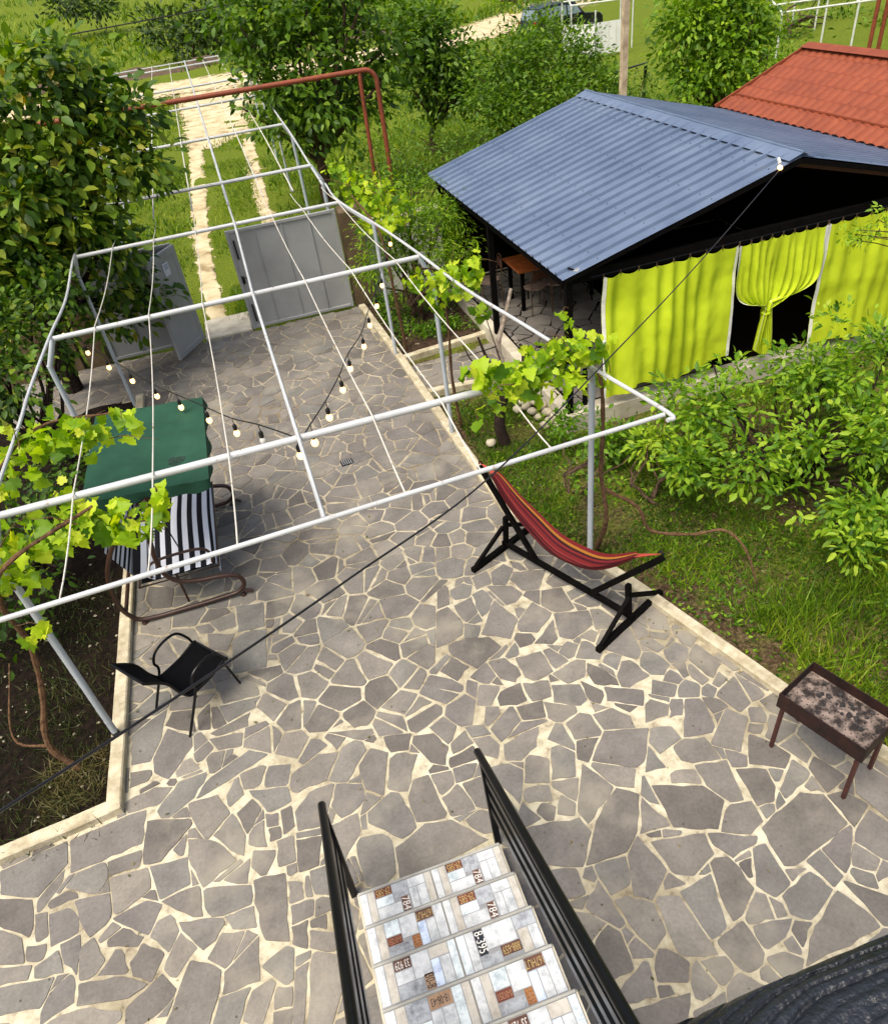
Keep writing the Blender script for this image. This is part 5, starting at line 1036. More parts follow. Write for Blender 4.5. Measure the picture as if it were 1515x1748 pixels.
for k, row in enumerate(ROWS):
    z = RISE * (k + 1); ya, yb = Y1 - RUN * (k + 1), Y1 - RUN * k
    MB().box(((sxl(yb) + sxr(yb)) / 2, (ya + yb) / 2 + .0, z - .11), (sxr(yb) - sxl(yb) + .02, RUN - .002, .19)).build('tread', M['concrete'], stair)
    MB().box(((sxl(yb) + sxr(yb)) / 2, yb - .008, z - .002), (sxr(yb) - sxl(yb), .018, .020), 0, .005).build('nosing', M['nosing'], stair)
    MB().box(((sxl(yb) + sxr(yb)) / 2, yb + .003, z - .10), (sxr(yb) - sxl(yb), .008, .165)).build('riser', M['nosing'], stair)
    xa, xm, xb = sxl(yb) + .006, (sxl(yb) + sxr(yb)) / 2, sxr(yb) - .006
    for side_, (design, x0, x1) in enumerate(((row[0], xa, xm - .003), (row[1], xm + .003, xb))):
        y0, y1 = ya + .004, yb - .018; zt = z - .004
        mb = MB(); mb.mat(0).box(((x0 + x1) / 2, (y0 + y1) / 2, zt - .005), (x1 - x0, y1 - y0, .010)); y0 = ya * (EYE[2] - z) / (EYE[2] - z - RISE) + .006
        tx = []
        for d in design:
            a, b, c, e = x0 + (x1 - x0) * d[0], y0 + (y1 - y0) * d[1], x0 + (x1 - x0) * d[2], y0 + (y1 - y0) * d[3]; q = .003
            mb.mat(1 + PKEY.index(d[4])).add([(a + q, b + q, zt + .0012), (c - q, b + q, zt + .0012), (c - q, e - q, zt + .0012), (a + q, e - q, zt + .0012)], [(0, 1, 2, 3)])
            if len(d) > 5: tx.append((d[5], d[6], d[7], (a + c) / 2, (b + e) / 2, c - a, e - b))
        tile = mb.build('tile', PMAT, stair)
        for s, ink, turn, cx, cy, w_, h_ in tx:
            cu = bpy.data.curves.new('lettering', 'FONT'); cu.body = s; cu.align_x = 'CENTER'; cu.align_y = 'CENTER'; long_, short_ = (w_, h_) if turn == 180 else (h_, w_)
            cu.size = min(short_ * 1.2, long_ / (len(s) * .56)); cu.resolution_u = 3
            tmp = bpy.data.objects.new('lettering_source', cu); lm = bpy.data.meshes.new_from_object(tmp); bpy.data.objects.remove(tmp); bpy.data.curves.remove(cu)
            lm.materials.clear(); lm.materials.append(M[ink]); o = bpy.data.objects.new('lettering', lm); col.objects.link(o); o.parent = tile
            o.location = (cx - ORIGIN[stair.name][0], cy - ORIGIN[stair.name][1], zt + .0026); o.rotation_euler = (0, 0, R(turn)); o.scale = (1, min(1.9, short_ * .90 / (max(.001, lm_h(lm)))), 1)
ytop = Y1 - RUN * len(ROWS); ztop = RISE * len(ROWS)
MB().box((.1, ytop - .6, ztop - .1), (1.5, 1.2, .2)).build('landing', M['concrete'], stair)
for nm, xf in (('right', lambda y: .605 + .0 * (3 - y)), ('left', lambda y: -.565 + .05 * (3 - y))):
    r0 = lambda y: .90 + .60 * (3.0 - y)
    yA, yB = 3.0, -.4
    MB().tube([(xf(yA + .015), yA + .015, r0(yA + .015)), (xf(yA), yA, r0(yA)), (xf(yB), yB, r0(yB))], .030, 12).build('handrail', M['black_metal'], stair, True)
    for dz in (.19, .38, .57): MB().bar((xf(2.9), 2.80 + .04 * (dz < .3), r0(2.80 + .04 * (dz < .3)) - dz), (xf(yB), yB, r0(yB) - dz), .022, .07).build('rail_bar', M['black_metal'], stair)
    for y, zb in ((2.76, 0.0), (-.2, 1.6)):
        MB().bar((xf(y), y, zb), (xf(y), y + (.12 if y > 2 else 0), r0(y + (.12 if y > 2 else 0)) - .02), .05, .035, (0, 1, 0)).build('newel_post', M['black_metal'], stair)

# ================================================================== BALCONY RAIL NEXT TO THE VIEWER
def gnarl(x, y):
    q = math.sqrt(((x - .405) / 2.6) ** 2 + ((y - .118) * 1.0) ** 2) + .006 * mnoise.noise(Vector((x * 5, y * 16, 0))) + .002 * mnoise.noise(Vector((x * 24, y * 60, 3)))
    w = q * 92; f = w - math.floor(w); k = mnoise.noise(Vector((math.floor(w) * 3.7, x * 2, 1)))
    g = max(0.0, 1 - abs(f - .5) * 2 / (.32 + .18 * k)); return -.0052 * g ** .7 * (1 + .8 * k) + .0014 * math.sin(w * 2.7 + x * 9) + .001 * mnoise.noise(Vector((x * 40, y * 90, 8)))
def rail_surface(u, v):
    x = -.7 + 2.6 * u if True else 0; a = math.pi * (1.12 - 1.24 * v); y = .098 + .112 * math.cos(a) * (1 + .02 * math.sin(x * 5)); z = 4.655 + .062 * math.sin(a) * (1 + .06 * math.sin(x * 4 + 1)); d = gnarl(x, y)
    return (x, y, z + d)
M['rail_wood'] = mat('dark_stained_carved_wood', (0.006, 0.007, 0.009), (0.020, 0.024, 0.030), 9, 0.34, 8, bmp=0.35, bscale=120, spec=0.45)
br = empty('balcony_railing', (.6, .1, 3.7), 'dark stained gnarled timber balcony rail closest to the viewer', 'railing')
xs = np.concatenate([np.linspace(0, .30, 20), np.linspace(.301, .54, 260), np.linspace(.541, 1, 40)]); vs = np.linspace(0, 1, 150)
V = np.array([np.array(rail_surface(u, v)) for v in vs for u in xs]) - ORIGIN[br.name]; a = np.arange(len(V)).reshape(len(vs), len(xs))
F = np.stack([a[:-1, :-1].ravel(), a[:-1, 1:].ravel(), a[1:, 1:].ravel(), a[1:, :-1].ravel()], 1); link('handrail', np_mesh('handrail', V, F), M['rail_wood'], br, True)
MB().box((.6, .098, 4.60), (2.6, .18, .08)).build('rail_core', M['rail_wood'], br)
for x in (1.2, 1.85): MB().box((x, .09, 4.10), (.10, .10, .95)).build('post', M['rail_wood'], br)
for z in (4.3, 4.0): MB().bar((.85, .09, z), (1.9, .09, z), .03, .05).build('rail_bar', M['black_metal'], br)
MB().box((1.4, -.35, 3.60), (1.2, 1.0, .16)).build('floor_edge', M['concrete'], br)

# ================================================================== PAVILION
PX, PY, PW, PD, ZE, ZR, ZP = 3.61, 8.0, 3.02, 5.75, 2.19, 2.99, 0.20
pav = empty('pavilion', (PX + PW, PY + PD / 2, 0), 'open garden pavilion under a slate blue ribbed metal roof', 'pavilion')
MB().prism([(PX - .06, PY - .10), (PX + 2 * PW, PY - .02), (PX + 2 * PW, PY + PD - .1), (PX - .06, PY + PD - .1)], -.15, ZP).build('plinth', M['concrete'], pav)
fl = MB().prism([(PX + .12, PY + .16), (PX + 2 * PW - .1, PY + .2), (PX + 2 * PW - .1, PY + PD - .2), (PX + .12, PY + PD - .2)], ZP + .001, ZP + .006).build('floor', M['interior_shade'], pav)
st_ = [s for s in crazy_paving([(PX + .14, PY + .18), (PX + 2.2, PY + .18), (PX + 2.2, PY + PD - .3), (PX + .14, PY + PD - .3)], .42, 21, 0.0)]; g = random.Random(2); V = []; F = []; va = []
for s in st_:
    v, fc_ = stone_geo(s, g, ZP + .006); k = len(V); V += list(np.array(v) - ORIGIN[pav.name]); F += [tuple(j + k for j in q) for q in fc_]; va += [g.random()] * len(fc_)
tag(link('floor_stones', np_mesh('floor_stones', V, F, var=va), M['stone_field'], pav), kind='stuff')
for x, y in ((PX + .02, PY + .02), (PX + .02, PY + 2.9), (PX + .02, PY + PD - .15), (PX + PW, PY + PD - .15), (PX + 2 * PW - .1, PY + .05), (PX + 2 * PW - .1, PY + PD - .15)):
    MB().box((x, y, (ZP + ZE) / 2 - .04), (.085, .085, ZE - ZP - .08), 0, .006).build('post', M['black_wood'], pav)
MB().box((PX + .30, PY + .12, (ZP + ZE) / 2 - .6), (.05, .05, .8)).build('stub_post', M['black_wood'], pav)
for y in (PY + .03, PY + PD - .17): MB().box((PX + PW, y, ZE - .09), (2 * PW - .12, .08, .14)).build('tie_beam', M['black_wood'], pav)
for x in (PX + .02, PX + 2 * PW - .1): MB().box((x, PY + PD / 2 - .05, ZE - .15), (.08, PD - .3, .12)).build('wall_plate', M['black_wood'], pav)
for k in range(6):
    y = PY + .05 + k * 1.1
    for s in (-1, 1): MB().bar((PX + PW + s * (PW - .05), y, ZE - .075), (PX + PW + s * .02, y, ZR - .10), .05, .09).build('rafter', M['black_wood'] if k else M['interior_timber'], pav)
rw = [(PX, ZP), (PX + 2 * PW, ZP), (PX + 2 * PW, ZE - .06), (PX + PW, ZR - .06), (PX, ZE - .06)]; MB().add([(x, PY + PD - .12, z) for x, z in rw] + [(x, PY + PD - .07, z) for x, z in rw], [(0, 1, 2, 3, 4), (9, 8, 7, 6, 5)] + [(i, (i + 1) % 5 + 0, 5 + (i + 1) % 5, 5 + i) for i in range(5)]).build('rear_wall', M['interior_shade'], pav)
MB().box((PX + 2 * PW - .02, PY + PD / 2, (ZP + ZE) / 2), (.05, PD - .1, ZE - ZP)).build('side_wall', M['interior_shade'], pav)
# ribbed roof sheets
def sheet(side_, y0, y1, n):
    d = 1 if side_ < 0 else -1; prof = []; y = y0; pitch = .24625
    while y < y1 - .01:
        for o, h in ((0, 0), (.030, 0), (.034, .006), (.062, .006), (.066, 0), (.158, 0), (.168, .042), (.204, .042), (.214, 0)): 
            if y + o <= y1: prof.append((y + o, h))
        y += pitch
    prof.append((y1, 0)); V = []; F = []; rows = 7
    sl = unit(np.array([-d * PW, 0, ZE - ZR])); nr = np.array([-d * (ZR - ZE), 0, PW]); nr /= np.linalg.norm(nr); L = math.hypot(PW, ZR - ZE) + .12
    for r in range(rows + 1):
        base = np.array([PX + PW, 0, ZR]) + sl * (L * r / rows)
        for y, h in prof: V.append(base + np.array([0, y, 0]) + nr * (h + .002 * math.sin(r * 2 + y * 3)))
    n_ = len(prof)
    for r in range(rows):
        for i in range(n_ - 1): F.append((r * n_ + i, r * n_ + i + 1, (r + 1) * n_ + i + 1, (r + 1) * n_ + i))
    o = link('roof_sheet', np_mesh('roof_sheet', np.array(V) - ORIGIN[pav.name], F), M['roof_sheet'], pav)
    sc = MB(); yy = y0 + .10; k = 0
    while yy < y1 - .05:
        for f in (.12, .36, .60, .84):
            if True: c = np.array([PX + PW, yy, ZR]) + sl * (L * f) + nr * .003; sc.lathe(c, [(.009, 0), (.007, .006)], 6, nr)
        yy += pitch; k += 1
    tag(sc.build('screws', M['screw'], o), kind='stuff')
ye = PY - .12
for s in (-1, 1):
    for k in range(6): sheet(s, ye + .985 * k, ye + .985 * (k + 1) + (.0 if k == 5 else .0), k)
rc = MB()
for s in (-1, 1):
    d = -s; a = np.array([PX + PW, 0, ZR + .045]); b_ = a + unit(np.array([s * PW, 0, ZE - ZR])) * .20 + np.array([0, 0, -.012]); rc.add([(a[0], ye - .01, a[2]), (a[0], ye + 5.93, a[2]), (b_[0], ye + 5.93, b_[2]), (b_[0], ye - .01, b_[2])], [(0, 1, 2, 3)])
rc.tube([(PX + PW, ye - .012, ZR + .05), (PX + PW, ye + 5.93, ZR + .05)], .014, 6); rc.build('ridge_cap', M['roof_sheet'], pav)
MB().bar((PX + PW, ye + .01, ZR - .05), (PX - .06, ye + .02, ZE - .055), .02, .06).build('fascia', M['black_wood'], pav); MB().bar((PX + PW, ye + .01, ZR - .05), (PX + 2 * PW + .06, ye + .02, ZE - .055), .02, .06).build('fascia', M['black_wood'], pav)
# lamp on the gable
lp = on_y(1331, 286, ye - .03); la = empty('wall_lamp', lp, 'small white lamp under the peak of the pavilion gable', 'lamp')
MB().lathe(lp, [(.018, -.03), (.028, -.012), (.028, .012), (.012, .03)], 12, (.3, -1, -.5)).build('lamp_head', M['bulb'], la, True); MB().bar(lp + np.array([0, .02, .05]), lp + np.array([0, .06, .10]), .02, .03).build('bracket', M['white_sheet'], la)
lp2 = on_y(986, 464, PY - .05); la2 = empty('floodlight', lp2, 'small grey floodlight beside the pavilion corner post', 'lamp'); MB().box(lp2, (.09, .07, .07), .4, .01).build('lamp_head', M['gate'], la2); MB().bar(lp2 + np.array([0, .03, 0]), lp2 + np.array([-.1, .08, .05]), .02, .02).build('bracket', M['black_metal'], la2)

# curtains on a rod across the front
CY = PY - .02; ZC = 2.05
MB_rod = MB().tube([(PX + .3, CY + .01, ZC + .02), (PX + 2 * PW, CY + .01, ZC + .03)], .011, 8); tag(MB_rod.build('curtain_rod', M['black_metal'], None, True), 'thin dark rod carrying the lime curtains across the pavilion', 'rod')
def curtain(label, x0, x1, zb, clips, seed, hemsides=(True, True), tie=None):
    t = empty('curtain', ((x0 + x1) / 2, CY, ZC), label, 'curtain', 'lime curtains of the pavilion'); n = clips - 1
    def srf(u, v):
        x = x0 + (x1 - x0) * u; sag = .032 * (4 * ((u * n) % 1) * (1 - (u * n) % 1)); fold = (.022 + .028 * mnoise.noise(Vector((u * 3.1 + seed * 5, .5, 0)))) * math.sin(2 * math.pi * n * (u + .035 * math.sin(9 * u + seed) + .02 * v * math.sin(17 * u)) + .3) * (1 - .55 * v) + .012 * mnoise.noise(Vector((u * 16 + seed, v * 7, 6))) + .03 * math.sin(u * 7 + seed + 1.5 * v) + .045 * mnoise.noise(Vector((u * 5 + seed, v * 2.2, 2)))
        zbt = zb(u); z = ZC - sag * (1 - v) ** 3 - (ZC - zbt) * v; y = CY - .03 + fold * (.35 + .65 * min(1, v * 4)) - .06 * v
        if tie:
            tu, tv = tie; k = math.exp(-((v - tv) / (.16 if v < tv else .10)) ** 2) if v < tv else 1 - .55 * min(1, (v - tv) / .7); sq = 1 - .93 * k if v < tv else max(.08, 1 - .93 * k) * .55
            c = x0 + (x1 - x0) * tu; w = (v / tv) ** 9.0 if v < tv else 1; x = x + (c - x) * (w * .93 if v < tv else .93 - .30 * (v - tv)); y += .05 * math.sin(u * n * 2 * math.pi * 1.5) * min(1, v * 1.5); z -= .10 * (w if v < tv else 1) * (1 - abs(2 * u - 1))
            if v < tv: z += (abs(u - tu) * 1.0) ** 1.3 * .16 * w
            else: z += .16 * (abs(u - tu) ** 1.3) * (1 - (v - tv) / (1 - tv))
        return (x, y, z)
    grid_mesh('cloth', srf, 90, 46, M['curtain'], t)
    for u, on in ((0.0, hemsides[0]), (1.0, hemsides[1])):
        if on: grid_mesh('hem', lambda a, v: np.array(srf(u + (.022 if u == 0 else -.022) * a * (1.9 / (x1 - x0)), v)) + np.array([0, -.006, 0]), 1, 46, M['hem'], t)
    for k in range(clips): p = np.array(srf(k / n, 0)); MB().bar(p + np.array([0, 0, -.02]), p + np.array([0, 0, .035]), .012, .016).build('clip', M['bark'], t)
    if tie:
        c = np.array(srf(tie[0], tie[1])); MB().tube([c + np.array([.055 * math.cos(a), .04 * math.sin(a), .01 * math.sin(a)]) for a in np.linspace(0, 2 * math.pi, 13)[:-1]], .014, 6, True).build('tie_band', M['curtain'], t)
curtain('wide lime green curtain hanging flat beside the pavilion corner', PX + .47, PX + 2.36, lambda u: .40 + .06 * u + .07 * math.sin(u * 8) * (u > .2) - .05 * (u < .25), 9, 1)
curtain('lime green curtain gathered and tied in its middle over the pavilion entrance', PX + 2.345, PX + 3.66, lambda u: .50, 9, 4, (True, True), (.40, .60))
curtain('lime green curtain hanging open at the right of the pavilion entrance', PX + 3.68, PX + 5.6, lambda u: .33 - .04 * u + .04 * math.sin(u * 9), 10, 7)
# table and chairs in the shade
tb = empty('dining_table', (PX + 1.2, PY + 2.6, ZP), 'varnished wooden table in the shade of the pavilion', 'table')
c1, c2 = on_z(885, 432, ZP + .75), on_z(905, 460, ZP + .75)
tc = on_z(925, 440, ZP + .75)
for k in range(5): MB().box((tc[0] + .15, tc[1] - .32 + .16 * k, ZP + .735), (1.5, .155, .035), 0, .004).build('plank', M['table_wood'], tb)
for a in (-.5, .8):
    for b_ in (-.3, .3): MB().box((tc[0] + a, tc[1] + b_, ZP + .36), (.06, .06, .72)).build('leg', M['black_wood'], tb)
def cafe_chair(label, px, py, rz):
    p = on_z(px, py, ZP + .45); t = empty('cafe_chair', (p[0], p[1], ZP), label, 'chair', 'chairs round the pavilion table'); o = ORIGIN[t.name]; cs, sn = math.cos(rz), math.sin(rz)
    q = lambda a, b, z: (p[0] + a * cs - b * sn, p[1] + a * sn + b * cs, ZP + z)
    poly = [q(.19 * math.cos(w) * (1.1 if math.sin(w) > 0 else 1), .19 * math.sin(w), 0)[:2] for w in np.linspace(0, 2 * math.pi, 17)[:-1]]; MB().prism(poly, ZP + .44, ZP + .475).build('seat', M['chair_pad'], t)
    MB().tube(spline([q(-.2, -.2, .0), q(-.19, -.18, .45), q(-.19, -.20, .78), q(-.10, -.22, .86), q(.10, -.22, .86), q(.19, -.20, .78), q(.19, -.18, .45), q(.2, -.2, 0)], 4), .010, 6).build('back_frame', M['bark'], t, True)
    for a in (-.17, .17): MB().tube([q(a, .18, .0), q(a, .14, .45)], .010, 6).build('leg', M['bark'], t, True)
    MB().box(q(0, -.215, .72), (.34, .02, .14), rz).build('backrest', M['interior_timber'], t)
cafe_chair('chair with a pale padded seat facing the table under the eave', 914, 488, .15)
cafe_chair('brown chair half behind the pavilion corner post', 950, 480, .1)
cafe_chair('dim chair at the far end of the pavilion table', 835, 478, 1.4)

# ================================================================== RED ROOFED OUTBUILDING
rb = empty('outbuilding', (12.3, 10, 0), 'outbuilding with a red metal tile roof beyond the pavilion', 'building')
MB().box((12.0, 10.2, 1.0), (3.9, 7.4, 2.1)).build('wall', M['white_wall'], rb)
RXr, RZr, RXe, RZe = 11.52, 2.99, 9.55, 2.22
def red_sheet(y0, y1, s):
    xe = RXe if s < 0 else RXr + (RXr - RXe) * 1.6; ze = RZe - .0 if s < 0 else RZr - (RZr - RZe) * 1.6
    nv, nu = 48, int((y1 - y0) / .026); 
    def srf(u, v):
        y = y0 + (y1 - y0) * u; x = RXr + (xe - RXr) * v; z = RZr + (ze - RZr) * v; f = (v * abs(xe - RXr) * 1.07 / .35) % 1
        return (x, y, z + .034 * abs(math.sin(math.pi * y / .20)) ** .7 - .050 * f + .035)
    grid_mesh('roof_sheet', srf, nu, nv, M['red_tile'], rb, True, False)
for k in range(7):
    red_sheet(6.4 + 1.09 * k, 6.4 + 1.09 * (k + 1), -1); red_sheet(6.4 + 1.09 * k, 6.4 + 1.09 * (k + 1), 1)
mb = MB()
for s in (-1, 1): mb.add([(RXr, 6.35, RZr + .085), (RXr, 14.08, RZr + .085), (RXr + s * .20, 14.08, RZr + .02), (RXr + s * .20, 6.35, RZr + .02)], [(0, 1, 2, 3)])
mb.build('ridge_cap', M['red_tile'], rb); MB().bar((RXr, 14.06, RZr + .03), (RXe, 14.06, RZe + .03), .03, .09).build('barge_board', M['red_tile'], rb)
MB().bar((RXe + .42, 6.4, RZe + .20), (RXe + .42, 14.0, RZe + .20), .03, .03).build('flashing', M['red_tile'], rb)
for k, px in enumerate((1487, 1503)):
    p = on_y(px, 60, 17.5); tag(MB().tube([(p[0], p[1], -.1), (p[0], p[1], 6.5)], .05, 8).build('gas_riser', M['rust_pipe'], None, True), ['rust red upright pipe behind the red roof, the left of two', 'rust red upright pipe behind the red roof, the right of two'][k], 'pipe')

# ================================================================== POLE, CABLES
pp = on_y(1062, 165, 17.0); pole = empty('utility_pole', (pp[0], pp[1], 0), 'weathered pale utility pole behind the pavilion', 'pole')
MB().bar((pp[0], pp[1], -.2), (pp[0] + .02, pp[1], 8.5), .13, .13).build('shaft', M['pole_wood'], pole); MB().box((pp[0], pp[1], 8.1), (1.2, .08, .1)).build('crossarm', M['pole_wood'], pole)
A_, B_ = on_y(0, 1385, 1.5), on_y(1328, 292, ye - .05); nrm = np.cross(B_ - A_, (0, 0, 1.0)); nrm /= np.linalg.norm(nrm)
cp_ = [A_ + (A_ - on_plane(205, 1255, A_, nrm)) * 1.6] + [on_plane(x, y, A_, nrm) for x, y in ((0, 1385), (205, 1253), (390, 1130), (600, 985), (835, 815), (1050, 600), (1200, 440))] + [B_]
tag(MB().tube(spline(cp_, 8), .0056, 6).build('power_cable', M['cable'], None, True), 'black cable sagging across the yard to the pavilion gable', 'cable')
q = [on_y(x, y, d) for x, y, d in ((-150, 100, 30), (75, 66, 31), (250, 34, 32), (420, 2, 33), (600, -28, 34))]; tag(MB().tube(spline(q, 5), .022, 5).build('power_line', M['cable'], None, True), 'dark overhead line crossing above the far green slope', 'cable')

# ================================================================== STONES, ROCKS
def rock(name, label, p, r, seed, group=None, sq=(1, 1, .72)):
    g = np.random.default_rng(seed); V = []; F = []; nu, nv = 10, 7; off = g.random(3) * 20
    for j in range(nv + 1):
        for i in range(nu):
            a, b = 2 * math.pi * i / nu, math.pi * j / nv; d = np.array([math.sin(b) * math.cos(a), math.sin(b) * math.sin(a), math.cos(b)]); k = 1 + .22 * mnoise.noise(Vector(d * 1.4 + off)); V.append(d * k * r * np.array(sq))
    for j in range(nv):
        for i in range(nu): F.append((j * nu + i, j * nu + (i + 1) % nu, (j + 1) * nu + (i + 1) % nu, (j + 1) * nu + i))
    o = link(name, np_mesh(name, V, F), M['river_stone'], None, True); o.location = (p[0], p[1], p[2] + r * .55); o.rotation_euler = (0, 0, g.random() * 6); return tag(o, label, 'rock', group)
for k, (px, py) in enumerate([(888, 672), (897, 684), (905, 676), (912, 690), (898, 698), (920, 682), (908, 706), (925, 697), (918, 716), (934, 708), (890, 690), (938, 722), (946, 716), (903, 664), (930, 730), (952, 728), (883, 703), (915, 668)]):
    p = on_z(px, py, -.02); rock('river_stone', 'pale rounded river stone in the heap beside the pavilion plinth', p, .065 + .03 * ((k * 7) % 5) / 5, k, 'river stones heaped by the pavilion', (1, .8 + .2 * (k % 2), .75))
rock('river_stone', 'single pale stone lying apart near the pruned trunk', on_z(838, 760, -.02), .075, 40)

# ================================================================== TREES AND SHRUBS
def blob(px, py, y, r, rz=None):
    c = on_y(px, py, y); k = r * depth(c) / FOC; return (c[0], c[1], c[2], k, k * .9, (rz or r) * depth(c) / FOC)
def blobz(px, py, z, rx, rz): c = on_z(px, py, z); return (c[0], c[1], c[2], rx, rx, rz)
make_tree('broadleaf_tree', 'big dark leafy tree overhanging the gate at the left', 'tree', (-3.6, 13.1, 0), [blob(40, 170, 12.7, 85), blob(130, 150, 13.1, 75), blob(215, 190, 12.9, 62), blob(120, 270, 12.6, 95), blob(225, 290, 12.7, 60), blob(50, 340, 12.2, 95), blob(150, 390, 12.6, 85), blob(60, 460, 12.0, 85), blob(-90, 250, 12.6, 110), blob(-60, 430, 12.2, 100), blob(205, 420, 12.7, 40), blob(235, 505, 13.2, 30), blob(190, 470, 13.0, 45), blob(255, 500, 13.4, 34), blob(215, 540, 13.3, 26), blob(180, 540, 13.0, 34)], 720, 12, .15, (.185, .62), 'tree_dark', .13, 1.5, 'dark_bark', 1, 'oval', None, .06, .75, 26, (0, .92))
make_tree('shrub', 'dark shrub filling the left bed behind the pergola post', 'shrub', (-3.4, 10.6, 0), [blob(20, 560, 10.6, 60, 70), blob(90, 570, 11.2, 40, 55), blob(30, 660, 9.6, 60, 50), blob(-40, 640, 10, 80), blob(100, 500, 11.4, 45)], 170, 13, .13, (.12, .6), 'tree_dark', .05, .5, 'dark_bark', 2, 'oval', None, .35, .5, 14, (0, .75))
make_tree('shrub', 'low dark shrub under the pergola vine at the left', 'shrub', (-3.2, 7.6, 0), [(-3.2, 7.6, .8, .8, .8, .6), (-3.6, 6.6, .7, .8, .7, .5), (-3.0, 8.8, .7, .7, .7, .55)], 110, 13, .13, (.11, .6), 'tree_dark', .04, .4, 'dark_bark', 3, 'oval', None, .35, .5, 12, (0, .6))
make_tree('walnut_tree', 'walnut tree standing right of the drive beyond the gate', 'tree', (2.6, 22, 0), [blob(420, 40, 22, 70), blob(500, 70, 21.5, 85), blob(590, 50, 22.5, 85), blob(650, 90, 22, 60), blob(455, 150, 21.5, 65), blob(540, 160, 21, 75), blob(620, 170, 22, 65), blob(480, 10, 22, 80), blob(580, -20, 22, 80), blob(500, 210, 21.5, 50), blob(590, 225, 21.5, 45)], 620, 11, .22, (.23, .55), 'tree_mid', .14, 1.3, 'bark', 4, 'oval', None, .0, .6, 26)
make_tree('walnut_tree', 'loose leafy tree between the walnut and the dirt road', 'tree', (6.6, 25, 0), [blob(700, 60, 25, 55), blob(750, 100, 25, 60), blob(790, 140, 25, 50), blob(730, 150, 25, 45), blob(740, 40, 25, 40)], 400, 12, .25, (.20, .55), 'tree_mid', .10, 1.0, 'bark', 5, 'oval', None, .25, .5, 18, (.1, .9))
make_tree('hazel_bush', 'broad bright hazel bush behind the pavilion roof', 'bush', (9.0, 21, 0), [blob(860, 130, 21, 65), blob(930, 120, 21.5, 70), blob(990, 110, 22, 60), blob(870, 190, 20, 55), blob(960, 180, 20, 60), blob(820, 170, 20.5, 40), blob(910, 70, 22, 45), blob(1030, 150, 21, 40)], 900, 14, .20, (.155, .6), 'tree_mid', .06, .5, 'bark', 6, 'diam', None, .25, .3, 22, (.15, 1.0), trunks=4)
make_tree('slender_sapling', 'thin sapling rising in front of the parked car', 'tree', (9.6, 24, 0), [blob(940, 55, 24, 28, 45), blob(965, 45, 24, 26, 38), blob(880, 60, 24, 22, 36), blob(925, 20, 24, 22, 30)], 120, 10, .16, (.10, .4), 'tree_mid', .04, 1.2, 'bark', 16, 'diam', None, .3, .2, 16, (.1, .8))
make_tree('plum_tree', 'dense bright green tree beyond the pavilion ridge', 'tree', (12.9, 19.5, 0), [blob(1180, 20, 19.5, 60), blob(1250, 10, 19.5, 75), blob(1290, 60, 19.5, 55), blob(1170, 80, 19.5, 60), blob(1240, 90, 19, 70), blob(1200, 140, 19, 60), blob(1270, 140, 19.5, 50), blob(1230, -40, 19.5, 70)], 760, 14, .20, (.17, .52), 'tree_light', .10, .9, 'bark', 7, 'oval', None, .2, .6, 22, (0, .95))
make_tree('bush', 'small leafy bush at the far corner of the red roof', 'bush', (13.0, 16.8, 0), [blob(1340, 110, 16.8, 45), blob(1380, 95, 17.5, 30), blob(1310, 150, 16.5, 35)], 110, 13, .17, (.10, .55), 'tree_light', .04, .4, 'bark', 8, 'diam', None, .25, .3, 10, trunks=3)
make_tree('bush', 'low weedy bush at the foot of the utility pole', 'bush', (9.2, 18.0, 0), [blob(1080, 150, 18, 40), blob(1120, 160, 18, 30), blob(1040, 180, 17.5, 35)], 100, 12, .18, (.10, .55), 'tree_mid', .03, .3, 'bark', 9, 'diam', None, .25, .3, 8, trunks=3)
make_tree('peach_tree', 'young peach tree in the bed before the white wall', 'tree', (2.75, 12.7, 0), [blob(650, 390, 12.7, 45), blob(715, 385, 12.6, 50), blob(765, 370, 12.4, 38), blob(690, 440, 12.5, 48), blob(755, 430, 12.2, 42), blob(640, 460, 12.6, 35), blob(700, 340, 13.2, 40), blob(790, 420, 12.0, 22), blob(660, 330, 13.0, 35), blob(740, 345, 13.0, 35)], 560, 14, .12, (.105, .30), 'tree_light', .04, .5, 'bark', 10, 'diam', None, .18, .7, 20, (0, 1.0), trunks=3)
make_tree('shrub', 'weedy green shrub behind the white wall by the gas pipe', 'shrub', (3.6, 15.6, 0), [blob(690, 300, 15.4, 45), blob(740, 290, 15.6, 40), blob(640, 300, 15.8, 40)], 130, 12, .16, (.10, .5), 'tree_mid', .04, .4, 'bark', 11, 'diam', None, .25, .4, 8, (.1, 1), trunks=3)
make_tree('shrub', 'tall weedy shrub in the field right of the drive', 'shrub', (5.5, 19, 0), [blob(720, 240, 18.5, 45, 30), blob(660, 250, 19, 40, 30), blob(800, 250, 18, 50, 26)], 100, 11, .2, (.12, .45), 'tree_mid', .03, .3, 'bark', 31, 'diam', None, .3, .3, 8, (.2, 1), trunks=3)
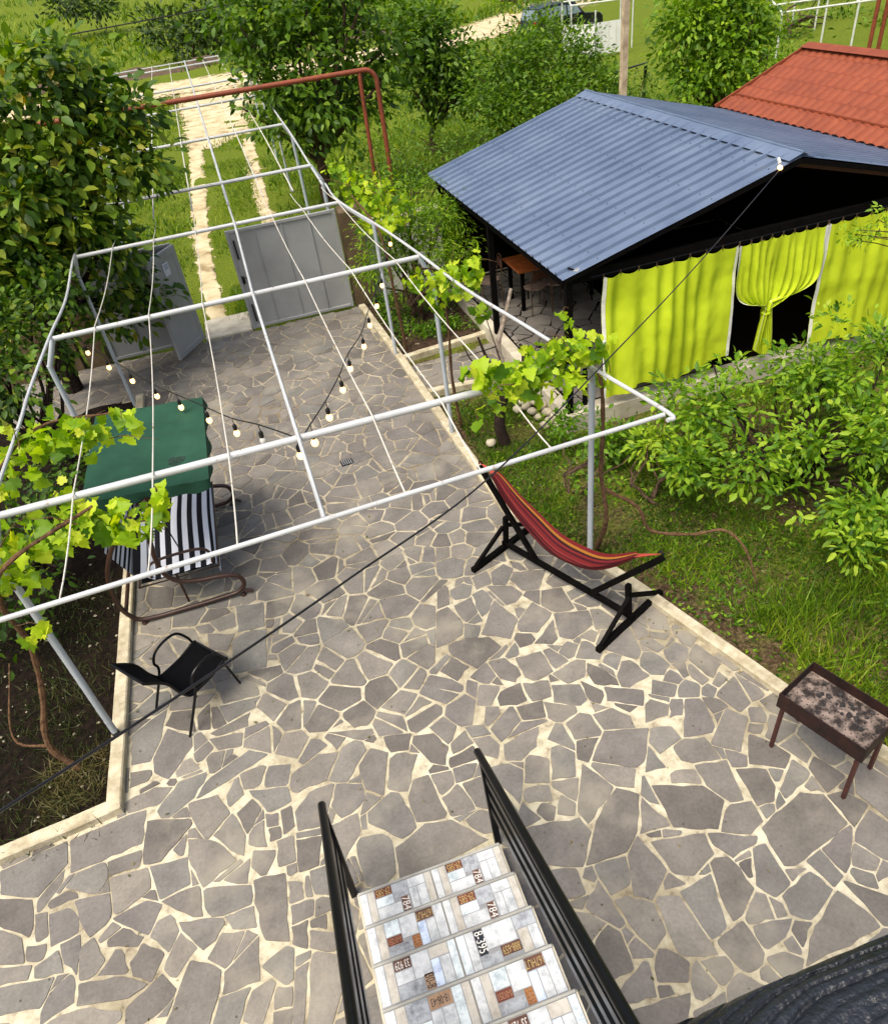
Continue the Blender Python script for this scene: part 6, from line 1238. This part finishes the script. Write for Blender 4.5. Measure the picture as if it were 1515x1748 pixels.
make_tree('apple_bush', 'large spreading apple bush in the right bed before the curtains', 'bush', (5.2, 5.8, 0), [blobz(1200, 700, .85, .48, .34), blobz(1290, 660, 1.0, .5, .36), blobz(1390, 640, 1.05, .55, .38), blobz(1490, 620, 1.1, .6, .40), blobz(1170, 790, .6, .38, .30), blobz(1290, 780, .75, .5, .36), blobz(1400, 760, .85, .5, .36), blobz(1500, 740, .95, .5, .38), blobz(1440, 860, .55, .34, .28), blobz(1500, 880, .5, .36, .28), blobz(1580, 700, 1.0, .7, .4), blobz(1240, 610, .95, .20, .30), blobz(1430, 560, 1.2, .3, .26), blobz(1360, 850, .5, .30, .24), blobz(1450, 930, .40, .24, .22), blobz(1150, 690, .8, .3, .3)], 600, 12, .085, (.108, .48), 'apple_leaves', .045, .25, 'dark_bark', 12, 'oval', None, .08, .25, 34, (0, 1.0), trunks=4, individual=280, ind_mat='apple_leaf')
make_tree('apple_shoot', 'bright low apple shoots at the left end of the apple bush', 'bush', (3.75, 6.1, 0), [blobz(1150, 740, .55, .30, .26), blobz(1110, 760, .4, .22, .2), blobz(1200, 760, .5, .25, .22)], 50, 12, .08, (.095, .46), 'apple_leaves', .02, .15, 'bark', 22, 'oval', None, .3, .25, 8, (.45, 1.0), trunks=3)
make_tree('raspberry_bush', 'dark raspberry bush round the foot of the right pergola post', 'bush', (3.05, 6.6, 0), [blobz(1010, 740, .45, .32, .3), blobz(960, 730, .35, .26, .24), blobz(1060, 750, .35, .3, .24), blobz(1020, 820, .25, .22, .22)], 90, 12, .075, (.085, .6), 'apple_leaves', .015, .15, 'bark', 13, 'oval', None, .3, .2, 10, (.05, .6), trunks=4)
make_tree('apple_branch', 'leafy apple branch reaching across the right curtain', 'branch', (9.2, 6.4, 0), [blob(1480, 400, 6.9, 26, 10), blob(1505, 385, 6.9, 22, 12), blob(1515, 360, 6.9, 20, 16), blob(1440, 405, 6.95, 16, 6), blob(1500, 620, 6.4, 24, 30)], 46, 9, .05, (.075, .42), 'apple_leaves', .012, 1.5, 'bark', 14, 'oval', None, .5, .3, 8, (.3, 1.0))
for k, (lab, bl_, n, m_, h_) in enumerate([('wide dark thicket on the bank above the dirt road', [blob(320, 60, 68, 60, 30), blob(370, 40, 69, 50, 40), blob(270, 50, 70, 40, 26), blob(410, 60, 67, 30, 30)], 240, 'shrub_far', .45), ('dark scrub at the top of the green slope', [blob(120, 5, 90, 30, 14), blob(160, 8, 90, 30, 12)], 90, 'shrub_far', .5), ('green hedge beyond the dirt road', [blob(640, 20, 72, 60, 22), blob(720, 10, 74, 50, 18), blob(560, 20, 72, 40, 22)], 160, 'tree_mid', .45), ('yellow green verge scrub beyond the parked car', [blob(860, 8, 70, 40, 14), blob(1000, 10, 66, 50, 20), blob(1090, 40, 60, 40, 24), blob(930, -10, 70, 60, 16)], 170, 'tree_light', .4), ('vineyard growth among the white trellises at the right', [blob(1340, 60, 33, 50, 18), blob(1430, 40, 36, 60, 24), blob(1500, 60, 32, 40, 22), blob(1400, 10, 42, 60, 20), blob(1180, 30, 45, 40, 16)], 220, 'tree_mid', .26)]):
    make_tree('thicket', lab, 'thicket', (bl_[0][0], bl_[0][1], max(0, bl_[0][2] - bl_[0][5])), bl_, n, 11, h_ * 1.3, (h_, .6), m_, .08, .5, 'bark', 50 + k, 'diam', None, .3, .2, 8, trunks=2)

# pruned old tree by the path
pt = empty('pruned_tree', (2.65, 8.03, 0), 'old dark fruit trunk cut short with bare sprouts near the path', 'tree')
t0 = on_z(862, 757, -.05); top = np.array([2.78, 8.15, .78])
MB().tube(spline([t0, t0 + np.array([-.05, .02, .25]), t0 + np.array([-.02, .05, .5]), top], 5), [.085 - .0015 * i for i in range(16)], 10).build('trunk', M['dark_bark'], pt, True)
for e in (on_y(868, 500, 9.2), on_y(873, 490, 9.3)): pass
lim = [top, on_y(862, 640, 8.5), on_y(850, 590, 8.8), on_y(862, 540, 9.0), on_y(872, 492, 9.1)]; MB().tube(spline(lim, 5), [.05 - .0013 * i for i in range(21)], 8).build('limb', M['pale_bark'], pt, True)
for e, r in (([top, on_y(835, 620, 8.7), on_y(815, 575, 8.9)], .035), ([top, on_y(890, 640, 8.2), on_y(893, 600, 8.4), on_y(887, 588, 8.4)], .045), ([lim[1], on_y(810, 620, 8.7), on_y(790, 590, 8.8)], .014), ([lim[1], on_y(835, 560, 8.9), on_y(822, 520, 9.0)], .010), ([top, on_y(905, 610, 8.3), on_y(930, 560, 8.5)], .012), ([lim[2], on_y(820, 600, 8.8), on_y(785, 610, 8.9)], .009)): 
    pts = spline(e, 4); MB().tube(pts, [r * (1 - .6 * i / len(pts)) for i in range(len(pts))], 6).build('sprout', M['dark_bark'], pt, True)

# ================================================================== GRAPE VINES ON THE PERGOLA
def make_vine(label, base, stems, zones, seed, single, size=.125, m='vine_leaf'):
    t = empty('grape_vine', base, label, 'vine'); g = np.random.default_rng(seed)
    for pts, r in stems:
        q = spline(pts, 6); MB().tube(q, [r * (1 - .6 * i / len(q)) * (1 + .18 * math.sin(i * 1.7)) for i in range(len(q))], 7).build('stem', M['vine_bark'], t, True)
    P = []; 
    for (c, rad, n) in zones:
        c = np.array(c); k = g.normal(size=(n, 3)); k = unit(k) * (g.random((n, 1)) ** .45); P.append(c + k * np.array(rad))
        for _ in range(max(1, n // 22)):
            a = c + g.normal(size=3) * np.array(rad) * .4; b = c + g.normal(size=3) * np.array(rad) * .8 + np.array([0, 0, .08]); MB().tube([a, (a + b) / 2 + np.array([0, 0, .05]), b], [.006, .004, .002], 5).build('tendril', M['apple_leaves' if False else 'vine_bark'], t)
    P = np.concatenate(P); n = len(P); D = g.normal(size=(n, 3)) * .8; D[:, 2] -= .55; Nn = g.normal(size=(n, 3)) * .55; Nn[:, 2] += .75; Nn[:, 1] -= .45; L = size * g.uniform(.38, 1.2, n); W = L * g.uniform(.75, 1.05, n)
    o = np.argsort((P - EYE) @ CF - P[:, 2] * .3); f, rest = o[:single], o[single:]; leaf_objects(P[f], D[f], Nn[f], L[f], W[f], 'vine', m, t)
    if len(rest): tag(foliage('foliage', P[rest], D[rest], Nn[rest], L[rest], W[rest], g.random(len(rest)) * .8, M['vine_leaves'], t, 'vine'), kind='stuff')
Z = lambda px, py, z: on_z(px, py, z)
make_vine('bright grape vine trailing over the pergola corner at the left', (-2.75, 4.9, 0),
    [([(-2.75, 4.75, -.02), (-2.9, 4.85, .35), (-2.72, 4.95, .9), (-2.55, 4.9, 1.5), (-2.45, 4.7, 2.1), (-2.2, 4.6, 2.5), (-1.6, 4.9, 2.6)], .032), ([(-2.45, 4.7, 2.1), (-2.5, 5.6, 2.5), (-2.2, 6.4, 2.6), (-1.5, 6.3, 2.62)], .02), ([(-2.9, 4.85, .3), (-3.2, 5.0, .4), (-3.0, 5.3, 1.0)], .014)],
    [(Z(60, 750, 2.55), (.36, .30, .16), 60), (Z(150, 740, 2.55), (.34, .28, .16), 62), (Z(215, 715, 2.6), (.16, .16, .10), 14), (Z(20, 800, 2.5), (.26, .3, .2), 34), (Z(110, 850, 2.5), (.2, .2, .18), 18), (Z(60, 920, 2.4), (.30, .24, .2), 50), (Z(150, 890, 2.5), (.28, .2, .14), 42), (Z(215, 900, 2.45), (.2, .16, .10), 26), (Z(265, 880, 2.5), (.13, .1, .1), 14), (Z(20, 970, 2.3), (.26, .22, .25), 44), (Z(-60, 900, 2.4), (.4, .4, .25), 40), (Z(275, 845, 2.66), (.08, .06, .06), 7), (Z(60, 1075, 1.9), (.14, .1, .1), 8)], 1, 300, .135)
make_vine('grape vine climbing the right pergola post above the hammock', (2.85, 5.35, 0),
    [([on_z(1018, 935, -.02), (2.80, 5.30, .6), (2.76, 5.36, 1.2), (2.74, 5.30, 1.8), (2.70, 5.35, 2.35), (2.4, 5.4, 2.55), (1.9, 5.6, 2.5)], .028), ([(2.78, 5.34, 1.0), (3.1, 5.2, .75), on_z(1110, 905, .45), on_z(1180, 912, .45), on_z(1235, 905, .5), on_z(1270, 935, .4), on_z(1288, 985, .12), on_z(1292, 1003, -.03)], .022)],
    [(Z(830, 640, 2.78), (.22, .2, .14), 30), (Z(870, 650, 2.78), (.2, .2, .16), 34), (Z(920, 620, 2.78), (.26, .22, .16), 52), (Z(970, 600, 2.78), (.26, .22, .16), 56), (Z(1010, 595, 2.78), (.2, .2, .16), 36), (Z(950, 655, 2.62), (.28, .14, .12), 36), (Z(850, 695, 2.2), (.12, .1, .12), 9), (Z(820, 710, 2.1), (.08, .06, .1), 4), (Z(960, 545, 2.85), (.05, .05, .12), 6), (Z(1030, 640, 2.3), (.1, .1, .1), 8)], 2, 250, .125)
make_vine('grape vine bunched on the pergola above the side path', (2.3, 8.7, 0),
    [([(2.25, 8.75, -.02), (2.2, 8.72, .8), (2.22, 8.66, 1.6), (2.15, 8.6, 2.3), (1.9, 8.4, 2.5)], .024)],
    [(Z(720, 480, 2.5), (.24, .28, .14), 40), (Z(770, 480, 2.5), (.26, .28, .16), 46), (Z(805, 470, 2.5), (.16, .2, .2), 26), (Z(750, 510, 2.3), (.22, .2, .14), 26), (Z(812, 440, 2.7), (.08, .1, .16), 8), (Z(822, 530, 1.9), (.12, .12, .16), 12)], 3, 140, .125)
make_vine('leafy grape vine thick on the pergola beside the gate pillar', (2.2, 12.2, 0),
    [([(2.15, 11.5, -.02), (2.1, 11.45, 1.0), (2.05, 11.6, 2.0), (1.8, 12.2, 2.5)], .03)],
    [(on_y(600, 320, 12.8), (.36, .5, .24), 90), (on_y(640, 330, 12.4), (.36, .5, .26), 110), (on_y(660, 375, 12.0), (.34, .4, .24), 90), (on_y(690, 350, 12.4), (.3, .4, .22), 60), (on_y(625, 385, 12.0), (.2, .3, .14), 30), (on_y(570, 285, 13.6), (.25, .4, .12), 30)], 4, 120, .12)

# ================================================================== FAR THINGS
def suv(p, rz):
    t = empty('parked_car', p, 'dark parked off-road car half hidden behind the bushes', 'car'); o = ORIGIN[t.name]; cs, sn = math.cos(rz), math.sin(rz)
    Wd = lambda x, y, z: (p[0] + x * cs - y * sn, p[1] + x * sn + y * cs, p[2] + z)
    low = [(-2.25, .45), (-2.3, .85), (-2.2, 1.08), (.75, 1.10), (1.0, 1.08), (2.05, .98), (2.25, .80), (2.28, .45)]
    up = [(-2.15, 1.07), (-1.95, 1.66), (-1.4, 1.74), (.05, 1.74), (.45, 1.66), (1.05, 1.08)]
    def shell(mb, prof, w0, w1, zt):
        n = len(prof); V = []
        for s in (-1, 1):
            for x, z in prof: V.append(Wd(x, s * (w0 + (w1 - w0) * max(0, (z - 1.05) / .7)), z))
        mb.add(V, [tuple(range(n - 1, -1, -1)), tuple(range(n, 2 * n))] + [(i, (i + 1) % n, n + (i + 1) % n, n + i) for i in range(n)])
    mb = MB(); shell(mb, low, .92, .92, 0); shell(mb, up, .88, .74, 0); mb.build('body', M['car_paint'], t)
    mb = MB()
    for s in (-1, 1):
        for a, b in (((-1.9, 1.15), (-1.15, 1.6)), ((-1.05, 1.15), (-.2, 1.62)), ((-.1, 1.15), (.55, 1.58))):
            yo = lambda z: s * (.885 + (.74 - .88) * (z - 1.05) / .7 + .004); q = MB(); q.add([Wd(a[0], yo(a[1]), a[1]), Wd(b[0] + (.25 if b[0] > .5 else 0), yo(a[1]), a[1]), Wd(b[0] - (.10 if b[0] > .5 else 0), yo(b[1]), b[1]), Wd(a[0] + (.10 if a[0] < -1.5 else 0), yo(b[1]), b[1])], [(0, 1, 2, 3)]); q.build('window', M['car_glass'], t)
    MB().add([Wd(1.02, -.8, 1.13), Wd(1.02, .8, 1.13), Wd(.50, .70, 1.63), Wd(.50, -.70, 1.63)], [(0, 1, 2, 3)]).build('windscreen', M['car_glass'], t)
    MB().add([Wd(-2.135, -.78, 1.15), Wd(-2.135, .78, 1.15), Wd(-2.0, .70, 1.6), Wd(-2.0, -.70, 1.6)], [(3, 2, 1, 0)]).build('rear_window', M['car_glass'], t)
    for x in (-1.45, 1.4):
        for s in (-1, 1):
            c = Wd(x, s * .80, .38); ax = (-sn * s, cs * s, 0); w_ = MB().lathe(c, [(.30, 0), (.38, .03), (.38, .17), (.30, .2)], 18, ax).build('wheel', M['tyre'], t, True); MB().lathe(np.array(c) + np.array(ax) * .195, [(.22, 0), (.22, .012), (.06, .02)], 14, ax).build('rim', M['rim'], w_)
    for s in (-1, 1):
        MB().box(Wd(-2.26, s * .78, .95), (.10, .16, .28), rz, .02).build('tail_light', M['tail_light'], t); MB().box(Wd(2.2, s * .70, .85), (.12, .30, .14), rz, .02).build('headlight', M['car_glass'], t); MB().box(Wd(.75, s * 1.02, 1.15), (.12, .16, .14), rz, .03).build('mirror', M['car_paint'], t)
    for s in (-1, 1): MB().tube([Wd(-1.7, s * .62, 1.79), Wd(.0, s * .62, 1.79)], .02, 6).build('roof_rail', M['rim'], t)
suv((20.3, 45.5, 0), R(12))
wg = empty('sheet_gate', (18.6, 37.5, 0), 'white sheet metal gate and fence panel by the parked car', 'gate')
for a, b in (((17.3, 38.6), (18.2, 36.9)), ((18.35, 37.3), (19.75, 37.0))):
    n = 4
    for k in range(n):
        p, q = np.array(a) + (np.array(b) - np.array(a)) * k / n, np.array(a) + (np.array(b) - np.array(a)) * (k + .96) / n; m_ = (p + q) / 2; MB().box((m_[0], m_[1], .72), (float(np.linalg.norm(q - p)), .03, 1.3), math.atan2(q[1] - p[1], q[0] - p[0])).build('panel', M['white_sheet'], wg)
for x, y in ((17.3, 38.6), (18.27, 37.0), (19.8, 37.0)): MB().tube([(x, y, -.1), (x, y, 1.9)], .04, 6).build('post', M['pale_frame'], wg)
def trellis(label, pts, h, depth_=2.4):
    t = empty('trellis', (*pts[0], 0), label, 'trellis', 'white pipe trellises in the neighbouring vineyard'); back = [(p[0] + .6, p[1] + depth_) for p in pts]
    for row in (pts, back):
        for p in row: MB().tube([(p[0], p[1], -.1), (p[0], p[1], h)], .04, 6).build('post', M['pale_frame'], t)
        MB().tube([(*p, h) for p in row], .04, 6).build('rail', M['pale_frame'], t)
    for p, q in zip(pts, back): MB().tube([(*p, h), (p[0] / 2 + q[0] / 2, p[1] / 2 + q[1] / 2, h + .35), (*q, h)], .035, 6).build('crossbar', M['pale_frame'], t)
trellis('white pipe trellis beside the utility pole', [(18.2, 39.5), (21.0, 38.5)], 2.0); trellis('white pipe trellis right of the dense bright tree', [(21.5, 28), (24.2, 27.2), (27.0, 26.4), (30, 25.6)], 1.7); trellis('farther white pipe trellis along the top edge at the right', [(24.5, 35), (28, 34), (32, 33), (37, 32)], 1.9)
ar = empty('iron_frame', on_z(1100, 140, .5), 'dark bent iron frame standing in the field by the pole', 'frame'); a, b, c, d = on_y(1050, 145, 22), on_y(1052, 122, 22), on_y(1102, 107, 22), on_y(1098, 145, 22)
MB().tube([(a[0], 22, 0), b, c, (d[0], 22, 0)], .05, 6).build('frame', M['black_metal'], ar)

# ================================================================== GRASS AND WEEDS
RIGHT = [(2.25, 9.7), (2.25, 6.7), (2.5, 6.1), (3.05, 4.9), (3.65, 3.0), (4.15, 1.6), (9.5, 1.5), (9.5, 7.7), (3.45, 7.8), (3.4, 9.7)]
gz = lambda x, y: ground_z(x, y) - .01
grass_patch('grass', scatter(36000, lambda x, y: in_poly(x, y, RIGHT), (2.2, 7.5, 1.5, 9.7), gz, .14, 1, 1.0), .03, .15, .013, 'bed_grass', 'patchy green grass and weeds in the right bed', .7, 1)
grass_patch('grass', scatter(4200, lambda x, y: in_poly(x, y, RIGHT) and x > 3.75 and y < 4.1, (3.7, 6.0, 1.8, 4.1), gz, 0, 2), .12, .30, .016, 'grass', 'tall fresh grass tuft beside the charcoal grill', .4, 2)
grass_patch('grass', scatter(5000, lambda x, y: in_poly(x, y, RIGHT), (2.2, 9.5, 1.5, 9.7), gz, .3, 8, 1.3), .03, .09, .010, 'dry_grass', 'dry straw coloured grass in the right bed', .9, 8)
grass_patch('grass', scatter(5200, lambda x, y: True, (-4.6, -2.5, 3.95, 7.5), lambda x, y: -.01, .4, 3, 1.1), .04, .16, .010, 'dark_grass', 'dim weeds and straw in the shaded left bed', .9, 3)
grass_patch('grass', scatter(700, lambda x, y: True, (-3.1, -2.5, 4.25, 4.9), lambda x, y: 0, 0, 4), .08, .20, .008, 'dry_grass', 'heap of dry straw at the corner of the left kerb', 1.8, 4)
trk = lambda x, y: -9 < x < 16 and not (abs(x + 1.0) < .22) and not (abs(x - .75 - (y - 17) * .03) < .2 and y > 17) and not (y > 35 and abs(x - .3) < 1.2)
grass_patch('grass', scatter(30000, lambda x, y: trk(x, y), (-5, 9, 14.4, 30), gz, .25, 5, .6), .06, .20, .022, 'grass', 'long green grass of the drive and field beyond the gate', .5, 5)
grass_patch('grass', scatter(16000, lambda x, y: trk(x, y), (-8, 26, 22, 50), gz, .25, 6, .4), .12, .32, .05, 'grass', 'rough meadow grass before the dirt road', .5, 6)
grass_patch('grass', scatter(22000, lambda x, y: y > 62, (-40, 45, 62, 130), lambda x, y: ground_z(x, y), .3, 7, .12), .3, .8, .16, 'grass', 'tall meadow grass on the far green slope', .5, 7)
grass_patch('grass', scatter(900, lambda x, y: True, (-.6, .1, 14.4, 16.5), gz, 0, 9), .12, .32, .02, 'grass', 'dense dark grass clump between the wheel tracks', .6, 9)
# broad-leaved weeds in the right bed
wp = np.array(scatter(8500, lambda x, y: in_poly(x, y, RIGHT), (2.2, 8.0, 1.5, 9.7), gz, .35, 21, 1.4)); g_ = np.random.default_rng(77); n_ = len(wp); D_ = g_.normal(size=(n_, 3)); D_[:, 2] = np.abs(D_[:, 2]) * .5 + .25; N_ = g_.normal(size=(n_, 3)) * .4; N_[:, 2] += 1
tag(foliage('weeds', wp + np.array([0, 0, .02]) * g_.random((n_, 1)), D_, N_, g_.uniform(.03, .085, n_), g_.uniform(.018, .045, n_), g_.random(n_) * .75, M['apple_leaves'], None, 'oval'), 'low broad-leaved weeds scattered through the right bed', 'weeds', None, 'stuff')

# dry leaves and crumbs blown onto the paving, thickest along the kerbs
g_ = np.random.default_rng(5); lp_ = []
while len(lp_) < 260:
    x, y = g_.uniform(-2.3, 3.6), g_.uniform(.8, 13.6)
    if not in_poly(x, y, PATIO) or (-.65 < x < .75 and y < 2.9): continue
    edge = min(abs(x + 2.33), abs(x - (1.95 + max(0, 6.5 - y) * .42)))
    if g_.random() < .06 + .9 * math.exp(-edge / .12): lp_.append((x, y, .012))
n_ = len(lp_); D_ = g_.normal(size=(n_, 3)); D_[:, 2] = g_.uniform(0, .35, n_); N_ = g_.normal(size=(n_, 3)) * .3; N_[:, 2] = 1
tag(foliage('fallen_leaves', np.array(lp_), D_, N_, g_.uniform(.012, .045, n_), g_.uniform(.008, .026, n_), g_.random(n_), M['dry_grass'], None, 'oval'), 'small dry leaves blown onto the stone paving', 'leaves', None, 'stuff')
# pale pebbles and clods in the beds
V = []; F = []; 
for i, (x, y, z) in enumerate(scatter(420, lambda x, y: in_poly(x, y, RIGHT), (2.2, 7.0, 1.5, 9.7), gz, 0, 31) + scatter(160, lambda x, y: True, (-4.2, -2.5, 4.2, 8), lambda x, y: 0.0, 0, 32) + scatter(120, lambda x, y: True, (2.05, 3.8, 11.6, 13.8), lambda x, y: 0.0, 0, 33)):
    r = g_.uniform(.006, .022); k = len(V); c = np.array([x, y, z + r * .3])
    for d in ((1, 0, 0), (0, 1, 0), (-1, 0, 0), (0, -1, 0), (0, 0, .8), (0, 0, -.8)): V.append(c + np.array(d) * r * g_.uniform(.7, 1.3, 3))
    F += [(k + a, k + b, k + 4) for a, b in ((0, 1), (1, 2), (2, 3), (3, 0))] + [(k + b, k + a, k + 5) for a, b in ((0, 1), (1, 2), (2, 3), (3, 0))]
tag(link('gravel', np_mesh('gravel', V, F), M['river_stone']), 'pale pebbles and clods lying in the garden beds', 'gravel', None, 'stuff')

# herbs in the bed by the gate pillar
wp = np.array(scatter(2400, lambda x, y: True, (2.05, 3.85, 11.6, 13.95), lambda x, y: 0.0, .35, 41, 1.6)); n_ = len(wp); D_ = g_.normal(size=(n_, 3)); D_[:, 2] = np.abs(D_[:, 2]) * .6 + .3; N_ = g_.normal(size=(n_, 3)) * .4; N_[:, 2] += 1
tag(foliage('weeds', wp + np.array([0, 0, .16]) * g_.random((n_, 1)) ** 2, D_, N_, g_.uniform(.04, .11, n_), g_.uniform(.02, .05, n_), g_.random(n_) * .6, M['apple_leaves'], None, 'oval'), 'low green herbs in the dark bed beside the gate pillar', 'weeds', None, 'stuff')
